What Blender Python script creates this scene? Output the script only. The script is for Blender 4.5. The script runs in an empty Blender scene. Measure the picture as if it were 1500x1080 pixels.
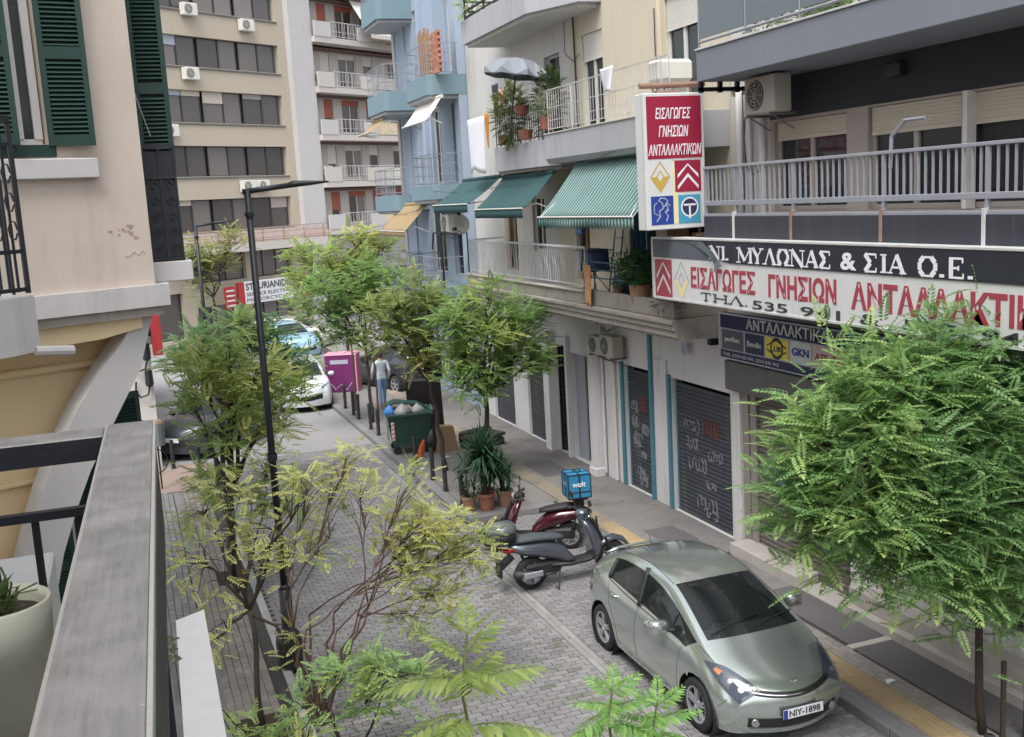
import bpy, math, random
import numpy as np
from mathutils import Vector, Matrix
from mathutils.bvhtree import BVHTree
R = math.radians
rnd = random.Random(7)
nprng = np.random.default_rng(11)
sc = bpy.context.scene
COL = sc.collection

# ---------------- camera, world, sun, exposure ----------------
cam_d = bpy.data.cameras.new('camera'); cam = bpy.data.objects.new('camera', cam_d); COL.objects.link(cam)
YAW, PIT, ROL = 0.346961, 0.159474, -0.056330
_f = Vector((math.sin(YAW)*math.cos(PIT), math.cos(YAW)*math.cos(PIT), -math.sin(PIT)))
_r = Vector((math.cos(YAW), -math.sin(YAW), 0)); _u = _r.cross(_f)
_r2 = _r*math.cos(ROL) + _u*math.sin(ROL); _u2 = -_r*math.sin(ROL) + _u*math.cos(ROL)
cam.matrix_world = Matrix(((_r2.x, _u2.x, -_f.x, 0), (_r2.y, _u2.y, -_f.y, 0), (_r2.z, _u2.z, -_f.z, 6.2), (0, 0, 0, 1)))
cam_d.sensor_width = 36; cam_d.lens = 36*1550/1500; cam_d.clip_start = .05; cam_d.clip_end = 600
cam_d.dof.use_dof = False
sc.camera = cam
w = bpy.data.worlds.new("World"); sc.world = w; w.use_nodes = True
nt = w.node_tree; nt.nodes.clear()
sky = nt.nodes.new('ShaderNodeTexSky'); sky.sky_type = 'NISHITA'; sky.sun_disc = False
sky.sun_elevation = R(60); sky.sun_rotation = R(215); sky.air_density = 1.0; sky.dust_density = 4.0; sky.ozone_density = 1.0
hs = nt.nodes.new('ShaderNodeHueSaturation'); hs.inputs['Saturation'].default_value = .3
bg = nt.nodes.new('ShaderNodeBackground'); bg.inputs['Strength'].default_value = .15
wo = nt.nodes.new('ShaderNodeOutputWorld')
nt.links.new(sky.outputs[0], hs.inputs['Color']); nt.links.new(hs.outputs[0], bg.inputs[0]); nt.links.new(bg.outputs[0], wo.inputs[0])
sun_d = bpy.data.lights.new('sun', 'SUN'); sun_d.energy = .9; sun_d.angle = R(30); sun_d.color = (1, .985, .965)
sun = bpy.data.objects.new('sun', sun_d); COL.objects.link(sun)
_sd = Vector((math.sin(R(215))*math.cos(R(60)), math.cos(R(215))*math.cos(R(60)), math.sin(R(60))))
sun.rotation_euler = _sd.to_track_quat('Z', 'Y').to_euler()
sc.view_settings.view_transform = 'Standard'; sc.view_settings.look = 'None'; sc.view_settings.gamma = 1
sc.view_settings.use_curve_mapping = False; sc.view_settings.exposure = 1.18
sc.render.engine = 'CYCLES'; sc.cycles.max_bounces = 6; sc.cycles.transparent_max_bounces = 12

# ---------------- materials ----------------
def srgb(r, g, b):
    f = lambda c: (c/255/12.92) if c/255 <= .04045 else ((c/255+.055)/1.055)**2.4
    return (f(r), f(g), f(b))
class NB:
    def __init__(s, name):
        s.m = bpy.data.materials.new(name); s.m.use_nodes = True; s.t = s.m.node_tree; s.t.nodes.clear()
        s.o = s.t.nodes.new('ShaderNodeOutputMaterial')
    def n(s, t, **k):
        x = s.t.nodes.new(t)
        for a, v in k.items():
            if a.startswith('i_'): x.inputs[a[2:].replace('_', ' ')].default_value = v
            else: setattr(x, a, v)
        return x
    def l(s, a, b): s.t.links.new(a, b)
    def math(s, op, a, b=None, clamp=False):
        x = s.n('ShaderNodeMath', operation=op); x.use_clamp = clamp
        for i, v in enumerate((a, b)):
            if v is None: continue
            if isinstance(v, (int, float)): x.inputs[i].default_value = v
            else: s.l(v, x.inputs[i])
        return x.outputs[0]
    def mix(s, f, a, b, mode='MIX'):
        x = s.n('ShaderNodeMix', data_type='RGBA', blend_type=mode)
        for i, v in ((0, f), (6, a), (7, b)):
            if isinstance(v, (int, float)): x.inputs[i].default_value = v
            elif isinstance(v, tuple): x.inputs[i].default_value = (*v[:3], 1)
            else: s.l(v, x.inputs[i])
        return x.outputs[2]
    def noise(s, scale, detail=4, vec=None, rough=.55, sc3=None):
        x = s.n('ShaderNodeTexNoise'); x.inputs['Scale'].default_value = scale; x.inputs['Detail'].default_value = detail; x.inputs['Roughness'].default_value = rough
        v = vec if vec is not None else s.pos()
        if sc3:
            mp = s.n('ShaderNodeMapping'); mp.inputs['Scale'].default_value = sc3; s.l(v, mp.inputs[0]); v = mp.outputs[0]
        s.l(v, x.inputs['Vector']); return x.outputs['Fac']
    def pos(s):
        if not hasattr(s, '_g'): s._g = s.n('ShaderNodeNewGeometry')
        return s._g.outputs['Position']
    def ramp(s, f, lo, hi):
        x = s.n('ShaderNodeMapRange'); x.inputs[1].default_value = lo; x.inputs[2].default_value = hi; s.l(f, x.inputs[0]); return x.outputs[0]
_M = {}
def mat(name, c, rough=.8, metal=0, var=.18, scale=3., bump=.15, bscale=60, streak=0, dirt=0, dirtc=(.06, .05, .045), isl=0, objr=0, spec=.5, coat=0, trans=0, sheen=0):
    if name in _M: return _M[name]
    b = NB(name); p = b.n('ShaderNodeBsdfPrincipled'); b.l(p.outputs[0], b.o.inputs[0])
    p.inputs['Roughness'].default_value = rough; p.inputs['Metallic'].default_value = metal
    p.inputs['Specular IOR Level'].default_value = spec; p.inputs['Coat Weight'].default_value = coat; p.inputs['Coat Roughness'].default_value = .06
    n1 = b.noise(scale, 5)
    k = b.math('MULTIPLY_ADD', n1, 2*var); b.t.nodes[-1].inputs[2].default_value = 1-var
    k2 = b.math('MULTIPLY_ADD', b.noise(scale*11, 3), var); b.t.nodes[-1].inputs[2].default_value = 1-var/2
    k = b.math('MULTIPLY', k, k2)
    if isl:
        b.pos(); r = b._g.outputs['Random Per Island']
        q = b.math('MULTIPLY_ADD', r, 2*isl); b.t.nodes[-1].inputs[2].default_value = 1-isl
        k = b.math('MULTIPLY', k, q)
    if objr:
        oi = b.n('ShaderNodeObjectInfo'); q = b.math('MULTIPLY_ADD', oi.outputs['Random'], 2*objr); b.t.nodes[-1].inputs[2].default_value = 1-objr
        k = b.math('MULTIPLY', k, q)
    cmb = b.n('ShaderNodeCombineColor')
    for i in range(3): b.l(k, cmb.inputs[i])
    col = b.mix(1., c, cmb.outputs[0], 'MULTIPLY')
    if streak:
        s1 = b.noise(1., 5, sc3=(7, 7, .5)); s1 = b.ramp(s1, .52, .75); s2 = b.ramp(b.noise(.7, 3), .35, .65)
        f = b.math('MULTIPLY', b.math('MULTIPLY', s1, s2), streak, True)
        col = b.mix(f, col, dirtc)
    if dirt:
        f = b.math('MULTIPLY', b.ramp(b.noise(scale*.8, 8, rough=.7), .5, .72), dirt, True)
        col = b.mix(f, col, dirtc)
    b.l(col, p.inputs['Base Color'])
    rr = b.math('MULTIPLY_ADD', n1, .2); b.t.nodes[-1].inputs[2].default_value = max(rough-.1, .02); b.l(rr, p.inputs['Roughness'])
    if bump:
        bn = b.n('ShaderNodeBump'); bn.inputs['Strength'].default_value = bump; bn.inputs['Distance'].default_value = .01
        b.l(b.noise(bscale, 4), bn.inputs['Height']); b.l(bn.outputs[0], p.inputs['Normal'])
    _M[name] = b.m; return b.m
def glass_mat(name, tint=(.02, .025, .03), rough=.05, alpha=.25, objr=0):
    if name in _M: return _M[name]
    b = NB(name); g = b.n('ShaderNodeBsdfPrincipled'); g.inputs['Base Color'].default_value = (*tint, 1); g.inputs['Roughness'].default_value = rough
    g.inputs['Specular IOR Level'].default_value = .8
    if objr:
        oi = b.n('ShaderNodeObjectInfo'); rr_ = b.math('POWER', oi.outputs['Random'], 2.0); b.l(b.mix(rr_, tuple(c*(1-objr*.5) for c in tint), tuple(c*(1+objr*1.6) for c in tint)), g.inputs['Base Color'])  # lighter and darker panes: uneven reflections put into the base colour
    bn = b.n('ShaderNodeBump'); bn.inputs['Strength'].default_value = .06; bn.inputs['Distance'].default_value = .05
    b.l(b.noise(1.3, 2), bn.inputs['Height']); b.l(bn.outputs[0], g.inputs['Normal'])
    t = b.n('ShaderNodeBsdfTransparent'); t.inputs[0].default_value = (.75, .8, .8, 1)
    m = b.n('ShaderNodeMixShader'); m.inputs[0].default_value = alpha; b.l(g.outputs[0], m.inputs[1]); b.l(t.outputs[0], m.inputs[2]); b.l(m.outputs[0], b.o.inputs[0])
    _M[name] = b.m; return b.m
def leaf_mat(name, c1, c2, c3=None, f3=0., transl=.5, sat=.88):
    """c1/c2: mix by leaf, c3: share of yellow or fresh growth by branch"""
    if name in _M: return _M[name]
    b = NB(name); b.pos(); r = b._g.outputs['Random Per Island']
    col = b.mix(r, c1, c2)
    at = b.n('ShaderNodeAttribute', attribute_name='tone')
    if c3: col = b.mix(b.math('MULTIPLY', b.ramp(at.outputs['Fac'], 1-f3, min(1.0, 1-f3+.25)), 1.0, True), col, c3)
    v = b.math('MULTIPLY_ADD', b.noise(1.7, 3), .5); b.t.nodes[-1].inputs[2].default_value = .75
    cm = b.n('ShaderNodeCombineColor'); [b.l(v, cm.inputs[i]) for i in range(3)]
    col = b.mix(1., col, cm.outputs[0], 'MULTIPLY')
    hsv = b.n('ShaderNodeHueSaturation'); hsv.inputs['Saturation'].default_value = sat; b.l(col, hsv.inputs['Color']); col = hsv.outputs[0]
    d = b.n('ShaderNodeBsdfPrincipled'); d.inputs['Roughness'].default_value = .5; d.inputs['Specular IOR Level'].default_value = .35; b.l(col, d.inputs['Base Color'])
    t = b.n('ShaderNodeBsdfTranslucent'); tc = b.mix(.18, col, (.35, .42, .06)); b.l(tc, t.inputs[0])
    m = b.n('ShaderNodeMixShader'); m.inputs[0].default_value = transl; b.l(d.outputs[0], m.inputs[1]); b.l(t.outputs[0], m.inputs[2]); b.l(m.outputs[0], b.o.inputs[0])
    _M[name] = b.m; return b.m
def stripe_mat(name, c1, c2, axis, period, duty=.5, streak=0, rough=.85, soft=.02):
    if name in _M: return _M[name]
    b = NB(name); p = b.n('ShaderNodeBsdfPrincipled'); p.inputs['Roughness'].default_value = rough; b.l(p.outputs[0], b.o.inputs[0])
    s = b.n('ShaderNodeSeparateXYZ'); b.l(b.pos(), s.inputs[0])
    q = b.math('FRACT', b.math('DIVIDE', s.outputs[axis], period)); f = b.math('LESS_THAN', q, duty)
    col = b.mix(f, c2, c1); v = b.math('MULTIPLY_ADD', b.noise(2., 4), .4); b.t.nodes[-1].inputs[2].default_value = .8
    cm = b.n('ShaderNodeCombineColor'); [b.l(v, cm.inputs[i]) for i in range(3)]
    b.l(b.mix(1., col, cm.outputs[0], 'MULTIPLY'), p.inputs['Base Color'])
    _M[name] = b.m; return b.m

# ---------------- mesh builder ----------------
class MB:
    def __init__(s): s.v = []; s.f = []; s.mi = []; s.cur = 0
    def add(s, vs, fs):
        o = len(s.v); s.v += [tuple(v) for v in vs]; s.f += [tuple(i+o for i in f) for f in fs]; s.mi += [s.cur]*len(fs); return s
    def box(s, x0, x1, y0, y1, z0, z1, bev=0):
        if bev:
            b = min(bev, abs(x1-x0)/2.1, abs(y1-y0)/2.1, abs(z1-z0)/2.1)
            vs = []
            for (z, i) in ((z0, b), (z0+b, 0), (z1-b, 0), (z1, b)):
                c = b*.6 if i == 0 else b
                for (x, y) in ((x0+c, y0+i), (x1-c, y0+i), (x1-i, y0+c), (x1-i, y1-c), (x1-c, y1-i), (x0+c, y1-i), (x0+i, y1-c), (x0+i, y0+c)): vs.append((x, y, z))
            fs = [tuple(range(7, -1, -1)), tuple(range(24, 32))]
            for k in range(3):
                for j in range(8): fs.append((k*8+j, k*8+(j+1) % 8, k*8+8+(j+1) % 8, k*8+8+j))
            return s.add(vs, fs)
        return s.add([(x0, y0, z0), (x1, y0, z0), (x1, y1, z0), (x0, y1, z0), (x0, y0, z1), (x1, y0, z1), (x1, y1, z1), (x0, y1, z1)],
                     [(3, 2, 1, 0), (4, 5, 6, 7), (0, 1, 5, 4), (1, 2, 6, 5), (2, 3, 7, 6), (3, 0, 4, 7)])
    def quad(s, a, b, c, d): return s.add([a, b, c, d], [(0, 1, 2, 3)])
    def prism(s, poly, axis, a, b):
        """poly of 2-D points in the two other axes (in x,y,z order), pushed along axis from a to b"""
        n = len(poly)
        def P(p, t): q = list(p); q.insert(axis, t); return tuple(q)
        vs = [P(p, a) for p in poly]+[P(p, b) for p in poly]
        fs = [tuple(range(n)), tuple(range(2*n-1, n-1, -1))]+[((i+1) % n, i, n+i, n+(i+1) % n) for i in range(n)]
        return s.add(vs, fs)
    def tube(s, pts, r, n=6, caps=True, flat=None):
        pts = [Vector(p) for p in pts]; m = len(pts); rs = r if isinstance(r, (list, tuple)) else [r]*m
        up = Vector((0, 0, 1)); vs = []; prev = None
        for i, p in enumerate(pts):
            t = (pts[min(i+1, m-1)]-pts[max(i-1, 0)])
            if t.length < 1e-9: t = Vector((0, 0, 1))
            t.normalize()
            if prev is None:
                a = up if abs(t.z) < .95 else Vector((1, 0, 0)); u = t.cross(a).normalized()
            else: u = (prev-t*prev.dot(t)).normalized()
            prev = u; v = t.cross(u)
            for k in range(n):
                an = 2*math.pi*k/n+(math.pi/4 if n == 4 else 0); vs.append(p+(u*math.cos(an)+v*math.sin(an))*rs[i])
        fs = []
        for i in range(m-1):
            for k in range(n): fs.append((i*n+k, i*n+(k+1) % n, (i+1)*n+(k+1) % n, (i+1)*n+k))
        if caps: fs += [tuple(range(n-1, -1, -1)), tuple((m-1)*n+k for k in range(n))]
        return s.add(vs, fs)
    def lathe(s, prof, c=(0, 0, 0), n=16, ax=2, cap=False):
        vs = []; fs = []
        for (r, z) in prof:
            for k in range(n):
                a = 2*math.pi*k/n; p = [r*math.cos(a), r*math.sin(a)]; p.insert(ax, z); vs.append((p[0]+c[0], p[1]+c[1], p[2]+c[2]))
        for i in range(len(prof)-1):
            for k in range(n): fs.append((i*n+k, i*n+(k+1) % n, (i+1)*n+(k+1) % n, (i+1)*n+k))
        if cap: fs += [tuple(range(n-1, -1, -1)), tuple((len(prof)-1)*n+k for k in range(n))]
        return s.add(vs, fs)
    def loft(s, rings, cap=True):
        n = len(rings[0]); vs = [p for r in rings for p in r]; fs = []
        for i in range(len(rings)-1):
            for k in range(n): fs.append((i*n+k, i*n+(k+1) % n, (i+1)*n+(k+1) % n, (i+1)*n+k))
        if cap: fs += [tuple(range(n-1, -1, -1)), tuple((len(rings)-1)*n+k for k in range(n))]
        return s.add(vs, fs)
    def grid(s, fn, nu, nv, double=0):
        vs = [fn(i/nu, j/nv) for i in range(nu+1) for j in range(nv+1)]
        return s.add(vs, [(i*(nv+1)+j, (i+1)*(nv+1)+j, (i+1)*(nv+1)+j+1, i*(nv+1)+j+1) for i in range(nu) for j in range(nv)])
    def mesh(s, name, m, smooth=False, off=(0, 0, 0), rotz=0, ms=None):
        me = bpy.data.meshes.new(name); v = s.v
        if any(off) or rotz:
            c, q = math.cos(-rotz), math.sin(-rotz)
            v = [((x-off[0])*c-(y-off[1])*q, (x-off[0])*q+(y-off[1])*c, z-off[2]) for x, y, z in v]
        me.from_pydata(v, [], s.f)
        for k in (ms or [m]): me.materials.append(k)
        if ms: me.polygons.foreach_set('material_index', s.mi)
        me.polygons.foreach_set('use_smooth', [smooth]*len(s.f)); me.update()
        return me
ROOT = {}
def link(name, me, parent=None):
    o = bpy.data.objects.new(name, me); COL.objects.link(o)
    if parent: o.parent = parent
    return o
def root_of(p):
    while p.parent: p = p.parent
    return p
def obj(name, mb, m, parent=None, smooth=False, local=False, kind=None, label=None, ms=None, solid=0):
    """mb holds WORLD coordinates unless local: they are moved into the thing's own frame"""
    off = (0, 0, 0); rz = 0
    if parent and not local:
        r = root_of(parent); off = tuple(r.location); rz = r.rotation_euler.z
    o = link(name, mb.mesh(name, m, smooth, off, rz, ms), parent)
    if kind: o['kind'] = kind
    if label: o['label'] = label
    if solid:
        md = o.modifiers.new('thickness', 'SOLIDIFY'); md.thickness = solid; md.offset = 0
    return o
def inst(name, me, parent, loc=(0, 0, 0), rot=(0, 0, 0), scale=(1, 1, 1)):
    """a repeated piece sharing mesh data; loc in the thing's own frame"""
    o = link(name, me, parent); o.location = loc; o.rotation_euler = rot; o.scale = scale; return o
def thing(name, label, cat, loc=(0, 0, 0), rz=0, group=None):
    o = bpy.data.objects.new(name, None); COL.objects.link(o); o.location = loc; o.rotation_euler = (0, 0, rz); o.empty_display_size = .1
    return tag(o, label, cat, group)
def tag(o, label, cat, group=None):
    o['label'] = label; o['category'] = cat
    if group: o['group'] = group
    return o
def single(name, label, cat, mb, m, loc=(0, 0, 0), smooth=False, group=None, rz=0, ms=None, solid=0):
    o = link(name, mb.mesh(name, m, smooth, loc, rz, ms)); o.location = loc; o.rotation_euler = (0, 0, rz)
    if solid:
        md = o.modifiers.new('thickness', 'SOLIDIFY'); md.thickness = solid; md.offset = 0
    return tag(o, label, cat, group)
def dup(root, loc=None, rz=None, label=None, group=None):
    r = root.copy(); COL.objects.link(r)
    if loc is not None: r.location = loc
    if rz is not None: r.rotation_euler = (0, 0, rz)
    if label: r['label'] = label
    if group: r['group'] = group
    for ch in list(root.children):
        c = ch.copy(); COL.objects.link(c); c.parent = r
        for g in list(ch.children):
            d = g.copy(); COL.objects.link(d); d.parent = c
    return r
def structure(name, mb, m, parent=None, smooth=False):
    o = link(name, mb.mesh(name, m, smooth), parent); o['kind'] = 'structure'; return o

# ---------------- lettering ----------------
def text_polys(s, size, bold=0, sx=1, shear=0, ext=.004, width=None):
    cu = bpy.data.curves.new('t', 'FONT'); cu.body = s; cu.size = size; cu.offset = bold; cu.shear = shear; cu.extrude = ext; cu.resolution_u = 3
    o = bpy.data.objects.new('t', cu); COL.objects.link(o); bpy.context.view_layer.update()
    me = bpy.data.meshes.new_from_object(o.evaluated_get(bpy.context.evaluated_depsgraph_get()))
    v = np.array([tuple(a.co) for a in me.vertices]) if len(me.vertices) else np.zeros((0, 3))
    f = [tuple(p.vertices) for p in me.polygons]
    bpy.data.objects.remove(o); bpy.data.curves.remove(cu); bpy.data.meshes.remove(me)
    if len(v):
        v[:, 0] -= v[:, 0].min(); v[:, 1] -= v[:, 1].min()
        if width: v[:, 0] *= width[0]/v[:, 0].max(); 
        if width and width[1]: v[:, 1] *= width[1]/v[:, 1].max()
        v[:, 0] *= sx
    return v, f
TXT = {}
def T(key, s, w_, h_, bold=0, shear=0, ext=.003): TXT[key] = text_polys(s, .3, bold, 1, shear, ext, (w_, h_))
def put_text(mb, key, x, y, z):
    """front faces -y"""
    v, f = TXT[key]
    mb.add([(x+a, y-c, z+b) for a, b, c in v], f)
T('a1', 'ΕΙΣΑΓΩΓΕΣ', 1.76, .33, .009); T('a2', 'ΓΝΗΣΙΩΝ', 1.46, .33, .0105); T('a3', 'ΑΝΤΑΛΛΑΚΤΙΚΩΝ', 3.35, .34, .01)
T('n1', '535', .83, .125, .004); T('n2', '941', .81, .125, .004); T('n3', '&', .36, .13, .004); T('n4', '535', .83, .125, .004); T('n5', '942', .8, .125, .004); T('amp', '&', .29, .21, .008)
T('v1', 'ΕΙΣΑΓΩΓΕΣ', .62, .17, .004, .25); T('v2', 'ΓΝΗΣΙΩΝ', .52, .17, .004, .25); T('v3', 'ΑΝΤΑΛΛΑΚΤΙΚΩΝ', .93, .17, .004, .25)
T('b1', 'ΑΝΤΑΛΛΑΚΤΙΚΑ', 2.1, .17, .004); T('b2', 'ΑΥΤΟΚΙΝΗΤΩΝ', 2.0, .17, .004)
T('l1', 'purflux', .44, .1, .006); T('l2', 'Bendix', .4, .09, .004); T('l3', 'LUK', .3, .09, .004); T('l4', 'GKN', .42, .12, .01); T('l5', 'ATE', .3, .1, .004); T('l6', 'VALEO', .4, .09, .004); T('bt', 'ΤΗΛ. 2310 535 941, 2310 535 942', 1.6, .06, 0)
T('pl', 'NIY-1898', .40, .075, .004); T('s1', 'STAURIANIDIS', 3.0, .34, .006); T('s2', 'SERVICE ELECTRIC', 2.9, .17, 0); T('s3', 'MOTORCYCLES', 2.9, .17, 0); T('wo', 'wolt', .24, .1, .005)
T('g1', 'ACME', .8, .4, 0, .3); T('g2', 'SOL', .7, .3, 0, .3)
def stroke_text(mb, s, x, z, w_, h_, y, thick=.062, thin=.024, dep=.004):
    """slab-serif capitals drawn as strokes; w_ is the pitch of a normal letter"""
    A = {'Μ': (1.25, [((0, 0), (0, 1), 0), ((1, 0), (1, 1), 1), ((0, 1), (.5, .15), 1), ((.5, .15), (1, 1), 0)], [(0, 0), (1, 0), (0, 1), (1, 1)]),
         'Υ': (1.05, [((.5, 0), (.5, .5), 1), ((.5, .45), (.05, 1), 1), ((.5, .45), (.95, 1), 0)], [(.5, 0), (.05, 1), (.95, 1)]),
         'Λ': (1.05, [((.05, 0), (.5, 1), 0), ((.5, 1), (.95, 0), 1)], [(.05, 0), (.95, 0)]),
         'Α': (1.05, [((.05, 0), (.5, 1), 0), ((.5, 1), (.95, 0), 1), ((.2, .33), (.8, .33), 0)], [(.05, 0), (.95, 0)]),
         'Ω': (1.15, [((.1, .35), (.1, .7), 1), ((.9, .35), (.9, .7), 1), ((.1, .7), (.3, .97), 1), ((.3, .97), (.7, .97), 0), ((.7, .97), (.9, .7), 1), ((.1, .35), (.35, .05), 1), ((.9, .35), (.65, .05), 1), ((.0, .05), (.36, .05), 0), ((.64, .05), (1, .05), 0)], []),
         'Ν': (1.1, [((.05, 0), (.05, 1), 0), ((.95, 0), (.95, 1), 0), ((.05, 1), (.95, 0), 1)], [(.05, 0), (.05, 1), (.95, 1)]),
         'Σ': (.95, [((.05, .97), (.9, .97), 0), ((.05, .97), (.5, .5), 1), ((.5, .5), (.05, .03), 1), ((.05, .03), (.95, .03), 0), ((.93, .75), (.93, 1), 0), ((.95, 0), (.95, .25), 0)], []),
         'Ι': (.55, [((.5, 0), (.5, 1), 1)], [(.5, 0), (.5, 1)]),
         'Ο': (1.15, [((.08, .3), (.08, .7), 1), ((.92, .3), (.92, .7), 1), ((.08, .7), (.3, .97), 1), ((.3, .97), (.7, .97), 0), ((.7, .97), (.92, .7), 1), ((.08, .3), (.3, .03), 1), ((.3, .03), (.7, .03), 0), ((.7, .03), (.92, .3), 1)], []),
         'Ε': (.95, [((.12, 0), (.12, 1), 1), ((.0, .97), (.85, .97), 0), ((0, .03), (.9, .03), 0), ((.12, .5), (.6, .5), 0), ((.85, .75), (.85, 1), 0), ((.9, 0), (.9, .25), 0), ((.6, .38), (.6, .62), 0)], []),
         'Τ': (1., [((.5, 0), (.5, 1), 1), ((.05, .97), (.95, .97), 0), ((.05, .75), (.05, 1), 0), ((.95, .75), (.95, 1), 0)], [(.5, 0)]),
         'Η': (1.15, [((.1, 0), (.1, 1), 1), ((.9, 0), (.9, 1), 1), ((.1, .5), (.9, .5), 0)], [(.1, 0), (.9, 0), (.1, 1), (.9, 1)]),
         '.': (.45, [((.3, .0), (.3, .16), 2)], []), ' ': (.55, [], [])}
    for i, ch in enumerate(s):
        adv, st, se = A[ch]; lw = w_*(adv-.17)
        if ch == 'Ι': lw = w_*.5
        for k, (a, b, t) in enumerate(st):
            ax, az = x+a[0]*lw, z+a[1]*h_; bx, bz = x+b[0]*lw, z+b[1]*h_; tt = (thin, thick, thick*1.2)[t]/2
            d = Vector((bx-ax, bz-az)); L = d.length; d /= L; n = Vector((-d.y, d.x))*tt; yo = y-dep-.0006*k
            mb.quad((ax-n.x, yo, az-n.y), (bx-n.x, yo, bz-n.y), (bx+n.x, yo, bz+n.y), (ax+n.x, yo, az+n.y))
        for k, (a, b) in enumerate(se):
            cx, cz = x+a*lw, z+b*h_; zz = cz if b == 0 else cz-.016
            mb.quad((cx-.055, y-dep-.006-.0004*k, zz), (cx+.055, y-dep-.006-.0004*k, zz), (cx+.055, y-dep-.006-.0004*k, zz+.018), (cx-.055, y-dep-.006-.0004*k, zz+.018))
        x += w_*adv
    return x
# ---------------- palette ----------------
M = {}
M['paver'] = mat('paver_stone', srgb(136, 134, 135), .85, var=.14, scale=.8, isl=.15, objr=.15, dirt=.6, dirtc=(.14, .135, .13), bump=.3, bscale=90)
M['moss'] = mat('mossy_paver', srgb(134, 133, 128), .9, var=.2, scale=1.5, isl=.22, objr=.22, dirt=.8, dirtc=(.07, .08, .045), bump=.3, bscale=90)
M['joint'] = mat('paver_joint', srgb(66, 65, 62), .95, var=.3, scale=4)
M['roadfar'] = mat('road_far', srgb(140, 138, 140), .9, var=.12, scale=.5, dirt=.4, dirtc=(.2, .19, .18))
M['walk'] = mat('sidewalk_concrete', srgb(124, 120, 118), .9, var=.22, scale=1.1, dirt=.9, dirtc=(.1, .095, .085))
M['tilewalk'] = mat('sidewalk_tile', srgb(140, 134, 128), .9, var=.12, scale=1.2, isl=.1, objr=.1, dirt=.4, dirtc=(.13, .12, .11))
M['tact'] = mat('tactile_tile', srgb(166, 146, 112), .85, var=.15, scale=1.3, isl=.1, objr=.1, dirt=.75, dirtc=(.2, .17, .12))
M['kerb'] = mat('kerb_stone', srgb(124, 123, 125), .85, var=.15, scale=2, isl=.1, objr=.08, dirt=.4, dirtc=(.12, .12, .11))
M['gutter'] = mat('gutter_stone', srgb(140, 139, 136), .85, var=.12, scale=2, isl=.12, objr=.12, dirt=.5, dirtc=(.16, .16, .12))
M['asph'] = mat('asphalt_patch', srgb(98, 95, 97), .95, var=.15, scale=1.5, bump=.6, bscale=180)
M['brown'] = mat('brown_paver', srgb(136, 130, 124), .9, var=.16, scale=1.2, isl=.15, objr=.15, dirt=.5, dirtc=(.11, .1, .085))
M['cream'] = mat('cream_plaster', srgb(196, 188, 168), .9, var=.05, scale=.8, streak=.6, dirtc=(.34, .3, .24), bump=.1)
M['creamsh'] = mat('pale_plaster', srgb(196, 194, 190), .9, var=.09, scale=.8, streak=.7, dirtc=(.3, .29, .27), bump=.1)
M['white_pl'] = mat('white_plaster', srgb(206, 204, 204), .9, var=.08, scale=1.1, streak=.5, dirtc=(.26, .25, .24))
M['slab'] = mat('balcony_slab', srgb(166, 167, 171), .9, var=.1, scale=1.3, streak=.8, dirtc=(.24, .24, .25))
M['oldslab'] = mat('weathered_slab', srgb(150, 143, 136), .95, var=.2, scale=2.2, streak=.8, dirt=.7, dirtc=(.13, .12, .11), bump=.5, bscale=40)
M['greyb'] = mat('blue_grey_plaster', srgb(120, 125, 134), .85, var=.07, scale=.8, streak=.4, dirtc=(.13, .14, .16))
M['navy'] = mat('dark_navy_plaster', srgb(48, 50, 57), .85, var=.1, scale=1)
M['bluep'] = mat('light_blue_plaster', srgb(152, 165, 182), .9, var=.06, scale=.9, streak=.35, dirtc=(.25, .3, .37))
M['blueb'] = mat('aqua_balcony_plaster', srgb(114, 138, 148), .9, var=.06, scale=.9, streak=.35, dirtc=(.22, .3, .35))
M['bluetrim'] = mat('turquoise_trim', srgb(74, 124, 140), .7, var=.1, scale=4, streak=.3, dirtc=(.1, .2, .24))
M['officep'] = mat('office_plaster', srgb(174, 164, 148), .9, var=.06, scale=.25, streak=.6, dirtc=(.36, .31, .24))
M['officew'] = mat('white_concrete', srgb(180, 178, 177), .9, var=.07, scale=.3, streak=.4, dirtc=(.36, .35, .35))
M['aptw'] = mat('apartment_white', srgb(184, 178, 172), .9, var=.06, scale=.3, streak=.5, dirtc=(.4, .36, .33))
M['pinkp'] = mat('pink_beige_plaster', srgb(198, 186, 175), .9, var=.07, scale=1.2, streak=.4, dirt=.3, dirtc=(.36, .29, .25), bump=.08)
M['band'] = mat('grey_white_band', srgb(190, 188, 187), .9, var=.1, scale=2, streak=.7, dirtc=(.28, .27, .27))
M['ochre'] = mat('ochre_plaster', srgb(230, 208, 168), .9, var=.07, scale=1.2, dirt=.2, dirtc=(.4, .28, .14))
M['shgreen'] = mat('green_shutter_paint', srgb(16, 52, 44), .5, var=.15, scale=5)
M['iron'] = mat('black_iron', srgb(28, 32, 40), .5, var=.15, scale=6)
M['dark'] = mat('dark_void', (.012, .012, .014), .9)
M['black'] = mat('black_plastic', (.018, .018, .02), .55, var=.1)
M['rubber'] = mat('tyre_rubber', (.02, .02, .021), .8, var=.15, scale=8)
M['frame'] = mat('white_frame', srgb(205, 203, 200), .55, var=.05)
M['beigeframe'] = mat('beige_aluminium', srgb(160, 152, 146), .5, var=.07, scale=3)
M['roller'] = mat('cream_roller', srgb(190, 182, 168), .6, var=.06, scale=3)
M['whiteroller'] = mat('white_roller', srgb(206, 202, 196), .6, var=.05, scale=3)
M['shut'] = mat('dark_roller_shutter', srgb(60, 64, 72), .5, .0, var=.3, scale=1.0, objr=.12, streak=.8, dirtc=(.16, .15, .14))
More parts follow.
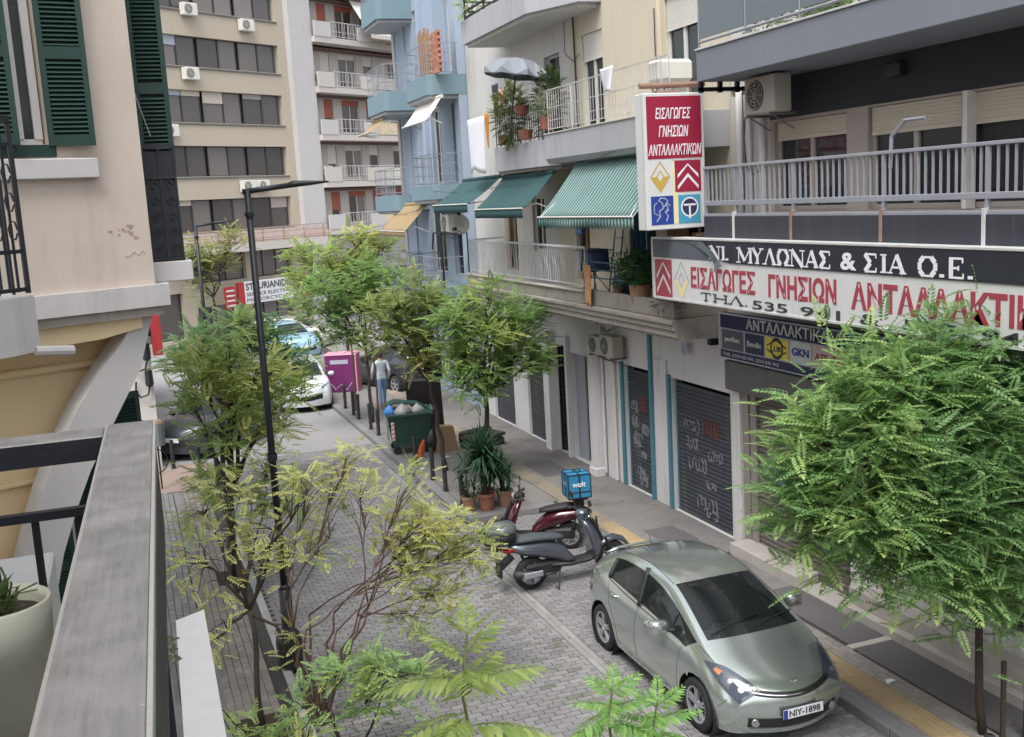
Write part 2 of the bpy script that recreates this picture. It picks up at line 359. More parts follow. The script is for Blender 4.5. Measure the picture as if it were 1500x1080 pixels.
M['shut2'] = mat('brown_roller_shutter', srgb(104, 98, 92), .6, .0, var=.15, scale=1.2, objr=.1, streak=.5, dirtc=(.05, .045, .04))
M['box'] = mat('grey_box_steel', srgb(98, 96, 96), .6, var=.12, scale=1.2, streak=.5, dirtc=(.05, .05, .05))
M['rail'] = mat('grey_rail_paint', srgb(140, 143, 152), .5, .0, var=.1, scale=4, dirt=.25, dirtc=(.2, .16, .13))
M['whiterail'] = mat('white_rail_paint', srgb(190, 190, 190), .5, var=.1, scale=5, dirt=.4, dirtc=(.3, .22, .17))
M['tealrail'] = mat('teal_rail_paint', srgb(66, 104, 112), .5, var=.1, scale=5)
M['steelg'] = mat('panel_grey', srgb(48, 52, 60), .5, var=.1, scale=1.1, streak=.4, dirtc=(.12, .13, .15))
M['glasspan'] = glass_mat('smoked_glass_panel', srgb(92, 104, 110), .15, .12)
M['win'] = glass_mat('window_glass', (.03, .04, .042), .06, .4)
M['winfar'] = glass_mat('far_window_glass', (.105, .092, .086), .22, .06, .8)
M['curt'] = mat('curtain_cloth', srgb(186, 190, 190), .95, var=.12, scale=6)
M['ac'] = mat('ac_casing', srgb(206, 204, 196), .6, var=.06, scale=3, streak=.3, dirtc=(.4, .37, .32))
M['acd'] = mat('ac_old_casing', srgb(172, 168, 160), .7, var=.1, scale=3, streak=.4, dirtc=(.3, .26, .2))
M['fan'] = mat('fan_grille', srgb(46, 48, 52), .6)
M['bark'] = mat('tree_bark', srgb(64, 55, 50), .95, var=.3, scale=9, bump=.7, bscale=50)
M['barkred'] = mat('reddish_bark', srgb(96, 74, 66), .9, var=.3, scale=9, bump=.5, bscale=60)
M['twig'] = mat('green_stem', srgb(112, 118, 70), .7, var=.15, scale=9)
M['bol'] = mat('bollard_paint', srgb(40, 42, 48), .5, var=.15, scale=5, dirt=.3, dirtc=(.12, .11, .1))
M['terr'] = mat('terracotta', srgb(140, 88, 72), .85, var=.15, scale=8, dirt=.3, dirtc=(.45, .36, .3))
M['signw'] = mat('sign_white', srgb(204, 206, 206), .5, var=.07, scale=1.5, streak=.7, dirtc=(.4, .38, .36))
M['signred'] = mat('sign_red', srgb(156, 62, 76), .6, var=.06, scale=2)
M['signred2'] = mat('sign_crimson', srgb(146, 28, 58), .55, var=.05, scale=2)
M['signblk'] = mat('sign_black', srgb(36, 40, 50), .55, var=.08, scale=2)
M['signink'] = mat('sign_ink', srgb(52, 56, 60), .6, var=.05)
M['signgrey'] = mat('sign_slate', srgb(88, 94, 102), .7, var=.1, scale=2)
M['signnavy'] = mat('sign_navy', srgb(44, 46, 82), .6, var=.08, scale=2)
M['yellow'] = mat('sign_yellow', srgb(226, 208, 78), .6, var=.05)
M['gold'] = mat('sign_gold', srgb(186, 158, 72), .6, var=.06)
M['paleyel'] = mat('sign_faded_yellow', srgb(222, 212, 160), .6, var=.06)
M['sky'] = mat('sign_sky_blue', srgb(70, 148, 178), .6, var=.05)
M['blue'] = mat('sign_blue', srgb(34, 62, 142), .6, var=.05)
M['ltgrey'] = mat('sign_light_grey', srgb(168, 172, 184), .6, var=.05)
M['rust'] = mat('rusty_steel', srgb(140, 112, 98), .85, var=.3, scale=9, dirt=.7, dirtc=(.2, .08, .04))
M['cloth'] = mat('white_cloth', srgb(222, 222, 228), .95, var=.05, scale=4)
M['orange'] = mat('orange_cloth', srgb(190, 124, 48), .95, var=.1, scale=5)
M['tan'] = mat('tan_awning', srgb(150, 130, 98), .95, var=.08, scale=2)
M['beigeaw'] = mat('beige_awning', srgb(204, 200, 192), .95, var=.08, scale=2)
M['greenaw'] = mat('green_awning', srgb(48, 80, 82), .95, var=.1, scale=1.5)
M['stripe'] = stripe_mat('striped_awning', srgb(56, 98, 94), srgb(138, 158, 156), 1, .125, .55)
M['marble'] = mat('marble_plinth', srgb(178, 172, 166), .6, var=.12, scale=3, dirt=.5, dirtc=(.3, .27, .23))
M['graf_w'] = mat('graffiti_white', srgb(136, 138, 146), .7, var=.3, scale=9)
M['graf_r'] = mat('graffiti_red', srgb(116, 76, 74), .7, var=.3, scale=9)
M['graf_b'] = mat('graffiti_blue', srgb(92, 128, 140), .7, var=.2, scale=6)
M['teal_door'] = mat('grey_door', srgb(150, 156, 164), .7, var=.1, scale=2, dirt=.3, dirtc=(.2, .2, .22))
M['redb'] = mat('red_banner', srgb(158, 44, 48), .8, var=.08)
M['pur'] = mat('magenta_panel', srgb(108, 34, 94), .6, var=.35, scale=3)
M['binm'] = mat('bin_green', srgb(38, 70, 62), .55, var=.12, scale=3, dirt=.3, dirtc=(.1, .1, .09))
M['wood'] = mat('weathered_wood', srgb(150, 118, 92), .9, var=.2, scale=6)
M['card'] = mat('cardboard', srgb(150, 124, 102), .95, var=.15, scale=5)
M['bag'] = mat('black_bag', (.02, .022, .028), .35, var=.2, bump=.8, bscale=25)
M['bagw'] = mat('white_bag', srgb(160, 162, 164), .5, var=.15, scale=6, bump=.8, bscale=25)
M['bagb'] = mat('blue_bag', srgb(70, 130, 200), .5, var=.15, bump=.8, bscale=25)
M['orangep'] = mat('orange_plastic', srgb(196, 92, 52), .6)
M['gplast'] = mat('pot_plastic', srgb(200, 202, 184), .55, var=.05, scale=3)
M['soil'] = mat('potting_soil', srgb(58, 46, 36), .95, var=.3, scale=20)
def _alu():
    b = NB('worn_aluminium'); p = b.n('ShaderNodeBsdfPrincipled'); b.l(p.outputs[0], b.o.inputs[0])
    tc = b.n('ShaderNodeTexCoord').outputs['Object']
    sc = b.ramp(b.noise(1., 6, tc, .7, (90, 5, 90)), .35, .75); bl = b.ramp(b.noise(9, 6, tc, .65), .42, .68); sp = b.ramp(b.noise(60, 3, tc), .68, .74); big = b.noise(2.2, 3, tc)
    col = b.mix(sc, srgb(134, 133, 133), srgb(166, 164, 162)); col = b.mix(b.math('MULTIPLY', bl, .6), col, srgb(182, 179, 174)); col = b.mix(b.math('MULTIPLY', b.ramp(big, .5, .7), .5), col, srgb(122, 121, 124)); col = b.mix(sp, col, srgb(188, 186, 180))
    b.l(col, p.inputs['Base Color']); p.inputs['Metallic'].default_value = .25; r = b.math('MULTIPLY_ADD', bl, .25); b.t.nodes[-1].inputs[2].default_value = .36; b.l(r, p.inputs['Roughness'])
    bn = b.n('ShaderNodeBump'); bn.inputs['Strength'].default_value = .25; bn.inputs['Distance'].default_value = .002; b.l(sc, bn.inputs['Height']); b.l(bn.outputs[0], p.inputs['Normal']); return b.m
M['alu'] = _alu()
M['alue'] = mat('bare_edge', srgb(200, 198, 192), .4, .3, var=.1, scale=9)
M['rim'] = mat('alloy', srgb(176, 178, 184), .35, .6, var=.05)
M['chrome'] = mat('chrome', (.75, .75, .76), .12, 1., var=.02, bump=0)
M['brick'] = mat('brick_wall', srgb(168, 116, 96), .9, var=.2, scale=4, isl=.2)

M['ink2'] = mat('crack_dark', srgb(166, 148, 132), .95)
# ---------------- ground and paving ----------------
g = MB(); g.quad((-150, -60, -.16), (200, -60, -.16), (200, 260, -.16), (-150, 260, -.16))
structure('ground', g, M['asph'])
rb = MB(); rb.box(1.6, 7.52, 3, 19.0, -.15, -.016); rb.box(1.6, 5.77, 19.0, 27.0, -.15, -.016)
road = structure('road', rb, M['joint'])
rb = MB(); rb.box(1.6, 5.77, 27.0, 40, -.15, -.002); rb.box(-14, 40, 40, 62, -.15, -.006); rb.box(-2.2, 1.6, 26.2, 40, -.15, -.003)
structure('road_far_end', rb, M['roadfar'])
# manhole-like round patch marks on the far road
pv = MB(); pv.box(-.096, .096, -.0465, .0465, -.03, 0, .004); PV = pv.mesh('paver', M['paver'])
pvm = MB(); pvm.box(-.096, .096, -.0465, .0465, -.03, 0, .004); PVM = pvm.mesh('paver', M['moss'])
single_p = []; field = MB(); mossf = MB()
def paver(x, y, z, mossy, lx=.0985, ly=.0485):
    lx -= .0025; ly -= .002
    dz = rnd.uniform(-.003, .003)
    b = mossf if mossy else field
    b.add([(x-lx, y-ly, z-.02), (x+lx, y-ly, z-.02), (x+lx, y+ly, z-.02), (x-lx, y+ly, z-.02), (x-lx+.003, y-ly+.003, z+dz), (x+lx-.003, y-ly+.003, z+dz), (x+lx-.003, y+ly-.003, z+dz), (x-lx+.003, y+ly-.003, z+dz)], [(4, 5, 6, 7), (0, 1, 5, 4), (1, 2, 6, 5), (2, 3, 7, 6), (3, 0, 4, 7)])
cand = []
y = 6.2; row = 0
while y < 27:
    off = (row % 2)*.1+rnd.uniform(-.004, .004)
    x = 1.65+off
    xmax = 7.6 if y < 18.95 else 5.85
    while x < xmax:
        if not (5.41 < x < 5.43): 
            mossy = (x < 5.3 and x > 5.3-max(.15, .75-abs(y-12)*.09)*rnd.uniform(.3, 1.2) and rnd.random() < .4) and y < 19
            for lo, hi in ((1.6, 5.325), (5.515, 7.485 if y < 18.95 else 5.74)):
                a_, c_ = max(x-.0985, lo), min(x+.0985, hi)
                if c_-a_ > .02: cand.append(((a_+c_)/2, y, mossy, (c_-a_)/2))
        x += .2
    y += .1; row += 1
cand.sort(key=lambda c: (abs(c[1]-9.6) > 1.0, abs(c[0]-4.0) > 1.5, c[1]))
n_single = 0
for (x, y, mossy, hx) in cand:
    if hx > .098 and n_single < 290 and 3.0 < x < 5.3 and 8.7 < y < 11:
        inst('paver', PVM if mossy else PV, road, (x, y, rnd.uniform(-.003, .003)), (rnd.uniform(-.01, .01), rnd.uniform(-.01, .01), rnd.uniform(-.01, .01))); n_single += 1
    else: paver(x, y, 0, mossy, hx)
obj('paver_field', field, M['paver'], road, kind='stuff'); obj('mossy_paver_field', mossf, M['moss'], road, kind='stuff')
# two rows of gutter stones
gs = MB(); gs.box(-.043, .043, -.245, .245, -.04, .004, .006); GS = gs.mesh('gutter_stone', M['gutter'])
for k in range(42):
    for j in (0, 1):
        inst('gutter_stone', GS, road, (5.375+.09*j, 7.2+.5*k+.17*j, rnd.uniform(-.002, .002)), (0, 0, rnd.uniform(-.006, .006)))
# drain, darker old patches
# right sidewalk
sw = MB()
sw.prism([(7.5, 2), (9.6, 2), (9.6, 48), (5.95, 48), (5.95, 19.2), (7.5, 19.2)], 2, -.15, .098)
walk = structure('sidewalk', sw, M['joint'])
cw = MB()
cw.box(8.14, 9.5, 13.1, 19.2, .09, .12); cw.box(7.72, 8.14, 13.4, 19.2, .09, .119)
cw.box(5.98, 7.76, 19.2, 48, .09, .12); cw.box(8.14, 9.5, 19.2, 48, .09, .1205)
obj('concrete_slab', cw, M['walk'], walk)
ap = MB(); ap.box(8.47, 9.1, 4, 10.85, .09, .122); ap.box(8.5, 9.1, 11.0, 13.1, .09, .123); ap.box(8.35, 8.95, 15.2, 16.6, .09, .124); obj('asphalt_patch', ap, M['asph'], walk)
ap = MB(); ap.box(8.22, 8.9, 21.0, 22.4, .1, .125, .004); single('manhole_cover', 'dark rectangular cover plate in the sidewalk before the entrance door', 'manhole cover', ap, M['asph'])
ap = MB(); ap.box(8.62, 8.98, 15.7, 16.3, .1, .13, .004); single('manhole_cover', 'small dark cover plate in the asphalt patch before the wide shutter', 'manhole cover', ap, M['asph'])
gl = MB(); gl.box(8.44, 9.12, 10.86, 10.98, .09, .128, .004); gl.box(9.1, 9.5, 2, 13.0, .09, .14); obj('edge_strip', gl, M['marble'], walk)
tl = MB(); tl.box(-.095, .095, -.045, .045, 0, .024, .003); TL = tl.mesh('tile', M['tilewalk'])
tf = MB(); cnt = 0
y = 7.0; row = 0
while y < 19.2:
    for x0, x1 in ((7.78, 7.82), (8.17, 8.44)):
        x = x0+(row % 2)*.0
        if x0 > 8 and y < 13.05:
            for xx in (8.19, 8.285, 8.38):
                if cnt < 285 and 8.2 < y < 13: inst('tile', TL, walk, (xx, y+(.05 if xx == 8.285 else 0), .097+rnd.uniform(0, .002)), (0, 0, R(90))); cnt += 1
    y += .1; row += 1
    if row % 2: y += .1
for k in range(60):
    yy = 7+.2*k
    if yy < 13.4: tf.box(7.725, 7.768, yy-.095, yy+.095, .09, .12, .004)
obj('tile_row', tf, M['tilewalk'], walk, kind='stuff')
# tactile strip: ribbed yellow tiles
tt = MB(); tt.box(-.1775, .1775, -.1975, .1975, 0, .026, .003)
for k in range(5): tt.box(-.15+.07*k-.012, -.15+.07*k+.012, -.19, .19, .024, .031)
TT = tt.mesh('tactile_tile', M['tact'])
TTF = tt.mesh('tactile_tile', mat('faded_tactile', srgb(140, 130, 114), .9, var=.15, scale=1.3, objr=.1, dirt=.9, dirtc=(.15, .14, .12)))
for k in range(92): inst('tactile_tile', TTF if 5.2+.4*k > 17.5 else TT, walk, (7.955, 5.2+.4*k, .097+rnd.uniform(0, .002)), (0, 0, rnd.uniform(-.004, .004)))
# kerb stones
kb = MB(); kb.box(-.115, .115, -.492, .492, -.14, 0, .012); KB = kb.mesh('kerb_stone', M['kerb'])
for k in range(16): inst('kerb_stone', KB, walk, (7.605, 3.5+1.0*k, .122+rnd.uniform(-.003, .003)))
for k in range(28): inst('kerb_stone', KB, walk, (5.86, 19.7+1.0*k, .122+rnd.uniform(-.004, .004)), (0, 0, rnd.uniform(-.004, .004)))
for k in range(2): inst('kerb_stone', KB, walk, (6.26+1.0*k*.93, 19.09, .124), (0, 0, R(90)), (1, .93, 1))
# left sidewalk: grey pavers laid lengthwise, a smooth strip, brownish pavers, white kerb
lw = MB(); lw.box(-6, 1.57, 3, 26.2, -.15, .028); lwalk = structure('sidewalk_left', lw, M['joint'])
fl = MB(); fb = MB(); lcount = 0
LP = MB(); LP.box(-.0505, .0505, -.0985, .0985, -.02, 0, .004); LPm = LP.mesh('paver', M['paver']); LBm = LP.mesh('paver', M['brown'])
for c in range(24):
    x = -1.2+.106*c
    if .56 < x < .68: continue
    y = 5.0+(c % 2)*.1
    while y < 24.5:
        near = y < 14.2 and x > .3 and y > 8.0
        if near and x < 1.42 and lcount < 290: inst('paver', LPm if x < .6 else LBm, lwalk, (x, y, .045+rnd.uniform(-.002, .002)), (0, 0, rnd.uniform(-.01, .01))); lcount += 1
        else:
            t = fl if x < .6 else fb; z = .045+rnd.uniform(-.002, .002)
            if x < 1.43: t.add([(x-.05, y-.098, z-.012), (x+.05, y-.098, z-.012), (x+.05, y+.098, z-.012), (x-.05, y+.098, z-.012), (x-.047, y-.095, z), (x+.047, y-.095, z), (x+.047, y+.095, z), (x-.047, y+.095, z)], [(4, 5, 6, 7), (0, 1, 5, 4), (1, 2, 6, 5), (2, 3, 7, 6), (3, 0, 4, 7)])
        y += .2
obj('paver_field', fl, M['paver'], lwalk, kind='stuff'); obj('brown_paver_field', fb, M['brown'], lwalk, kind='stuff')
st = MB(); st.box(.565, .665, 4, 24.5, .02, .047); obj('smooth_strip', st, M['kerb'], lwalk)
pk = MB(); pk.box(-3, 1.5, 24.6, 27.3, .02, .05); obj('pink_paving_band', pk, mat('pink_paving', srgb(148, 130, 120), .9, var=.12, scale=2), lwalk)
lk = MB(); lk.box(-.06, .06, -.492, .492, -.1, 0, .01); LK = lk.mesh('kerb_stone', mat('pale_kerb', srgb(162, 162, 160), .85, var=.12, scale=3, objr=.1, dirt=.4, dirtc=(.2, .2, .18)))
for k in range(23): inst('kerb_stone', LK, lwalk, (1.53, 3.7+k, .06+rnd.uniform(-.004, .004)))
pit = MB()
for (px, py) in ((1.02, 12.35), (1.22, 18.1)): pit.box(px-.25, px+.25, py-.35, py+.35, .03, .056, .01)
obj('tree_pit', pit, M['soil'], lwalk)
# fallen leaves and litter
lf = MB()
for k in range(1200):
    x, y = rnd.choice([(rnd.uniform(.2, 1.6), rnd.uniform(8, 24)), (rnd.uniform(1.7, 2.6), rnd.uniform(8, 22)), (rnd.gauss(5.25, .2), rnd.uniform(8, 26)), (rnd.uniform(7.3, 9.4), rnd.uniform(7, 24))])
    z = .062 if x < 1.6 else (.012 if x < 7.5 else .142); a = rnd.uniform(0, 6.3); s = rnd.uniform(.012, .03); dx, dy = math.cos(a)*s, math.sin(a)*s
    lf.quad((x-dx, y-dy, z), (x+dy*.4, y-dx*.4, z+.004), (x+dx, y+dy, z), (x-dy*.4, y+dx*.4, z+.006))
o = link('fallen_leaves', lf.mesh('fallen_leaves', leaf_mat('fallen_leaf', srgb(170, 150, 70), srgb(128, 104, 60)))); tag(o, 'small yellow and brown fallen leaves scattered over the paving', 'fallen leaves'); o['kind'] = 'stuff'
# litter papers
for i, (x, y, z, s, lab) in enumerate(((8.25, 9.9, .126, .07, 'white scrap of paper lying on the sidewalk near the tactile strip'), (6.05, 23.2, .127, .06, 'small white litter beside the kerb near the bollards'), (6.9, 24.0, .127, .07, 'pale litter scrap on the sidewalk behind the bollards'))):
    b = MB(); b.add([(x-s, y-s*.6, z), (x+s, y-s*.4, z+.01), (x+s*.8, y+s*.6, z+.004), (x-s*.7, y+s*.5, z+.015)], [(0, 1, 2, 3)]); single('litter', lab, 'litter', b, M['cloth'], solid=.003)
# ---------------- building helpers (local frame: x along the facade, y into the building, z up) ----------------
def wall(parent, name, m, x0, x1, z0, z1, holes=(), y=0, d=.22, label=None, thick=.3):
    b = MB(); xs = sorted({x0, x1, *[min(max(v, x0), x1) for h in holes for v in h[:2]]}); zs = sorted({z0, z1, *[min(max(v, z0), z1) for h in holes for v in h[2:4]]})
    for i in range(len(xs)-1):
        for j in range(len(zs)-1):
            cx, cz = (xs[i]+xs[i+1])/2, (zs[j]+zs[j+1])/2
            if any(h[0] < cx < h[1] and h[2] < cz < h[3] for h in holes): continue
            b.quad((xs[i], y, zs[j]), (xs[i+1], y, zs[j]), (xs[i+1], y, zs[j+1]), (xs[i], y, zs[j+1]))
    for (a, c, e, f) in [h[:4] for h in holes]:
        b.quad((a, y, e), (a, y+d, e), (a, y+d, f), (a, y, f)); b.quad((c, y+d, e), (c, y, e), (c, y, f), (c, y+d, f))
        b.quad((a, y, f), (a, y+d, f), (c, y+d, f), (c, y, f)); b.quad((a, y+d, e), (a, y, e), (c, y, e), (c, y+d, e))
    b.quad((x0, y+thick+.6, z0), (x0, y, z0), (x0, y, z1), (x0, y+thick+.6, z1)); b.quad((x1, y, z0), (x1, y+thick+.6, z0), (x1, y+thick+.6, z1), (x1, y, z1))
    return obj(name, b, m, parent, local=True, label=label)
def window(parent, x0, x1, z0, z1, y=.14, mull=1, fm=None, roller=0, rm=None, curtain=False, gm=None, transom=None, fw=.05, slat=.045, name='window', label=None):
    fm = fm or M['frame']; b = MB(); zt = z1
    b.box(x0+.004, x0+fw, y-.03, y+.04, z0+.004, z1-.004); b.box(x1-fw, x1-.004, y-.03, y+.04, z0+.004, z1-.004)
    b.box(x0+fw, x1-fw, y-.028, y+.038, z0+.004, z0+fw); b.box(x0+fw, x1-fw, y-.028, y+.038, z1-fw, z1-.004)
    for k in range(1, mull+1):
        xm = x0+(x1-x0)*k/(mull+1); b.box(xm-fw*.6, xm+fw*.6, y-.035, y+.035, z0+fw, z1-fw)
    if transom: b.box(x0+fw, x1-fw, y-.02, y+.03, transom-.02, transom+.02)
    o = obj(name, b, fm, parent, local=True, label=label)
    n = mull+1
    for k in range(n):
        a = x0+(x1-x0)*k/n+fw*.5; c = x0+(x1-x0)*(k+1)/n-fw*.5
        g_ = MB(); g_.box(a, c, y+.002, y+.010, z0+fw*.9, z1-fw*.9); obj('pane', g_, gm or M['win'], o, local=True)
        if curtain and (curtain == 2 or k % 2 == 0 or rnd.random() < .5):
            q = MB(); w_ = (c-a)*(rnd.uniform(.35, .95)); s0 = a if rnd.random() < .5 else c-w_
            m_ = int(w_/.05)+2
            q.grid(lambda u, v: (s0+w_*u, y+.09+.02*math.sin(u*m_*3.1), z0+.06+(z1-z0-.12)*v), m_*3, 1)
            obj('curtain', q, M['curt'], o, local=True, smooth=True)
    if roller:
        r = MB(); zb = z1-(z1-z0)*roller; k = z1-.005
        while k > zb+slat: r.box(x0+fw*.5, x1-fw*.5, y-.06, y-.042, k-slat+.005, k, .006); r.box(x0+fw*.55, x1-fw*.55, y-.055, y-.046, k-slat, k-slat+.006); k -= slat
        r.box(x0+fw*.5, x1-fw*.5, y-.065, y-.04, k-.05, k)
        obj('roller_blind', r, rm or M['roller'], o, local=True)
    return o
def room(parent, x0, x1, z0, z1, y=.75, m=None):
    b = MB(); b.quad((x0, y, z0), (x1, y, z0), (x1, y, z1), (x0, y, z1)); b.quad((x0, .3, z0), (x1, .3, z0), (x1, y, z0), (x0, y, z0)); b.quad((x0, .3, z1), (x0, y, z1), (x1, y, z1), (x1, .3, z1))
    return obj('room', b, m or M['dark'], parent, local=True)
BARS = {}
def bar_mesh(h, r, m, n=4, name='baluster'):
    k = (round(h, 3), r, m.name, n, name)
    if k not in BARS:
        b = MB(); b.tube([(0, 0, 0), (0, 0, h)], r, n); BARS[k] = b.mesh(name, m)
    return BARS[k]
def railing(parent, pts, z0, z1, m, step=.12, r=.008, rails=(1.,), rr=.018, posts=1.4, name='railing', low=.08, mids=()):
    """pts: polyline in local x,y"""
    b = MB()
    for fz in rails: b.tube([(x, y, z0+(z1-z0)*fz) for x, y in pts], rr, 4)
    for zz in mids: b.tube([(x, y, zz) for x, y in pts], rr*.6, 4)
    if low is not None: b.tube([(x, y, z0+low) for x, y in pts], rr*.8, 4)
    for x, y in pts: b.tube([(x, y, z0-.02), (x, y, z1)], rr*.9, 4)
    L = [math.dist(pts[i], pts[i+1]) for i in range(len(pts)-1)]
    for i, l in enumerate(L):
        for k in range(1, int(l/posts)+1):
            t = k*posts/l
            if t < .98: x, y = pts[i][0]+(pts[i+1][0]-pts[i][0])*t, pts[i][1]+(pts[i+1][1]-pts[i][1])*t; b.tube([(x, y, z0-.02), (x, y, z1)], rr*.8, 4)
    o = obj(name, b, m, parent, local=True)
    lo = low if low is not None else 0
    if step:
        me = bar_mesh(z1-z0-lo, r, m)
        for i, l in enumerate(L):
            n = max(1, int(l/step))
            for k in range(1, n):
                t = k/n; inst('baluster', me, o, (pts[i][0]+(pts[i+1][0]-pts[i][0])*t, pts[i][1]+(pts[i+1][1]-pts[i][1])*t, z0+lo), (0, 0, R(45)))
    return o
def roller_shutter(label, loc, rz, w_, h_, m, box_h=.0, group=None, slat=.085, boxm=None, guide=None):
    t = thing('roller_shutter', label, 'roller shutter', loc, rz, group)
    n = int((h_-.09)/slat)
    s = MB(); s.prism([(-.012, 0), (.0, .004), (.012, slat*.2), (.012, slat*.8), (0, slat-.004), (-.012, slat-.001), (-.03, slat*.75), (-.034, slat*.5), (-.03, slat*.25)], 0, .03, w_-.03)
    me = s.mesh('slat', m)
    for k in range(n): inst('slat', me, t, (0, rnd.uniform(-.002, .002), .09+k*slat))
    b = MB(); b.box(.03, w_-.03, -.03, .012, 0, .088, .006); obj('bottom_bar', b, m, t, local=True)
    b = MB(); b.box(0, .035, -.04, .05, 0, h_); obj('guide_rail', b, guide or M['box'], t, local=True); b = MB(); b.box(w_-.035, w_, -.04, .05, 0, h_); obj('guide_rail', b, guide or M['box'], t, local=True)
    if box_h: b = MB(); b.box(-.05, w_+.05, -.3, .05, h_-.02, h_+box_h, .02); obj('shutter_box', b, boxm or M['box'], t, local=True)
    return t
def make_ac(label, loc, rz=0, s=1, m=None, group=None, bracket=True, two=False):
    t = thing('air_conditioner', label, 'air conditioner', loc, rz, group); m = m or M['ac']
    b = MB(); b.box(-.4*s, .4*s, -.3*s, 0, .0, .56*s, .02*s); b.box(.24*s, .402*s, -.302*s, -.29*s, .03*s, .53*s, .004); obj('casing', b, m, t, local=True)
    c = (-.11*s, 0, .28*s)
    f = MB(); f.lathe([(.001, -.306*s), (.225*s, -.306*s), (.235*s, -.29*s)], (c[0], 0, c[2]), 20, 1); g_ = obj('fan_grille', f, M['fan'], t, local=True)
    f = MB()
    for k in range(1, 5): f.lathe([(.05*k*s, -.312*s), (.05*k*s+.006*s, -.316*s), (.05*k*s+.012*s, -.312*s)], (c[0], 0, c[2]), 18, 1)
    for k in range(4): a = k*math.pi/4; f.tube([(c[0]-.22*s*math.cos(a), -.314*s, c[2]-.22*s*math.sin(a)), (c[0]+.22*s*math.cos(a), -.314*s, c[2]+.22*s*math.sin(a))], .005*s, 4)
    obj('guard', f, m, g_, local=True)
    if bracket:
        b = MB()
        for x in (-.3*s, .3*s): b.box(x-.02, x+.02, -.33*s, .12, -.04, -.002); b.tube([(x, -.28*s, -.03), (x, .1, -.25*s)], .012, 4)
        obj('bracket', b, M['box'], t, local=True)
    return t
def awning(label, loc, rz, w_, drop, out, m, val=.2, group=None, scallop=False, arms=True, framem=None, curve=0):
    """top edge at loc, cloth falls by drop and comes out by 'out' towards -y"""
    t = thing('awning', label, 'awning', loc, rz, group); framem = framem or M['frame']
    b = MB(); nx = max(8, int(w_/.12))
    def P(u, v): s = math.sin(v*math.pi)*curve; return (u*w_, -out*v-.02*math.sin(u*9)*v*.3, -drop*v-.035*math.sin(math.pi*v)*(1+.3*math.sin(u*14))+s)
    b.grid(P, nx, 8); obj('canopy', b, m, t, local=True, smooth=True, solid=.006)
    b = MB(); k = int(w_/.13)
    def V(u, v): return (u*w_, -out-.012+.012*math.sin(u*k*6.28)*v, -drop-v*(val*(1-.28*abs(math.sin(u*k*math.pi))**.6 if scallop else 1)))
    b.grid(V, k*6, 2); obj('valance', b, m, t, local=True, smooth=True, solid=.006)
    b = MB(); b.tube([(0, -out-.02, -drop), (w_, -out-.02, -drop)], .018, 6); obj('front_bar', b, framem, t, local=True)
    b = MB(); b.tube([(0, .02, .03), (w_, .02, .03)], .05, 8); obj('roll_tube', b, m, t, local=True)
    if arms:
        for x in (.12, w_-.12):
            b = MB(); b.tube([(x, .02, -drop*.95-.1), (x, -out*.5, -drop*.55-.22), (x, -out, -drop)] if arms == 1 else [(x, 0, -.05), (x+(.25 if x < w_/2 else -.25), -out*.55-.03, -drop*.55-.1), (x, -out, -drop)], .016, 6); obj('arm', b, framem, t, local=True)
    return t
Q = -math.pi/2
# =============== grey building on the right (near) ===============
GY = 15.2
G = thing('apartment_building', 'grey building at the right with big spare-parts sign and grey railed balcony', 'building', (9.5, GY, 0), Q)
gx = lambda Y: GY-Y
holes = [(gx(14.95), gx(12.25), .14, 3.3), (gx(11.0), gx(5.0), .75, 3.3)]
wall(G, 'wall', M['creamsh'], .0, gx(-3), 0, 5.25, holes)
up = [(gx(14.0), gx(12.28), 5.78, 7.1), (gx(11.84), gx(10.16), 5.78, 7.12), (gx(10.12), gx(8.0), 5.78, 7.12), (gx(7.7), gx(4.5), 5.78, 7.12)]
wall(G, 'wall', M['creamsh'], .0, gx(14.1), 5.25, 7.6); wall(G, 'wall', M['beigeframe'], gx(14.1)+.002, gx(-3), 5.25, 7.15, up)
wall(G, 'wall', M['navy'], gx(14.08), gx(-3), 7.15, 7.74, y=-.02)
wall(G, 'wall', M['creamsh'], 0, gx(-3), 7.74, 16, [(gx(13.5), gx(11), 8.4, 10.4), (gx(9.5), gx(6.5), 8.4, 10.4)], y=.01)
window(G, gx(13.5), gx(11), 8.4, 10.4, mull=1, curtain=True); window(G, gx(9.5), gx(6.5), 8.4, 10.4, mull=2, curtain=True)
for i, (a, c, e, f) in enumerate(up):
    window(G, a, c, e, f, y=.1, mull=1, fm=M['beigeframe'], roller=.2 if i == 0 else .26, curtain=2, fw=.07, rm=M['roller'], transom=None)
room(G, .3, gx(-3), 5.3, 7.2); room(G, .1, gx(-3), .1, 3.4, y=1.6); room(G, .3, gx(-3), 8, 11)
b = MB(); b.box(gx(10.05), gx(9.98), -.09, .05, 5.78, 7.14); obj('pilaster', b, M['frame'], G, local=True)
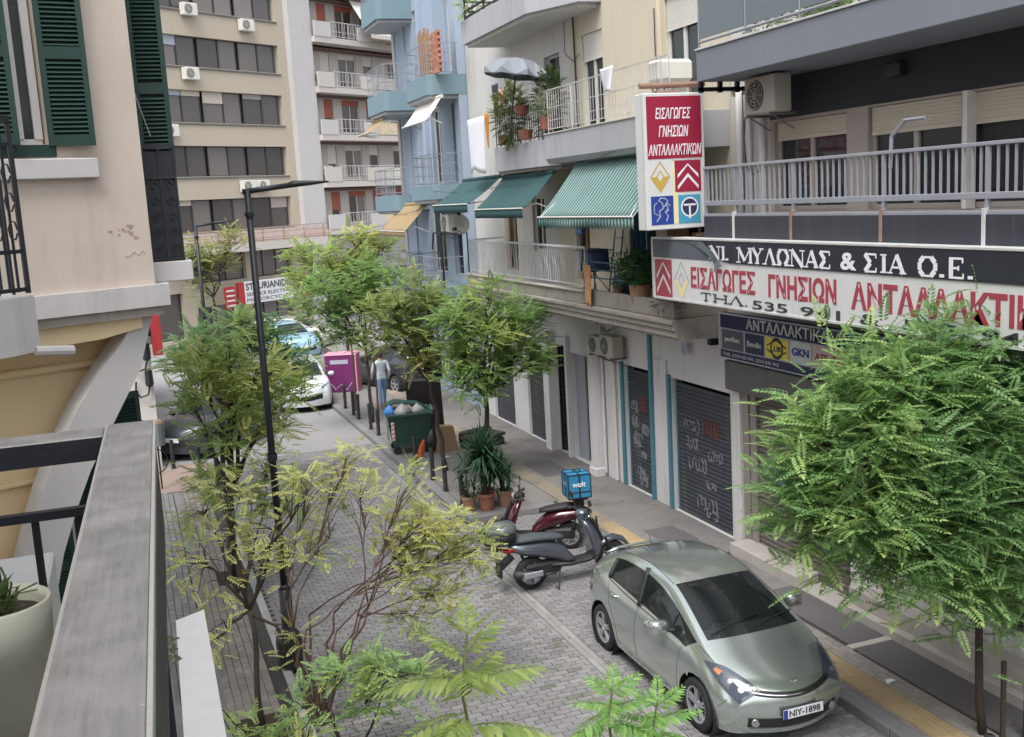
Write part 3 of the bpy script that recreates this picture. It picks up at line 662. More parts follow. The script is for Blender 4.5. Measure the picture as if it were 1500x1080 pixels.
# lower window wall with bars behind the tree
window(G, gx(11.0), gx(8.2), .75, 3.3, y=.12, mull=2, fm=M['box']); window(G, gx(8.15), gx(5.0), .75, 3.3, y=.12, mull=2, fm=M['box'])
b = MB(); b.box(gx(11.9), gx(2), -.42, -.005, .1, .26, .01); b.box(gx(11.9), gx(2), -.3, -.004, .26, .5, .01); obj('plinth', b, M['marble'], G, local=True)
b = MB(); b.box(gx(14.85), gx(13.0), -.42, -.004, .1, .3, .012); obj('step', b, M['marble'], G, local=True)
b = MB(); b.box(.0, .22, -.1, -.003, .1, 3.3, .01); obj('pilaster', b, M['white_pl'], G, local=True)
for p0_, p1_, d_ in ((.25, .42, -.06), (.46, .62, -.05)):
    b = MB(); b.box(p0_, p1_, d_, -.003, .1, 3.3, .01); obj('pilaster', b, mat('stained_marble', srgb(140, 134, 128), .6, var=.2, scale=4, streak=.6, dirtc=(.1, .09, .08)), G, local=True)
# balcony 1
by0, by1 = gx(14.22), gx(-3)
B = MB(); B.box(by0, by1, -1.1, -.003, 5.3, 5.76, .01); bal = obj('balcony', B, M['creamsh'], G, local=True)
B = MB(); B.box(by0, by1, -1.12, -1.02, 5.76, 5.80, .004); obj('cornice', B, M['rail'], bal, local=True)
x = by0
for Yp in (13.37, 11.97, 10.2, 8.62, 7.2, 5.8):
    xe = gx(Yp)
    B = MB(); B.box(x+.02, xe-.02, -1.135, -1.102, 5.37, 5.765, .004); obj('fascia_panel', B, M['steelg'], bal, local=True)
    B = MB(); B.box(xe-.022, xe+.022, -1.15, -1.10, 5.36, 5.83, .003); obj('post', B, M['whiterail'] if Yp > 13 or Yp < 10 else M['rust'], bal, local=True)
    x = xe
r = MB(); r.box(by0, by1, -1.12, -1.06, 6.46, 6.5, .005); r.box(by0, by1, -1.115, -1.065, 5.92, 5.99, .005)
for Yp in (14.2, 13.37, 11.97, 10.2, 8.62, 7.2): r.box(gx(Yp)-.02, gx(Yp)+.02, -1.11, -1.07, 5.8, 6.46)
ra = obj('railing', r, M['rail'], bal, local=True)
r = MB(); r.box(-.011, .011, -.011, .011, 0, .47); me = r.mesh('baluster', M['rail'])
k = by0+.1
while k < by1-.5: inst('baluster', me, ra, (k, -1.09, 5.985)); k += .115
# upper balcony
B = MB(); B.box(gx(14.36), by1, -1.1, -.003, 7.76, 8.21, .008); bal2 = obj('balcony', B, M['greyb'], G, local=True)
B = MB(); B.box(gx(14.37), by1, -1.12, -.02, 8.212, 8.24, .004); obj('cornice', B, M['whiterail'], bal2, local=True)
B = MB(); B.tube([(gx(14.33), -1.06, 8.33), (by1, -1.06, 8.33)], .022, 6); B.tube([(gx(14.33), -1.06, 9.2), (by1, -1.06, 9.2)], .022, 6)
for k in range(9): B.tube([(gx(14.33)+1.25*k, -1.06, 8.22), (gx(14.33)+1.25*k, -1.06, 9.2)], .018, 6)
r2 = obj('railing', B, M['rail'], bal2, local=True)
for k in range(8): B = MB(); B.box(gx(14.33)+1.25*k+.02, gx(14.33)+1.25*k+1.22, -1.068, -1.055, 8.37, 9.17); obj('glass_panel', B, M['glasspan'], r2, local=True)
# steel frame under the upper balcony by the end
B = MB()
B.box(.84, .9, -1.08, -.05, 7.62, 7.68)
for yy in (-1.05, -.72, -.42, -.1): B.box(.84, .9, yy-.03, yy+.03, 7.6, 7.76)
obj('bracket_frame', B, M['iron'], G, local=True)
B = MB(); B.tube([(.35, -.07, 5.3), (.35, -.07, 7.74)], .05, 8); B.tube([(.62, -.06, 5.3), (.62, -.06, 7.74)], .035, 8); B.tube([(1.0, -.08, 5.3), (1.0, -.08, 7.7)], .055, 8); obj('drainpipe', B, M['white_pl'], G, local=True, smooth=True)
B = MB(); B.tube([(.95, -.2, 7.35), (.8, -.25, 7.2), (.72, -.22, 6.9), (.74, -.2, 6.5), (.85, -.18, 6.35), (1.0, -.16, 6.4)], .01, 5); B.tube([(.5, -.1, 7.7), (.55, -.1, 6.5), (.5, -.1, 5.8)], .007, 5); obj('cable', B, M['signink'], G, local=True)
B = MB(); B.box(gx(11.35), gx(11.05), -.16, -.02, 7.45, 7.62, .02); obj('wall_lamp', B, M['black'], G, local=True)
# white bent pipe at right
B = MB(); B.tube([(gx(9.75), -.9, 6.83), (gx(10.1), -.88, 6.83), (gx(10.3), -.9, 6.66), (gx(10.32), -.9, 6.3)], .024, 6); single('vent_pipe', 'white bent metal pipe rising over the grey balcony railing', 'pipe', MB().add([(9.5+y_, GY-x_, z_) for x_, y_, z_ in B.v], B.f), M['rail'])
make_ac('beige outdoor unit hanging under the upper grey balcony at its end', (9.15, 13.42, 7.2), Q, .95, group=None, m=M['acd'])
# shutters of the grey building
t = roller_shutter('brown slatted shutter with blue graffiti, below the navy parts sign', (9.53, 14.93, .14), Q, 2.66, 2.72, M['shut2'], slat=.085)
b = MB(); b.box(gx(15.22), gx(11.9), -.22, -.004, 2.84, 3.34, .02); obj('shutter_box', b, M['box'], G, local=True)
gf = MB()
for k in range(26):
    a = rnd.uniform(.9, 2.5); z = rnd.uniform(.5, 2.1); gf.tube([(a, -.04, z), (a+rnd.uniform(-.2, .3), -.045, z+rnd.uniform(-.1, .4)), (a+rnd.uniform(-.1, .4), -.04, z+rnd.uniform(-.3, .3))], .03, 4)
obj('graffiti', gf, M['graf_b'], t, local=True)
# =============== navy sign over the shutter ===============
s = thing('shop_sign', 'navy sign with maker panels below the big white sign', 'sign', (9.24, 15.28, 3.38), Q)
b = MB(); b.box(0, 4.2, 0, .12, 0, .76, .01); obj('board', b, M['signnavy'], s, local=True)
b = MB(); b.box(-.012, .035, -.014, -.001, 0, .76); b.box(.035, 4.2, -.014, -.001, .735, .76); b.box(.035, 4.2, -.014, -.001, 0, .02); b.box(.05, 4.2, -.012, -.001, .15, .51); obj('light_panel', b, M['ltgrey'], s, local=True)
for key, xx, yy, zz in (('b1', .82, -.008, .55), ('b2', 3.05, -.008, .55), ('bt', .1, -.006, .045)): b = MB(); put_text(b, key, xx, yy, zz); obj('lettering', b, M['signw'], s, local=True)
PX = [(.1, .74, M['signgrey'], 'l1', M['signw']), (.8, 1.32, M['signnavy'], 'l2', M['signw']), (1.37, 1.97, M['yellow'], 'l3', M['signink']), (2.02, 2.52, M['signw'], 'l4', M['blue']), (2.57, 2.97, mat('pale_pink', srgb(206, 178, 180)), 'l5', M['signred2']), (3.02, 3.5, mat('faded_orange', srgb(196, 130, 112)), 'l6', M['signred2'])]
for (a, c, pm, key, tm) in PX:
    b = MB(); b.box(a, c, -.018, -.0125, .17, .49); o = obj('maker_panel', b, pm, s, local=True)
    b = MB(); v, f = TXT[key]; wd = v[:, 0].max(); put_text(b, key, (a+c)/2-wd/2, -.021, .28); obj('lettering', b, tm, o, local=True)
    if key == 'l3': b = MB(); b.lathe([(.13, -.0195), (.15, -.0215), (.17, -.0195)], ((a+c)/2, 0, .33), 20, 1); b.tube([(1.42, -.02, .3), (1.67, -.02, .2), (1.92, -.02, .3)], .012, 4); b.tube([(1.42, -.02, .36), (1.67, -.02, .46), (1.92, -.02, .36)], .012, 4); obj('emblem', b, M['signink'], o, local=True)
# =============== the big white sign ===============
s = thing('shop_sign', 'long white sign with red Greek lettering and torn black top strip', 'sign', (8.2, 15.57, 4.46), Q)
b = MB(); b.box(0, 9.2, 0, .2, 0, .96, .006); obj('board', b, M['signw'], s, local=True)
b = MB(); b.box(-.015, 9.2, -.02, .21, .955, .985, .004); b.box(-.02, .012, -.018, .2, 0, .955); b.box(.012, 9.2, -.015, .0, -.015, .012); obj('trim', b, M['whiterail'], s, local=True)
b = MB(); b.box(.015, 1.85, -.006, -.0005, .66, .95); obj('bare_strip', b, M['signgrey'], s, local=True)
b = MB(); b.prism([(1.55, .95), (9.2, .95), (9.2, .62), (2.35, .64), (2.1, .68), (1.95, .78), (1.75, .86)], 1, -.012, -.007); obj('black_strip', b, M['signblk'], s, local=True)
b = MB(); b.add([(1.0, -.012, .93), (1.6, -.02, .94), (1.9, -.05, .82), (2.15, -.09, .7), (2.2, -.05, .6), (2.1, -.13, .5), (2.02, -.06, .62), (1.8, -.05, .76), (1.4, -.015, .88)], [(0, 1, 8), (1, 2, 7, 8), (2, 3, 6, 7), (3, 4, 5, 6)]); obj('torn_film', b, M['signgrey'], s, local=True)
for a_ in (('ΝΙ.', 1.84, .68, .26, .2, -.0125), ('ΜΥΛΩΝΑΣ', 2.6, .66, .278, .215, -.0125), ('ΣΙΑ', 5.3, .655, .285, .215, -.0125), ('Ο.Ε.', 6.2, .65, .29, .215, -.0125)):
    b = MB(); stroke_text(b, *a_); o = obj('white_lettering', b, M['cloth'], s, local=True)
b = MB(); put_text(b, 'amp', 4.86, -.0165, .66); obj('white_lettering', b, M['cloth'], s, local=True)
for key, xx, zz in (('a1', 1.22, .22), ('a2', 3.3, .21), ('a3', 5.04, .19)):
    b = MB(); put_text(b, key, xx, -.002, zz); obj('red_lettering', b, M['signred'], s, local=True)
b = MB(); stroke_text(b, 'ΤΗΛ.', 1.5, .045, .38, .125, -.001, .042, .018); obj('dark_lettering', b, M['signink'], s, local=True)
for key, xx in (('n1', 2.9), ('n2', 4.02), ('n3', 5.2), ('n4', 5.95), ('n5', 7.1)): b = MB(); put_text(b, key, xx, -.002, .025); obj('dark_lettering', b, M['signink'], s, local=True)
def chevrons(b, x0, x1, z0, z1, y):
    w_ = x1-x0; h_ = z1-z0
    for dz in (.0, .38):
        p = [(x0+.1*w_, z0+h_*(.08+dz)), (x0+.5*w_, z0+h_*(.50+dz)), (x0+.9*w_, z0+h_*(.08+dz)), (x0+.9*w_, z0+h_*(.2+dz)), (x0+.5*w_, z0+h_*(.62+dz-.06*(dz > 0))), (x0+.1*w_, z0+h_*(.2+dz))]
        b.add([(p[i][0], y, p[i][1]) for i in (0, 1, 4, 5)], [(0, 1, 2, 3)]); b.add([(p[i][0], y, p[i][1]) for i in (1, 2, 3, 4)], [(0, 1, 2, 3)])
def diamond(bo, bi, x0, x1, z0, z1, y):
    cx, cz, a, c = (x0+x1)/2, (z0+z1)/2, (x1-x0)/2, (z1-z0)/2
    for (b, f0, f1, lo) in ((bo, 1., .86, 0), (bi, .99, .42, 1), (bo, .42, .30, 0)):
        P = lambda f, k: (cx+(a*f, 0, -a*f, 0)[k], y-.001*(b is bi), cz+(0, c*f, 0, -c*f)[k])
        for k in range(4):
            if lo and k in (0, 1): continue
            b.quad(P(f0, k), P(f0, (k+1) % 4), P(f1, (k+1) % 4), P(f1, k))
b = MB(); b.box(.06, .62, -.004, -.0005, .03, .63); o = obj('red_square', b, M['signred'], s, local=True); b = MB(); chevrons(b, .06, .62, .03, .63, -.0065); obj('chevrons', b, M['signw'], o, local=True)
bo, bi = MB(), MB(); diamond(bo, bi, .68, 1.16, .02, .63, -.003); o = obj('diamond_outline', bo, M['ltgrey'], s, local=True); obj('diamond_fill', bi, M['paleyel'], o, local=True)
# =============== vertical projecting light-box sign ===============
s = thing('projecting_sign', 'tall white light box with crimson panel and four maker squares', 'sign', (7.72, 14.8, 5.58), 0)
b = MB(); b.box(0, 1.04, 0, .3, 0, 2.08, .012); obj('box', b, M['signw'], s, local=True)
b = MB(); b.box(.04, .99, -.006, -.001, 1.09, 2.03); obj('crimson_panel', b, M['signred2'], s, local=True)
for key, xx, zz in (('v1', .19, 1.69), ('v2', .24, 1.42), ('v3', .05, 1.14)): b = MB(); put_text(b, key, xx, -.0065, zz); obj('white_lettering', b, M['cloth'], s, local=True)
bo, bi = MB(), MB(); diamond(bo, bi, .07, .42, .57, 1.06, -.003); o = obj('diamond_outline', bo, M['gold'], s, local=True); obj('diamond_fill', bi, M['gold'], o, local=True)
b = MB(); b.box(.5, .96, -.006, -.001, .57, 1.05); o = obj('crimson_square', b, M['signred2'], s, local=True); b = MB(); chevrons(b, .5, .96, .57, 1.03, -.008); obj('chevrons', b, M['cloth'], o, local=True)
b = MB(); b.box(.07, .46, -.006, -.001, .08, .52); o = obj('blue_square', b, M['blue'], s, local=True)
b = MB()
lion = [(.0, .02), (.06, .1), (.05, .18), (.12, .22), (.1, .3), (.04, .34), (.08, .38), (.15, .37), (.2, .33), (.16, .28), (.2, .22), (.16, .15), (.2, .1), (.17, .02)]
b.tube([(.16+x_*1.0, -.009, .11+z_) for x_, z_ in lion], .011, 4); b.tube([(.28, -.009, .35), (.36, -.009, .4), (.4, -.009, .36)], .01, 4); b.tube([(.3, -.009, .27), (.38, -.009, .3)], .01, 4); b.tube([(.2, -.009, .22), (.12, -.009, .26), (.12, -.009, .38), (.17, -.009, .42)], .008, 4)
obj('lion_outline', b, M['ltgrey'], o, local=True)
b = MB(); b.box(.55, .94, -.006, -.001, .08, .52); o = obj('light_blue_square', b, M['sky'], s, local=True)
b = MB(); b.lathe([(.001, -.008), (.13, -.009), (.15, -.007)], (.745, 0, .33), 24, 1); obj('disc', b, M['signnavy'], o, local=True)
b = MB(); b.lathe([(.13, -.0105), (.155, -.0105)], (.745, 0, .33), 24, 1); b.box(.64, .85, -.0125, -.0095, .35, .38); b.box(.73, .76, -.0125, -.0095, .15, .36); obj('white_mark', b, M['cloth'], o, local=True)
b = MB(); b.box(.47, .54, -.005, -.001, .08, 1.05); obj('beige_strip', b, M['paleyel'], s, local=True)
b = MB(); b.box(.45, .96, -.004, -.0008, 1.055, 1.08); b.box(-.006, -.001, .05, .08, .05, 2.03); obj('seam', b, M['whiterail'], s, local=True)
b = MB(); b.tube([(.02, .15, 2.2), (1.15, .15, 2.22)], .045, 8); b.tube([(.25, .15, 2.06), (.25, .15, 2.2)], .02, 6); b.tube([(.9, .15, 2.06), (.9, .15, 2.2)], .02, 6); b.box(.3, .7, .1, .2, 2.08, 2.13, .01); b.tube([(1.0, .15, -.1), (1.0, .15, .01)], .025, 6); b.box(.9, 1.06, .08, .22, -.14, -.09); obj('mounting_pipe', b, M['rust'], s, local=True)
# =============== cream building ===============
CY = 28.6; CW = CY-15.22
C = thing('apartment_building', 'cream apartment building with green awnings and blue-trimmed shutters', 'building', (9.5, CY, 0), Q)
cx = lambda Y: CY-Y
h0 = [(cx(17.46), cx(15.42), .12, 2.7), (cx(19.48), cx(18.42), .12, 2.7), (cx(22.27), cx(20.78), .12, 2.62), (cx(23.13), cx(22.45), .12, 2.72), (cx(25.15), cx(23.55), .12, 2.6), (cx(27.8), cx(26.2), .12, 2.5)]
wall(C, 'wall', M['white_pl'], 0, CW, 0, 3.8, h0)
h1 = [(cx(19.0), cx(17.9), 4.35, 6.35), (cx(17.3), cx(16.0), 4.35, 6.35), (cx(21.6), cx(20.9), 4.35, 6.3), (cx(24.2), cx(23.4), 4.9, 6.2), (cx(26.2), cx(25.3), 4.35, 6.3)]
wall(C, 'wall', M['creamsh'], 0, cx(22.6), 3.8, 6.85, [h for h in h1 if h[1] < cx(22.6)]); wall(C, 'wall', M['cream'], cx(22.6)+.002, CW, 3.8, 6.85, [h for h in h1 if h[1] > cx(22.6)])
h2 = [(cx(20.9), cx(19.9), 7.5, 9.45), (cx(17.3), cx(16.1), 7.5, 9.5), (cx(23.0), cx(22.1), 7.4, 9.3)]
wall(C, 'wall', M['creamsh'], 0, cx(21.5), 6.85, 9.95, [h2[2]]); wall(C, 'wall', M['cream'], cx(21.5)+.002, CW, 6.85, 16, [h2[0], h2[1], (cx(17.3), cx(16.1), 10.8, 12.7)])
wall(C, 'wall', M['creamsh'], 0, cx(21.5), 9.95, 16, [(cx(26.5), cx(25.3), 10.6, 12.6), (cx(23.8), cx(22.6), 10.6, 12.6)])
for (a, c, e, f) in h2[:2]: window(C, a, c, e, f, y=.09, mull=1, roller=.26, rm=M['whiteroller'], curtain=2, fw=.07)
window(C, *h2[2], y=.14, mull=0, curtain=True)
for hh in ((cx(17.3), cx(16.1), 10.8, 12.7), (cx(26.5), cx(25.3), 10.6, 12.6), (cx(23.8), cx(22.6), 10.6, 12.6)): window(C, *hh, mull=1, roller=.3, curtain=True)
for i, hh in enumerate(h1): window(C, *hh, y=.12, mull=1 if i != 1 else 0, fm=M['frame'] if i in (0, 3) else M['wood'], curtain=(i in (0, 2)), name='balcony_door' if hh[2] < 4.5 else 'window')
room(C, .3, CW-.2, 4.2, 6.8); room(C, .3, CW-.2, 7.2, 9.8, y=1.2); room(C, .1, CW-.1, .1, 3.5, y=1.7); room(C, .3, CW-.2, 10.3, 13)
# projecting pier between the two upper windows
b = MB(); b.box(cx(19.7), cx(17.45), -.08, -.004, 7.5, 16); obj('bay', b, M['cream'], C, local=True)
# ground floor trims
for Yt, zt in ((18.27, 3.75), (19.55, 2.74), (17.55, 2.74)): b = MB(); b.box(cx(Yt)-.055, cx(Yt)+.055, -.05, -.003, .12, zt); obj('blue_trim', b, M['bluetrim'], C, local=True)
for a, c, dpt in ((19.9, 20.3, .06), (20.45, 20.72, .28), (22.3, 22.42, .1), (23.16, 23.5, .22), (17.62, 18.12, .03)):
    b = MB(); b.box(cx(c), cx(a), -dpt, -.003, .12, 3.0, .01)
    if dpt == .28: b.box(cx(20.76), cx(20.42), -.32, -.003, .1, .3, .02)
    obj('pilaster', b, M['white_pl'], C, local=True)
b = MB(); b.tube([(cx(20.38), -.08, .2), (cx(20.38), -.08, 3.6)], .035, 6); b.tube([(cx(19.85), -.06, .15), (cx(19.85), -.06, 3.5)], .02, 6); obj('drainpipe', b, M['white_pl'], C, local=True)
# entrance leaf
d = MB(); d.box(cx(22.26), cx(21.75), .12, .16, .12, 2.6, .004); d.box(cx(22.26), cx(20.95), .5, .55, .12, 2.6); dd = obj('door', d, M['teal_door'], C, local=True)
d = MB(); d.box(cx(21.95), cx(21.5), .48, .495, 1.3, 1.75, .005); obj('meter_panel', d, M['ltgrey'], dd, local=True)
d = MB(); d.box(cx(22.24), cx(20.97), .46, .5, .98, 1.03); d.tube([(cx(20.95), -.1, .95), (cx(20.75), -.12, .95)], .02, 6); obj('handle', d, M['signink'], dd, local=True)
for (a, c, lab, n_, mm, gr) in ((17.44, 15.44, 'wide dark shutter with graffiti between blue trims, nearest the car', 1, M['shut'], 1), (19.46, 18.44, 'narrow dark graffitied shutter framed in blue, behind the scooters', 0, M['shut'], 1), (25.13, 23.57, 'plain grey shutter beyond the lattice door', 0, M['shut'], 0), (27.78, 26.22, 'far grey shutter of the cream building behind the tree', 0, M['shut'], 0)):
    t = roller_shutter(lab, (9.6, a, .12), Q, a-c, 2.56 if c < 20 else 2.44, mm, slat=.08, guide=M['bluetrim'] if gr else M['box'])
    if gr:
        gf = MB(); gr_ = MB(); W_ = a-c
        for (ux, uz, sc_) in ((.18, 1.75, .34), (.2, 1.42, .3), (.25, 1.05, .4), (.4, .35, .42), (.5, .2, .3), (.6, 1.3, .3), (.55, .75, .2)):
            for q in range(5):
                x_ = ux*W_+q*sc_*.32*min(1, W_/2); a0 = rnd.uniform(0, 6)
                pts = [(x_+sc_*.22*math.cos(a0+k*1.05)*rnd.uniform(.5, 1), -.038, uz+sc_*.45*math.sin(a0+k*1.05)*rnd.uniform(.5, 1)) for k in range(rnd.choice((4, 5, 6)))]
                if all(.08 < p_[0] < W_-.08 and .1 < p_[2] < 2.5 for p_ in pts): gf.tube(pts, .011, 4)
        for q in range(4):
            x_ = .5*W_+q*.14*W_/2; gr_.tube([(x_, -.038, 1.65), (x_, -.038, 1.95), (x_+.1*W_/2, -.038, 1.95), (x_+.1*W_/2, -.038, 1.65), (x_, -.038, 1.8)], .012, 4)
        obj('graffiti', gf, M['graf_w'], t, local=True); obj('red_graffiti', gr_, M['graf_r'], t, local=True)
# lattice security door
t = thing('lattice_door', 'dark folding lattice door between marble pilasters', 'door', (9.56, 23.11, .12), Q)
b = MB()
for k in range(-6, 14):
    for sg in (1, -1):
        z0_ = k*.2; x0_, x1_ = 0, .64; zz0, zz1 = (z0_, z0_+.64*1.2) if sg > 0 else (z0_+.64*1.2, z0_)
        t0, t1 = 0, 1
        if min(zz0, zz1) > 2.5 or max(zz0, zz1) < 0: continue
        f = lambda tt: zz0+(zz1-zz0)*tt
        ts = sorted([max(0, min(1, (0-zz0)/(zz1-zz0))), max(0, min(1, (2.56-zz0)/(zz1-zz0)))])
        if ts[1]-ts[0] > .05: b.tube([(.64*ts[0], -.01*sg, f(ts[0])), (.64*ts[1], -.01*sg, f(ts[1]))], .008, 4)
obj('lattice', b, M['iron'], t, local=True)
b = MB(); b.box(0, .64, .06, .08, 0, 2.56); obj('door_leaf', b, M['iron'], t, local=True); b = MB(); b.box(0, .03, -.03, .03, 0, 2.56); b.box(.61, .64, -.03, .03, 0, 2.56); obj('door_frame', b, M['iron'], t, local=True)
# balcony 1F: moulded slab, trough, railings
B = MB(); prof = [(-1.0, 3.72), (-1.06, 3.78), (-1.06, 3.86), (-1.1, 3.9), (-1.1, 3.97), (-1.14, 4.0), (-1.14, 4.05), (-1.06, 4.07), (-.003, 4.07), (-.003, 3.72)]
B.prism(prof, 0, cx(26.3), CW-.1); bal = obj('balcony', B, M['oldslab'], C, local=True)
B = MB(); B.box(cx(19.0), CW-.18, -1.04, -.92, 4.071, 4.36, .015); B.box(CW-.3, CW-.18, -.92, -.01, 4.071, 4.36, .015); obj('planter_trough', B, M['oldslab'], bal, local=True)
B = MB(); B.box(cx(26.3), cx(19.0)-.004, -1.06, -.92, 4.071, 4.3, .01); obj('kerb', B, M['oldslab'], bal, local=True)
B = MB(); B.box(cx(26.32), cx(19.0), -1.1, -.9, 4.302, 4.34, .008); obj('coping', B, M['marble'], bal, local=True)
# railing with wavy bars
b = MB(); X0_, X1_ = cx(26.2), cx(18.95)
b.tube([(X0_, -1.0, 5.2), (X1_, -1.0, 5.17)], .03, 4); b.tube([(X0_, -1.0, 4.43), (X1_, -1.0, 4.43)], .015, 4); b.tube([(X0_, -1.0, 4.33), (X0_, -1.0, 5.2)], .02, 4); b.tube([(X1_, -1.0, 4.33), (X1_, -1.0, 5.2)], .02, 4)
b.tube([(X0_, -1.0, 5.2), (X0_, -.02, 5.2)], .02, 4)
ra = obj('railing', b, M['whiterail'], bal, local=True)
b = MB(); b.tube([(.0, 0, 0), (.02, 0, .2), (.05, 0, .35), (.0, 0, .5), (.0, 0, .75)], .009, 4); me = b.mesh('baluster', M['whiterail'])
n = 62
for k in range(n):
    xx = X0_+.06+k*(X1_-X0_-.12)/(n-1); inst('baluster', me, ra, (xx, -1.0, 4.43), (0, 0, 0), (1 if k % 4 in (0, 3) else -1, 1, 1))
b = MB()
for zz in (4.6, 4.75, 4.9): b.tube([(cx(18.9), -.98, zz), (cx(16.7), -.98, zz)], .014, 5)
for Yp in (18.6, 17.7, 16.8): b.tube([(cx(Yp), -.98, 4.36), (cx(Yp), -.98, 4.92)], .014, 5)
obj('low_railing', b, M['tealrail'], bal, local=True)
# balcony 2F
B = MB(); B.prism([(-1.14, 6.94), (-1.14, 7.42), (-.003, 7.42), (-.003, 6.84), (-1.06, 6.84)], 0, cx(20.4), CW-.02); bal = obj('balcony', B, M['slab'], C, local=True)
B = MB(); B.box(cx(20.42), CW-.02, -1.16, -1.0, 7.421, 7.45, .006); obj('coping', B, M['marble'], bal, local=True)
railing(bal, [(cx(20.35), -1.06), (CW-.05, -1.06)], 7.45, 8.3, M['whiterail'], .115, .006, rr=.013, posts=1.2, mids=(7.7, 7.95))
B = MB(); B.prism([(cx(24.0), -.003), (cx(24.0), -.85), (cx(23.7), -1.05), (cx(21.0), -1.05), (cx(20.41), -.8), (cx(20.41), -.003)], 2, 6.82, 7.36); bal = obj('balcony', B, M['slab'], C, local=True)
B = MB(); B.prism([(cx(23.98), -.003), (cx(23.98), -.8), (cx(23.7), -.98), (cx(21.05), -.98), (cx(20.5), -.76), (cx(20.5), -.003)], 2, 6.75, 6.82); obj('soffit', B, M['oldslab'], bal, local=True)
railing(bal, [(cx(23.95), -.05), (cx(23.95), -.8), (cx(23.68), -1.0), (cx(21.05), -1.0), (cx(20.5), -.76)], 7.36, 8.2, M['iron'], .12, .007, rr=.013)
# balcony 3F
B = MB(); B.prism([(cx(25.5), -.003), (cx(25.5), -1.1), (cx(21.2), -1.1), (cx(19.85), -.5), (cx(19.85), -.003)], 2, 9.95, 10.5); bal = obj('balcony', B, M['slab'], C, local=True)
B = MB(); B.prism([(cx(25.4), -.003), (cx(25.4), -1.0), (cx(21.25), -1.0), (cx(20.0), -.45), (cx(20.0), -.003)], 2, 9.88, 9.95); obj('soffit', B, M['creamsh'], bal, local=True)
railing(bal, [(cx(25.4), -.05), (cx(25.4), -1.02), (cx(21.2), -1.02)], 10.5, 11.4, M['iron'], 0, rails=(.25, .5, .75, 1), rr=.03)
# cables on the cream wall
B = MB(); B.tube([(cx(21.7), -.03, 9.9), (cx(21.68), -.04, 9.2), (cx(21.3), -.04, 9.0), (cx(20.9), -.05, 9.1)], .008, 4); B.tube([(cx(21.2), -.04, 9.9), (cx(21.15), -.04, 7.5)], .02, 5); B.tube([(cx(17.5), -.1, 9.4), (cx(17.5), -.1, 8.6), (cx(17.3), -.1, 8.3)], .01, 4); B.tube([(cx(24), -.02, 3.62), (cx(21), -.02, 3.5), (cx(20.2), -.02, 3.3), (cx(19.2), -.06, 3.65), (cx(17), -.03, 3.62)], .012, 4); obj('cable', B, M['signink'], C, local=True)
make_ac('old double-fan outdoor unit above the entrance door', (9.4, 19.6, 2.86), Q, .8, M['acd'])
make_ac('old outdoor unit tight beside the double one above the entrance', (9.4, 20.25, 2.84), Q, .7, M['acd'])
make_ac('outdoor unit standing on the floor of the cream second balcony by the projecting sign', (9.15, 16.3, 7.5), Q, .9, M['ac'], bracket=False)
B = MB(); B.lathe([(.001, -.02), (.09, -.05), (.12, -.09)], (0, 0, 0), 12, 1); B.tube([(0, -.02, 0), (0, .05, .05)], .015, 5); single('wall_bell', 'small round fitting on the white wall above the wide shutter', 'wall fitting', MB().add([(9.44+y_*.6, 16.75-x_, 3.35+z_) for x_, y_, z_ in B.v], B.f), M['ltgrey'])
B = MB(); B.box(9.2, 9.45, 15.5, 15.62, 3.55, 3.66, .01); B.tube([(9.45, 15.56, 3.6), (9.5, 15.56, 3.7)], .02, 5); single('security_camera', 'black bracket lamp on the white wall under the balcony corner', 'lamp', B, M['black'])
# awnings
awning('green and white striped awning with scalloped edge over the balcony', (8.62, 19.42, 6.82), Q, 4.1, 1.02, .87, M['stripe'], .22, scallop=True, arms=2)
awning('plain green awning, right one of the two, beside the striped awning', (8.62, 23.75, 6.66), Q, 3.1, .68, .72, M['greenaw'], .2)
awning('plain green awning, left one of the two, next to the blue building', (8.75, 27.2, 6.7), Q, 2.9, .58, .85, M['greenaw'], .2)
# =============== blue building ===============
BY = 36.4; BW = BY-28.62
BL = thing('apartment_building', 'light blue apartment building with aqua balconies past the cream one', 'building', (9.5, BY, 0), Q)
bx = lambda Y: BY-Y
hb = [(bx(33.9), bx(33.1), 6.9, 9.0), (bx(32.4), bx(31.4), 6.75, 9.0), (bx(30.2), bx(29.2), 6.75, 9.0), (bx(33.8), bx(32.8), 10.2, 12.2), (bx(30.4), bx(29.2), 9.9, 12.2), (bx(33.2), bx(31.6), 4.0, 6.2), (bx(30.8), bx(29.6), 4.0, 6.1), (bx(32), bx(30), .3, 3), (bx(35), bx(33), .3, 3), (bx(34.2), bx(33.2), 13.2, 15.2), (bx(31), bx(30), 13.2, 15.2)]
wall(BL, 'wall', M['bluep'], 0, BW, 0, 16, hb)
for i, h in enumerate(hb):
    window(BL, *h, mull=1, curtain=(i % 2 == 0), roller=.12 if i in (3, 0) else 0, rm=M['whiteroller'], fm=M['frame'] if i % 3 else M['ltgrey'])
room(BL, .3, BW-.2, .3, 3.2); room(BL, .3, BW-.2, 3.9, 6.4); room(BL, .3, BW-.2, 6.7, 9.2); room(BL, .3, BW-.2, 9.8, 15.4)
for a_ in ((bx(33.0), bx(32.7), -.12, -.003, 6.7, 16), (bx(30.9), bx(30.6), -.3, -.004, 9.7, 16), (bx(35.2), bx(34.8), -.06, -.003, 3.2, 16), (bx(29.15), bx(28.66), -.25, -.004, 3.9, 16)): b = MB(); b.box(*a_); obj('pilaster', b, M['bluep'], BL, local=True)
b = MB(); b.box(0, .3, -.05, -.003, 0, 16); obj('corner_strip', b, M['officew'], BL, local=True)
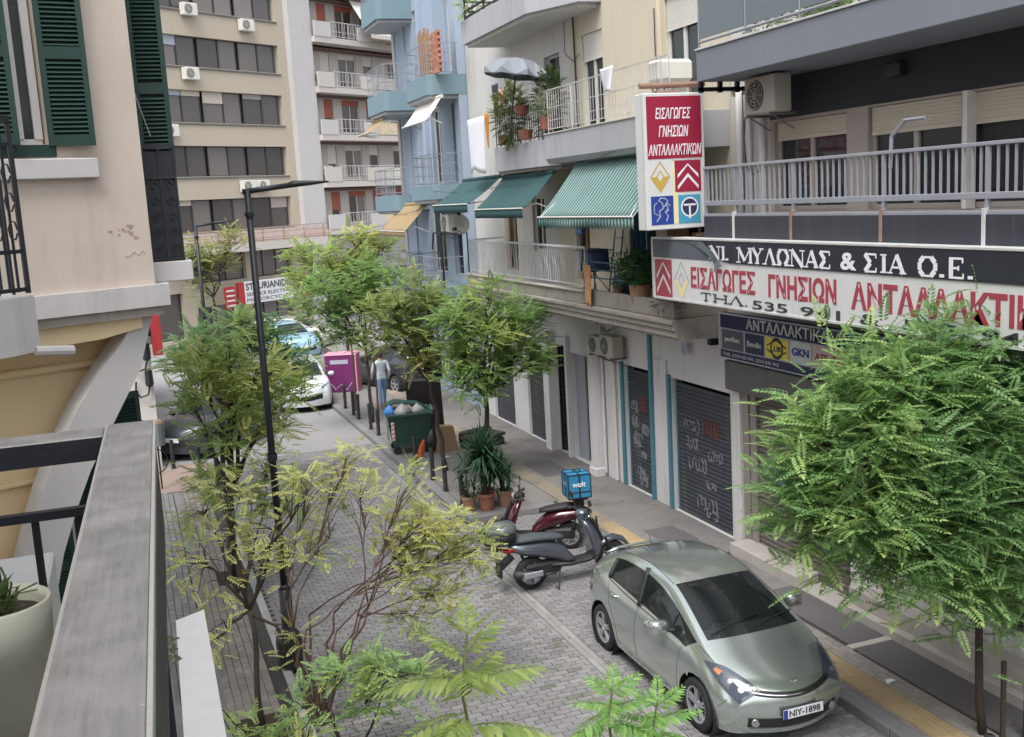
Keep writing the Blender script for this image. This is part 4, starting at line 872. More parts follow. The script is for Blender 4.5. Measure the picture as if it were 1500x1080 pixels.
def blue_balcony(Y0, Y1, z0, z1, cut=.5, out=1.15):
    B = MB(); B.prism([(bx(Y0), -.003), (bx(Y0), -out*.6), (bx(Y0)+cut, -out), (bx(Y1)-cut*.1, -out), (bx(Y1), -out*.85), (bx(Y1), -.003)], 2, z0, z1); bal = obj('balcony', B, M['blueb'], BL, local=True)
    B = MB(); B.prism([(bx(Y0)+.02, -.003), (bx(Y0)+.02, -out*.55), (bx(Y0)+cut, -out+.08), (bx(Y1)-.1, -out+.08), (bx(Y1)-.08, -.003)], 2, z0-.1, z0-.002); obj('soffit', B, M['slab'], bal, local=True)
    railing(bal, [(bx(Y0)+.04, -.05), (bx(Y0)+.04, -out*.55), (bx(Y0)+cut, -out+.06), (bx(Y1)-.06, -out+.06), (bx(Y1)-.06, -.05)], z1, z1+.85, M['rail'], .24, .008, rr=.016, mids=(z1+.3, z1+.58))
    return bal
blue_balcony(31.4, 27.2+1.45, 9.12, 9.66); blue_balcony(31.5, 28.66, 6.28, 6.68); blue_balcony(32.3, 28.66, 3.55, 3.8)
blue_balcony(36.3, 33.2, 6.0, 6.5); blue_balcony(36.3, 33.6, 9.15, 9.75, .4); blue_balcony(36.3, 33.8, 12.0, 12.75, .4); blue_balcony(36.3, 34.4, 3.4, 3.75, .4)
# brick and board screen on the upper blue balcony
sc_ = thing('balcony_screen', 'rusty boards and brickwork stacked behind the upper blue balcony railing', 'screen', (8.62, 30.2, 9.67), Q)
b = MB()
for k in range(7): b.box(.02+.16*k, .16+.16*k, -.02, .01, .0, 1.25+.1*math.sin(k*2.1), .003)
obj('board', b, M['wood'], sc_, local=True)
b = MB()
for r_ in range(14):
    for k in range(4): b.box(1.2+.2*k+(r_ % 2)*.1, 1.39+.2*k+(r_ % 2)*.1, -.02, .06, .078*r_, .07+.078*r_)
obj('brickwork', b, M['brick'], sc_, local=True)
awning('beige awning with long arms under the upper blue balcony', (8.6, 30.6, 9.0), Q, 2.4, .62, .5, M['beigeaw'], .02, curve=.0)
awning('tan awning of the blue building at first-floor height', (8.7, 33.6, 6.15), Q, 3.0, .75, .75, M['tan'], .15, curve=.05)
awning('small beige awning under the middle far blue balcony', (8.5, 36.0, 8.95), Q, 1.6, .4, .5, M['tan'], .05)
make_ac('dark shaded outdoor unit beside the tan awning of the blue building', (9.3, 30.0, 5.3), Q, .95, M['ac'])
# satellite dish and blue pipe bracket
dsh = thing('satellite_dish', 'grey satellite dish under the left green awning', 'satellite dish', (8.35, 26.3, 5.25), R(-50))
b = MB(); b.lathe([(.001, .08), (.12, .065), (.2, .02), (.25, -.02)], (0, 0, .35), 16, 1); obj('dish', b, M['acd'], dsh, local=True, smooth=True, solid=.008)
b = MB(); b.tube([(0, .1, .35), (.05, .15, .1), (.05, .15, -.9)], .02, 5); b.tube([(0, .1, .1), (0, -.35, .25)], .01, 4); b.box(-.04, .04, -.4, -.3, .2, .3, .01); obj('mast', b, M['iron'], dsh, local=True)
b = MB(); b.tube([(8.3, 29.0, 4.9), (8.3, 28.8, 5.35), (8.3, 27.6, 5.4), (8.35, 26.5, 5.3)], .025, 5); b.tube([(8.35, 28.2, 3.8), (8.35, 28.2, 5.38)], .03, 5); single('tube_stand', 'dark bent tube frame rising beside the blue balcony', 'stand', b, M['iron'])
# =============== far office block and white apartments ===============
AZ = R(90-55.4); OX, OY = 8.88, 57.
O = thing('office_building', 'beige office block with dark window bands facing the street end', 'building', (OX, OY, 0), AZ)
zb = [(-1.5, 1.0), (5.4, 6.95), (8.05, 9.5), (10.6, 12.1), (13.2, 14.6), (15.8, 17.3), (18.5, 20.)]
ho = [(-14, -.15, a, c) for a, c in zb[1:]]+[(-3.2, -.5, 2.95, 4.4), (-7.0, -3.6, 2.95, 4.4), (-13, -7.6, .4, 2.6), (-6.8, -4, -.1, 1.8), (-3.4, -.6, -.1, 1.8)]
wall(O, 'wall', M['officep'], -18, .42, -.3, 22, ho, d=.35)
for a, c in zb[1:]:
    for k in range(11):
        x1 = -.15-k*1.25; x0 = x1-1.25
        window(O, x0+.003, x1-(.12 if k % 2 == 0 else .003), a, c, y=.25, mull=0, fm=M['signink'], gm=M['winfar'], fw=.04, curtain=(rnd.random() < .28), roller=rnd.choice((0, 0, 0, 0, 0, 0, 0, .35, .15)), rm=rnd.choice((M['beigeframe'], M['roller'], M['ltgrey'])), slat=.1); 
for h in ho[6:]: window(O, *h, y=.25, mull=2, fm=M['signink'], gm=M['winfar'])
for a, c in zb[1:]+[(2.9, 4.4), (.0, 2.4)]: room(O, -17, 0, a-.1, c+.1, y=1.6, m=mat('office_dim', srgb(96, 90, 88), .95))
b = MB()
for a, c in zb[1:]: b.box(-14.05, -.1, -.06, -.003, a-.1, a-.03)
obj('sill', b, M['box'], O, local=True)
b = MB(); b.box(.42, 2.0, -.35, .6, -.3, 22); obj('pier', b, M['officew'], O, local=True)
b = MB(); b.box(-9, 1.2, -1.3, -.003, 4.35, 4.75); ob = obj('balcony', b, M['aptw'], O, local=True)
railing(ob, [(-9, -1.25), (1.15, -1.25)], 4.75, 5.45, M['rust'], 0, rr=.02, posts=1.4, mids=(4.95, 5.2))
b = MB(); b.box(-9, 1.1, -1.2, -1.17, 4.76, 5.35); obj('mesh_panel', b, mat('pale_railing_sheet', srgb(200, 180, 172), .9), ob, local=True)
b = MB()
for k in range(14): b.box(-7.5+.6*k, -7.3+.6*k, -.012, -.003, 4.9, 5.3)
for (ax, az, s_, lab) in ((-5.75, 15.5, 1, 'topmost left one on the office block'), (-2.3, 15.1, 1, 'topmost right one on the office block'), (-6.0, 12.55, 1, 'single unit under the second window band of the office block'), (-7.5, 9.9, 1, 'single unit at the left under the third window band'), (-3.15, 7.25, 1, 'left unit of the pair above the lowest window band'), (-2.15, 7.3, .9, 'right unit of the pair above the lowest window band')):
    v = Vector((OX, OY, 0))+Matrix.Rotation(AZ, 3, 'Z') @ Vector((ax, -.05, az)); make_ac('white outdoor unit, '+lab, tuple(v), AZ, s_, bracket=False)
W = thing('apartment_building', 'white apartment block with stacked long balconies next to the office block', 'building', (OX, OY, 0), AZ)
fl_ = [2.55, 5.05, 7.6, 10.1, 12.6, 15.2, 17.8]
hw = []
for z in fl_[1:]:
    for (a, c) in ((2.3, 3.0), (3.5, 4.2), (4.9, 6.3), (6.9, 7.7), (9, 10.5)): hw.append((a, c, z+.25, z+2.05))
wall(W, 'wall', M['aptw'], 1.95, 16, -.3, 22, hw+[(2.5, 9, -.1, 2.2)], y=.65)
wf = []
for i, h in enumerate(hw):
    col_ = i % 5
    window(W, *h, y=.75, mull=1 if col_ in (2, 4) else 0, fm=M['frame'], gm=M['winfar'], roller=(.5, .35, .2, .6, .3)[(i*3) % 5] if col_ != 2 else .15, rm=mat('brick_red_blind', srgb(166, 96, 80), .8) if (i // 5) % 2 == 0 or col_ == 0 else M['beigeaw'], slat=.12, curtain=col_ == 2)
for z in fl_: room(W, 2, 16, z, z+2.3, y=2.6)
room(W, 2, 16, -.2, 2.4, y=2.4)
for i, z in enumerate(fl_[1:]):
    b = MB(); b.box(1.98, 16, -.6, .645, z-.28, z+.02); bal = obj('balcony', b, M['aptw'], W, local=True)
    for a_ in ((1.96, 3.2, .8), (5.3, 6.4, .75)): b = MB(); b.box(a_[0], a_[1], -.63, -.55, z+.02, z+a_[2]); obj('parapet', b, M['aptw'] if i % 2 else M['officew'], bal, local=True)
    railing(bal, [(3.2, -.6), (16, -.6)], z+.02, z+.85, M['whiterail'], .22 if i != 2 else .3, .012, rr=.022, mids=(z+.35, ))
    b = MB(); b.box(6.5, 15, -.5, -.47, z+.1, z+.75); obj('rail_cloth', b, M['beigeaw'] if i % 2 else mat('cream_sheet', srgb(214, 196, 160), .9), bal, local=True)
    b = MB(); b.box(1.99, 16, .2, .64, z+2.1, z+2.22); obj('shade_beam', b, mat('brown_soffit', srgb(104, 84, 74), .9), bal, local=True)
v = Vector((OX, OY, 0))+Matrix.Rotation(AZ, 3, 'Z') @ Vector((5.2, -.3, 17.2))
awning('large beige awning high on the white apartment block', (v.x, v.y, 17.3), AZ, 3.6, 1.9, 1.4, M['beigeaw'], .2)
for (ax, zz, lab) in ((2.6, 12.9, 'fourth'), (2.8, 8.0, 'second'), (8.3, 5.6, 'first')):
    v = Vector((OX, OY, 0))+Matrix.Rotation(AZ, 3, 'Z') @ Vector((ax, .3, zz)); make_ac('outdoor unit standing on the '+lab+' balcony of the white apartment block', tuple(v), AZ, .9, bracket=False)
# STAURIANIDIS sign
v = Vector((OX, OY, 0))+Matrix.Rotation(AZ, 3, 'Z') @ Vector((-4.7, -1.0, 1.75))
s = thing('shop_sign', 'white sign with grey lettering between red striped ends at the street end', 'sign', tuple(v), AZ)
b = MB(); b.box(0, 3.2, 0, .2, 0, 1.1, .01); obj('board', b, M['signw'], s, local=True)
b = MB(); put_text(b, 's1', .1, -.01, .68); put_text(b, 's2', .12, -.01, .38); put_text(b, 's3', .12, -.01, .1); obj('lettering', b, M['signink'], s, local=True)
for a_ in ((-.35, -.002, -.01, .2, 0, 1.1), (-1.2, -.6, -.02, .1, -.1, .95), (3.205, 4.2, -.015, .18, .05, 1.15)): b = MB(); b.box(*a_); obj('red_end', b, M['redb'], s, local=True)
b = MB()
for k in range(4): b.prism([(3.25, .15+.25*k), (4.15, .25+.25*k), (4.15, .33+.25*k), (3.25, .25+.25*k)], 1, -.03, -.016); b.box(-1.15, -.65, -.03, -.021, .0+.24*k, .08+.24*k)
obj('stripe', b, M['signw'], s, local=True)
# closing buildings beyond, left and right of the end
b = MB(); b.box(-14, 1.2, 62, 66, -.3, 20); single('far_building', 'plain beige block seen low behind the far lamp', 'building', b, M['officep'])
# =============== left far wall with red banner ===============
L2 = thing('house', 'grey-white house wall beyond the corner building at the left', 'building', (-3, 27.5, 0), 0)
b = MB(); b.box(-8, 3.45, 0, 12, 0, 3.95); obj('wall', b, M['creamsh'], L2, local=True)
b = MB(); b.box(2.6, 3.4, -.25, -.01, 3.2, 3.6, .02); b.box(3.3, 3.55, .3, .6, 3.3, 3.7); obj('box_lamp', b, M['signink'], L2, local=True)
b = MB(); b.box(3.52, 3.76, -.12, .1, 2.85, 3.95, .01); o = link('banner', b.mesh('banner', M['redb'])); o.location = (-3, 27.5, 0); tag(o, 'upright red banner on the left house wall by the tree', 'banner')
b = MB()
for zz in (2.75, 2.1):
    b.tube([(3.05, -.1, zz+.15), (3.02, -.12, zz-.1), (3.12, -.12, zz-.25), (3.3, -.12, zz-.2), (3.36, -.12, zz)], .025, 5); b.lathe([(.05, zz+.0), (.1, zz+.05), (.09, zz+.4), (.03, zz+.45)], (3.36, -.12, 0), 8)
o = link('wall_lantern', b.mesh('wall_lantern', M['iron'])); o.location = (-3, 27.5, 0); tag(o, 'pair of black hooked lanterns on the left house wall', 'lantern')
b = MB(); b.box(-2.2, -.15, 20.2, 27.4, 3.95, 4.2); b.tube([(-.2, 20.3, 0), (-.2, 20.3, 4)], .05, 6)
# grey mesh basket on a pole
bk = thing('street_basket', 'grey round litter basket on a pole beside the parked bicycle', 'litter bin', (.35, 25.0, .04), 0)
b = MB(); b.lathe([(.17, 1.05), (.2, 1.55)], (0, 0, 0), 14, cap=True); obj('basket', b, mat('basket_grey', srgb(130, 140, 146), .7), bk, local=True); b = MB(); b.tube([(0, .05, 0), (0, .05, 1.2)], .02, 5); obj('pole', b, M['iron'], bk, local=True); b = MB(); b.lathe([(.19, 1.56), (.15, 1.62), (.01, 1.64)], (0, 0, 0), 10); obj('litter', b, M['card'], bk, local=True)
# =============== left corner building ===============
LZ = R(22); LX, LY = .33, 12.0
LB = thing('corner_building', 'pinkish beige corner building with green louvred shutters and ochre underside', 'building', (LX, LY, 0), LZ)
wx = [(-2.05, -.5-.62+.0, 6.97, 9.3)]
wall(LB, 'wall', M['pinkp'], -4.5, 0, 5.5, 15, [(-1.75, -.93, 6.98, 9.4)], d=.25, thick=2)
b = MB(); b.quad((0, 0, 5.5), (.0, 0, 15), (-3.2, 7.5, 15), (-3.2, 7.5, 5.5)); 
sw_ = MB(); c_, s_ = math.cos(-LZ), math.sin(-LZ)
P_ = lambda X, Y: ((X-LX)*c_-(Y-LY)*s_, (X-LX)*s_+(Y-LY)*c_)
sw_.prism([P_(LX, LY+.01), P_(LX, 20), P_(LX-3, 20), P_(LX-3, LY+.5)], 2, 5.5, 15); obj('side_wall', sw_, M['pinkp'], LB, local=True)
b = MB(); b.prism([(-4.6, -.06), (.12, -.06), P_(LX+.13, 20), P_(LX-3, 20)], 2, 5.27, 5.5); bd = obj('band', b, M['band'], LB, local=True)
b = MB(); b.prism([(-4.6, -.02), (.06, -.02), P_(LX+.05, 20), P_(LX-3, 20)], 2, 5.17, 5.268); obj('soffit', b, M['oldslab'], bd, local=True)
b = MB(); b.box(-2.0, -.5, -.09, -.003, 6.64, 6.84, .01); obj('sill', b, M['band'], LB, local=True)
wn = MB(); wn.box(-1.73, -.95, .12, .18, 6.985, 7.04); wn.box(-1.03, -.95, .1, .18, 7.04, 9.4); wn.box(-1.2, -1.13, .1, .18, 7.04, 9.4); wn.box(-1.73, -1.66, .1, .18, 7.04, 9.4); wo_ = obj('window', wn, M['frame'], LB, local=True)
pn = MB(); pn.box(-1.7, -1.0, .13, .14, 7.03, 9.4); obj('pane', pn, M['win'], wo_, local=True); room(LB, -1.8, -.9, 6.95, 9.5)
wn = MB(); wn.box(-1.8, -.88, -.03, .1, 6.86, 6.975); obj('green_ledge', wn, M['shgreen'], LB, local=True)
def louvre_leaf(parent, w_, h_, loc, rz, n=44, split=(.52,)):
    b = MB(); st = .055
    b.box(0, st, 0, .035, 0, h_, .003); b.box(w_-st, w_, 0, .035, 0, h_, .003); b.box(st, w_-st, .0, .034, 0, .11); b.box(st, w_-st, .0, .034, h_-.09, h_)
    for f in split: b.box(st, w_-st, .0, .034, h_*f-.06, h_*f+.06)
    o = link('shutter', b.mesh('shutter', M['shgreen']), parent); o.location = loc; o.rotation_euler = (0, 0, rz)
    k = MB(); k.add([(st, .004, 0), (w_-st, .004, 0), (w_-st, .03, .028), (st, .03, .028), (st, .0, .006), (w_-st, .0, .006), (w_-st, .026, .034), (st, .026, .034)], [(0, 1, 2, 3), (7, 6, 5, 4), (4, 5, 1, 0), (3, 2, 6, 7)])
    me = k.mesh('slat', M['shgreen']); z = .13
    while z < h_-.12:
        if all(abs(z+.02-h_*f) > .075 for f in split): inst('slat', me, o, (0, 0, z))
        z += .044
    bb = MB(); bb.box(st, w_-st, .033, .036, .1, h_-.08); obj('backing', bb, M['dark'], o, local=True)
    return o
louvre_leaf(LB, .5, 2.45, (-1.74, -.03, 6.97), R(-14), split=(.36,))
louvre_leaf(LB, .44, 2.5, (-.95, -.05, 6.96), R(-12), split=(.36,))
# street-side balcony beyond the corner with shutter and iron panel
bb = thing('street_balcony', 'black scrolled iron balcony and green shutter projecting past the corner', 'balcony', (LX, 12.35, 5.72), 0)
b = MB(); b.box(-.05, .42, -.05, 3.5, -.22, -.0, .01); obj('slab', b, M['band'], bb, local=True)
b = MB(); 
b.tube([(0, 0, 1.25), (.34, 0, 1.25), (.34, 3.3, 1.25)], .03, 4); b.tube([(0, 0, .03), (.34, 0, .03), (.34, 3.3, .03)], .02, 4); b.box(.0, .34, -.01, .01, .9, .94)
for k in range(3): b.tube([(.02+.16*k, 0, 0), (.02+.16*k, 0, 1.25)], .014, 4)
for k in range(5):
    for j in (0, 1):
        x_, z_ = .1+.16*j, .1+.17*k
        b.tube([(x_+.05*math.cos(t*.9)*(1-t/9), 0, z_+.05+.06*math.sin(t*.9)*(1-t/9)) for t in range(8)], .009, 4)
for k in range(24): b.tube([(.34, .14*k, 0), (.34, .14*k, 1.25)], .01, 4)
b.box(.0, .33, .02, .03, .05, 1.2)
obj('railing', b, M['iron'], bb, local=True)
louvre_leaf(bb, .36, 2.9, (.0, .05, 1.0), R(0), split=(.3, ))
b = MB(); b.box(.0, .33, .1, .14, 0, 4.2); obj('door', b, M['shgreen'], bb, local=True)
b = MB(); b.tube([(-.25, -.12, 3.6), (-.12, -.2, 2.6), (-.03, -.2, 1.9), (-.06, -.2, .9), (-.05, -.18, .5), (-.3, -.3, .28), (-.8, -.55, .1), (-1.3, -.7, .02)], .006, 4); b.tube([(-.3, -.1, 3.6), (-.05, -.2, 2.7), (0, -.2, 1.8), (.12, -.1, 1.35)], .005, 4)
single('wall_cable', 'thin sagging cable running across the beige corner wall', 'cable', MB().add([(x_+LX, y_+12.35, z_+5.72) for x_, y_, z_ in b.v], b.f), M['ltgrey'])
# ochre recess under the upper floor and the curved grey bracket
b = MB(); b.prism([(-5, 0), (-1.6, 0), (-1.55, 1.8), (-1.3, 2.8), (-1.0, 3.45), (-.5, 4.1), (-.15, 4.55), (-.02, 5.165), (-5, 5.165)], 1, .8, 1.0); b.prism([(-.18, 5.165), (-.2, 4.7), (-.5, 4.3), (-.9, 3.7), (-1.2, 3.1), (-1.5, 2.2), (-1.6, 0), (-1.66, 0), (-1.56, 2.2), (-1.25, 3.1), (-.95, 3.7), (-.55, 4.3), (-.25, 4.7), (-.22, 5.165)], 1, .46, .8); obj('ochre_wall', b, M['ochre'], LB, local=True)
b = MB(); b.prism([(-5, 5.165), (-.16, 5.165), (-.16, 5.05), (-.6, 4.98), (-5, 4.8)], 1, .08, .8); b.box(-5, -.9, .74, .798, 3.45, 3.5, .01); b.box(-5, -.4, .7, .798, 4.62, 4.7, .02); obj('ochre_moulding', b, M['ochre'], LB, local=True)
crv = [(-.02, 5.165), (-.08, 5.0), (-.22, 4.6), (-.42, 4.3), (-.62, 4.0), (-.88, 3.6), (-1.08, 3.2), (-1.25, 2.8), (-1.4, 2.3), (-1.5, 1.6), (-1.5, .0), (-1.95, 0), (-1.9, 1.6), (-1.78, 2.3), (-1.62, 2.9), (-1.38, 3.5), (-1.14, 3.95), (-.92, 4.3), (-.66, 4.62), (-.38, 4.92), (-.2, 5.165)]
b = MB(); b.prism(crv, 1, .12, .45); obj('curved_bracket', b, M['band'], LB, local=True)
# green shutters at street level beyond
gs_ = thing('door_shutter', 'open dark green louvred shutter at street level beyond the rail', 'shutter', (-1.35, 13.6, .04), 0)
for k in range(3): louvre_leaf(gs_, .46, 4.0, (.0+.47*k, .25*k, 0), R(12), split=(.5, ))
# left neighbouring balcony with black iron railing
nb = thing('neighbour_balcony', 'neighbouring balcony at the left edge with ornate black iron railing', 'balcony', (-.55, 8.2, 5.72), R(22))
b = MB(); b.prism([(-2.2, 0), (.02, 0), (.02, .16), (-2.2, .9)], 2, -.5, -.05)
b = MB(); b.prism([(-.2, 0), (.0, 0.15), (-.0, 3.0), (-2.5, 3.0), (-2.5, -.85)], 2, -.42, -.02); obj('slab', b, M['band'], nb, local=True)
b = MB(); p0, p1 = Vector((-.03, .17, 0)), Vector((-2.4, -.8, 0)); b.tube([p0+Vector((0, 0, 1.22)), p1+Vector((0, 0, 1.22))], .035, 4); b.tube([p0+Vector((0, 0, 1.05)), p1+Vector((0, 0, 1.05))], .015, 4); b.tube([p0+Vector((0, 0, .3)), p1+Vector((0, 0, .3))], .02, 4); b.tube([p0+Vector((0, 0, .03)), p1+Vector((0, 0, .03))], .02, 4)
for k in range(22):
    q = p0.lerp(p1, k/21); b.tube([q, q+Vector((0, 0, 1.22))], .013 if k else .022, 4)
    if k < 21:
        q2 = p0.lerp(p1, (k+.5)/21)
        for z_ in (.45, .65, .85): b.tube([q2+Vector((.03*math.cos(t), 0, z_+.07*math.sin(t))) for t in (0, 1, 2, 3, 4, 5, 6)], .008, 4)
for k in range(12): q = Vector((-.03, .17+.2*k, 0)); b.tube([q, q+Vector((0, 0, 1.22))], .012, 4)
b.tube([(-.03, .17, 1.22), (-.03, 2.6, 1.22)], .03, 4)
obj('railing', b, M['iron'], nb, local=True)
b = MB(); b.tube([(-.62, 8.05, 5.33), (-.38, 8.15, 5.3)], .035, 8); single('drain_spout', 'short round drain spout under the neighbouring balcony', 'pipe', b, M['band'])
# =============== our own side: house behind, terrace and balcony ===============
HB = thing('house', 'house wall on the near left that the balcony belongs to', 'building', (-1.6, -6, 0), 0)
b = MB(); b.box(-8, .0, 0, 12.0, 0, 14); obj('wall', b, M['pinkp'], HB, local=True)
ow = thing('balcony', 'worn aluminium-topped balcony railing in the left foreground', 'balcony', (-.105, 0, 4.5), R(-2))
b = MB(); b.box(-1.6, -.02, -3, 3.3, -.2, -.02); obj('slab', b, M['asph'], ow, local=True)
# main hand rail: profile, 14 cm wide, top at z 5.6
RZ = 1.1
b = MB(); b.prism([(-.105, RZ-.065), (-.105, RZ-.006), (-.098, RZ), (.028, RZ), (.034, RZ-.006), (.034, RZ-.065)], 1, -1.5, 3.33); obj('hand_rail', b, M['alu'], ow, local=True)
b = MB(); b.box(.0305, .0375, -1.5, 3.332, RZ-.012, RZ+.0015); b.tube([(-.1, -1.5, RZ-.001), (-.1, 3.33, RZ-.001)], .0035, 5); obj('rail_edge', b, M['alue'], ow, local=True)
b = MB(); b.box(-1.6, -.106, 3.17, 3.31, RZ-.062, RZ-.001, .004); obj('end_rail', b, M['alu'], ow, local=True)
b = MB(); b.box(-1.6, -.106, 3.163, 3.169, RZ-.068, RZ-.004); obj('end_rail_shaded_face', b, M['iron'], ow, local=True)  # black strip: shade on the front of the end rail put into colour
b = MB(); b.box(.018, .033, -1.5, 3.2, .80, RZ-.066); obj('side_sheet', b, M['iron'], ow, local=True)
b = MB(); b.box(-1.6, -.08, 3.225, 3.255, .86, .885); b.box(-1.6, -.06, 3.225, 3.255, .08, .105); lr = obj('lower_rail', b, M['iron'], ow, local=True)
me = bar_mesh(.76, .011, M['iron'])
for k in range(12): inst('baluster', me, lr, (-.2-.118*k, 3.24, .105), (0, 0, R(45)))
b = MB(); b.box(-.035, .0, 3.2, 3.26, 0, RZ-.066); obj('corner_post', b, M['iron'], ow, local=True)
# droppings and scuffs stay in the rail material; flat white ledge below
b = MB(); b.prism([(.06, 4.2), (.285, 5.3), (.34, 8.72), (.11, 8.58), (.04, 6.0), (-.02, 4.2)], 2, 2.84, 3.0); lg = single('terrace_wall_coping', 'bright concrete coping with a slanted end beyond the railing', 'coping', b, mat('bright_concrete', srgb(205, 205, 205), .85, var=.06, scale=5, dirt=.2, dirtc=(.4, .39, .37), bump=.4, bscale=60))
b = MB(); b.box(-.14, .03, 3.5, 8.5, 2.5, 2.9); single('terrace_gutter', 'narrow grey ledge with moss beside the bright coping', 'ledge', b, M['kerb'])
b = MB()
for k in range(60):
    x_, y_ = -.02+rnd.gauss(.05, .03), rnd.gauss(7.95, .16); s2 = rnd.uniform(.01, .03); b.add([(x_-s2, y_, 3.0), (x_, y_-s2, 3.0), (x_+s2, y_, 3.0), (x_, y_+s2, 3.0), (x_, y_, 3.0+s2*.9)], [(0, 1, 4), (1, 2, 4), (2, 3, 4), (3, 0, 4)])
o = single('moss_clump', 'dark moss clumps on the ledge end by the coping', 'moss', b, mat('moss_dark', srgb(88, 86, 66), .95, var=.4, scale=20)); o['kind'] = 'stuff'
# white cabinet / outdoor unit beyond the end rail
cb = thing('utility_cabinet', 'whitish metal cabinet standing just past the balcony end rail', 'cabinet', (-.9, 4.2, 3.6), 0)
b = MB(); b.box(0, .52, 0, .38, 0, 1.28, .012); obj('casing', b, mat('grey_white_casing', srgb(176, 178, 178), .6, var=.06, streak=.4, dirtc=(.3, .3, .28)), cb, local=True)
b = MB(); b.box(.05, .47, -.006, -.001, .9, 1.1); b.box(.05, .47, -.006, -.001, .2, .8); obj('grille', b, M['fan'], cb, local=True)
b = MB(); b.box(-1.5, -.3, 3.9, 5.5, 3.4, 3.6); single('neighbour_terrace', 'low grey terrace roof under the metal cabinet', 'terrace', b, M['kerb'])
# flower pot with a straggly plant, inside the balcony
pt = thing('flower_pot', 'pale plastic flower pot with a straggly green plant on the balcony', 'flower pot', (-.33, 2.4, 5.06), 0)
b = MB(); b.lathe([(.001, .0), (.082, .0), (.097, .25), (.106, .255), (.112, .39), (.107, .395), (.1, .37), (.095, .345)], (0, 0, 0), 36); obj('pot', b, M['gplast'], pt, local=True, smooth=True)
pt.location = (-.327, 2.4, 5.11); pt.scale = (1, 1, .78)
b = MB(); b.lathe([(.097, .35), (.05, .36), (.001, .362)], (0, 0, 0), 16); obj('soil', b, M['soil'], pt, local=True)
b = MB(); b.box(-.14, .14, -.14, .14, -.56, 0, .02); obj('stand', b, M['iron'], pt, local=True)

b = MB()
for k in range(2):
    x0_ = rnd.uniform(-1.1, -.1); z0_ = rnd.uniform(5.6, 6.5); pts = [(x0_, -.003, z0_)]
    for q in range(5): x0_ += rnd.uniform(-.02, .12); z0_ += rnd.uniform(-.05, .05); pts.append((x0_, -.003, z0_))
    if pts[-1][0] < -.03: b.tube(pts, .0025, 3)
obj('crack', b, M['ink2'], LB, local=True)
b = MB()
for k in range(14):
    x0_ = -.25+rnd.gauss(0, .09); z0_ = 6.1+rnd.gauss(0, .03); s_3 = rnd.uniform(.01, .035); b.add([(x0_+s_3*math.cos(a)*rnd.uniform(.5, 1.3), -.0025, z0_+.6*s_3*math.sin(a)) for a in (0, 1.05, 2.1, 3.14, 4.2, 5.2)], [(0, 1, 2, 3, 4, 5)])
obj('chipped_paint', b, M['ink2'], LB, local=True)
b = MB()
for (y0_, z0_, y1_, z1_, sg_) in ((15.0, 7.3, 20.5, 6.7, .15), (20.5, 6.75, 28.7, 6.5, .2), (28.7, 6.2, 36, 6.0, .2)):
    b.tube([(8.38, y0_+(y1_-y0_)*t/8, z0_+(z1_-z0_)*t/8-sg_*math.sin(math.pi*t/8)) for t in range(9)], .007, 4)
single('service_cable', 'thin dark cable sagging along the right-hand balconies', 'cable', b, M['signink'])
# =============== foliage ===============
def leaf_template(n=6, L=.3, lw=.028, ll=.075, taper=.45, droop=.25, terminal=True):
    """pinnate leaf along +x: leaflets as bent quads; returns verts (k,4,3)"""
    q = []
    for i in range(n):
        t = (i+.8)/n; x = L*t; s = 1-taper*abs(t-.45)*1.3
        for sg in (1, -1):
            l_, w_ = ll*s, lw*s; z = -droop*L*t*t
            a = math.radians(62-14*t); dx, dy = math.cos(a), sg*math.sin(a)
            q.append([(x, sg*.003, z), (x+dx*l_*.5+dy*sg*-0+w_*.5*-dy*sg*0+w_*.5*abs(dy)*-1, dy*l_*.5+w_*.5*dx*sg, z-.005), (x+dx*l_, dy*l_, z-.28*l_), (x+dx*l_*.5+w_*.5*abs(dy), dy*l_*.5-w_*.5*dx*sg, z-.004)])
    if terminal:
        z = -droop*L; q.append([(L, 0, z), (L+ll*.45, lw*.55, z-.01), (L+ll, 0, z-.03), (L+ll*.45, -lw*.55, z-.01)])
    return np.array(q)
def leaf_mesh(name, tmpl, pos, dirs, ups, scales, tones, m):
    """place many compound leaves; one mesh"""
    N = len(pos); K = tmpl.shape[0]
    x = dirs/np.linalg.norm(dirs, axis=1, keepdims=True)
    y = np.cross(ups, x); ny = np.linalg.norm(y, axis=1, keepdims=True); ny[ny < 1e-6] = 1; y /= ny; z = np.cross(x, y)
    t = tmpl.reshape(-1, 3)
    j = 1+nprng.normal(0, .05, (N, t.shape[0], 1))
    P = (t[None, :, 0:1]*x[:, None, :]+t[None, :, 1:2]*y[:, None, :]*j+t[None, :, 2:3]*z[:, None, :])*scales[:, None, None]+pos[:, None, :]
    P = P.reshape(-1, 3); nf = N*K
    me = bpy.data.meshes.new(name); me.vertices.add(len(P)); me.vertices.foreach_set('co', P.astype(np.float32).ravel())
    me.loops.add(nf*4); me.polygons.add(nf)
    me.loops.foreach_set('vertex_index', np.arange(nf*4, dtype=np.int32)); me.polygons.foreach_set('loop_start', np.arange(0, nf*4, 4, dtype=np.int32)); me.polygons.foreach_set('loop_total', np.full(nf, 4, dtype=np.int32))
    a = me.attributes.new('tone', 'FLOAT', 'POINT'); a.data.foreach_set('value', np.repeat(tones, K*4).astype(np.float32))
    me.materials.append(m); me.update(); me.validate(); return me
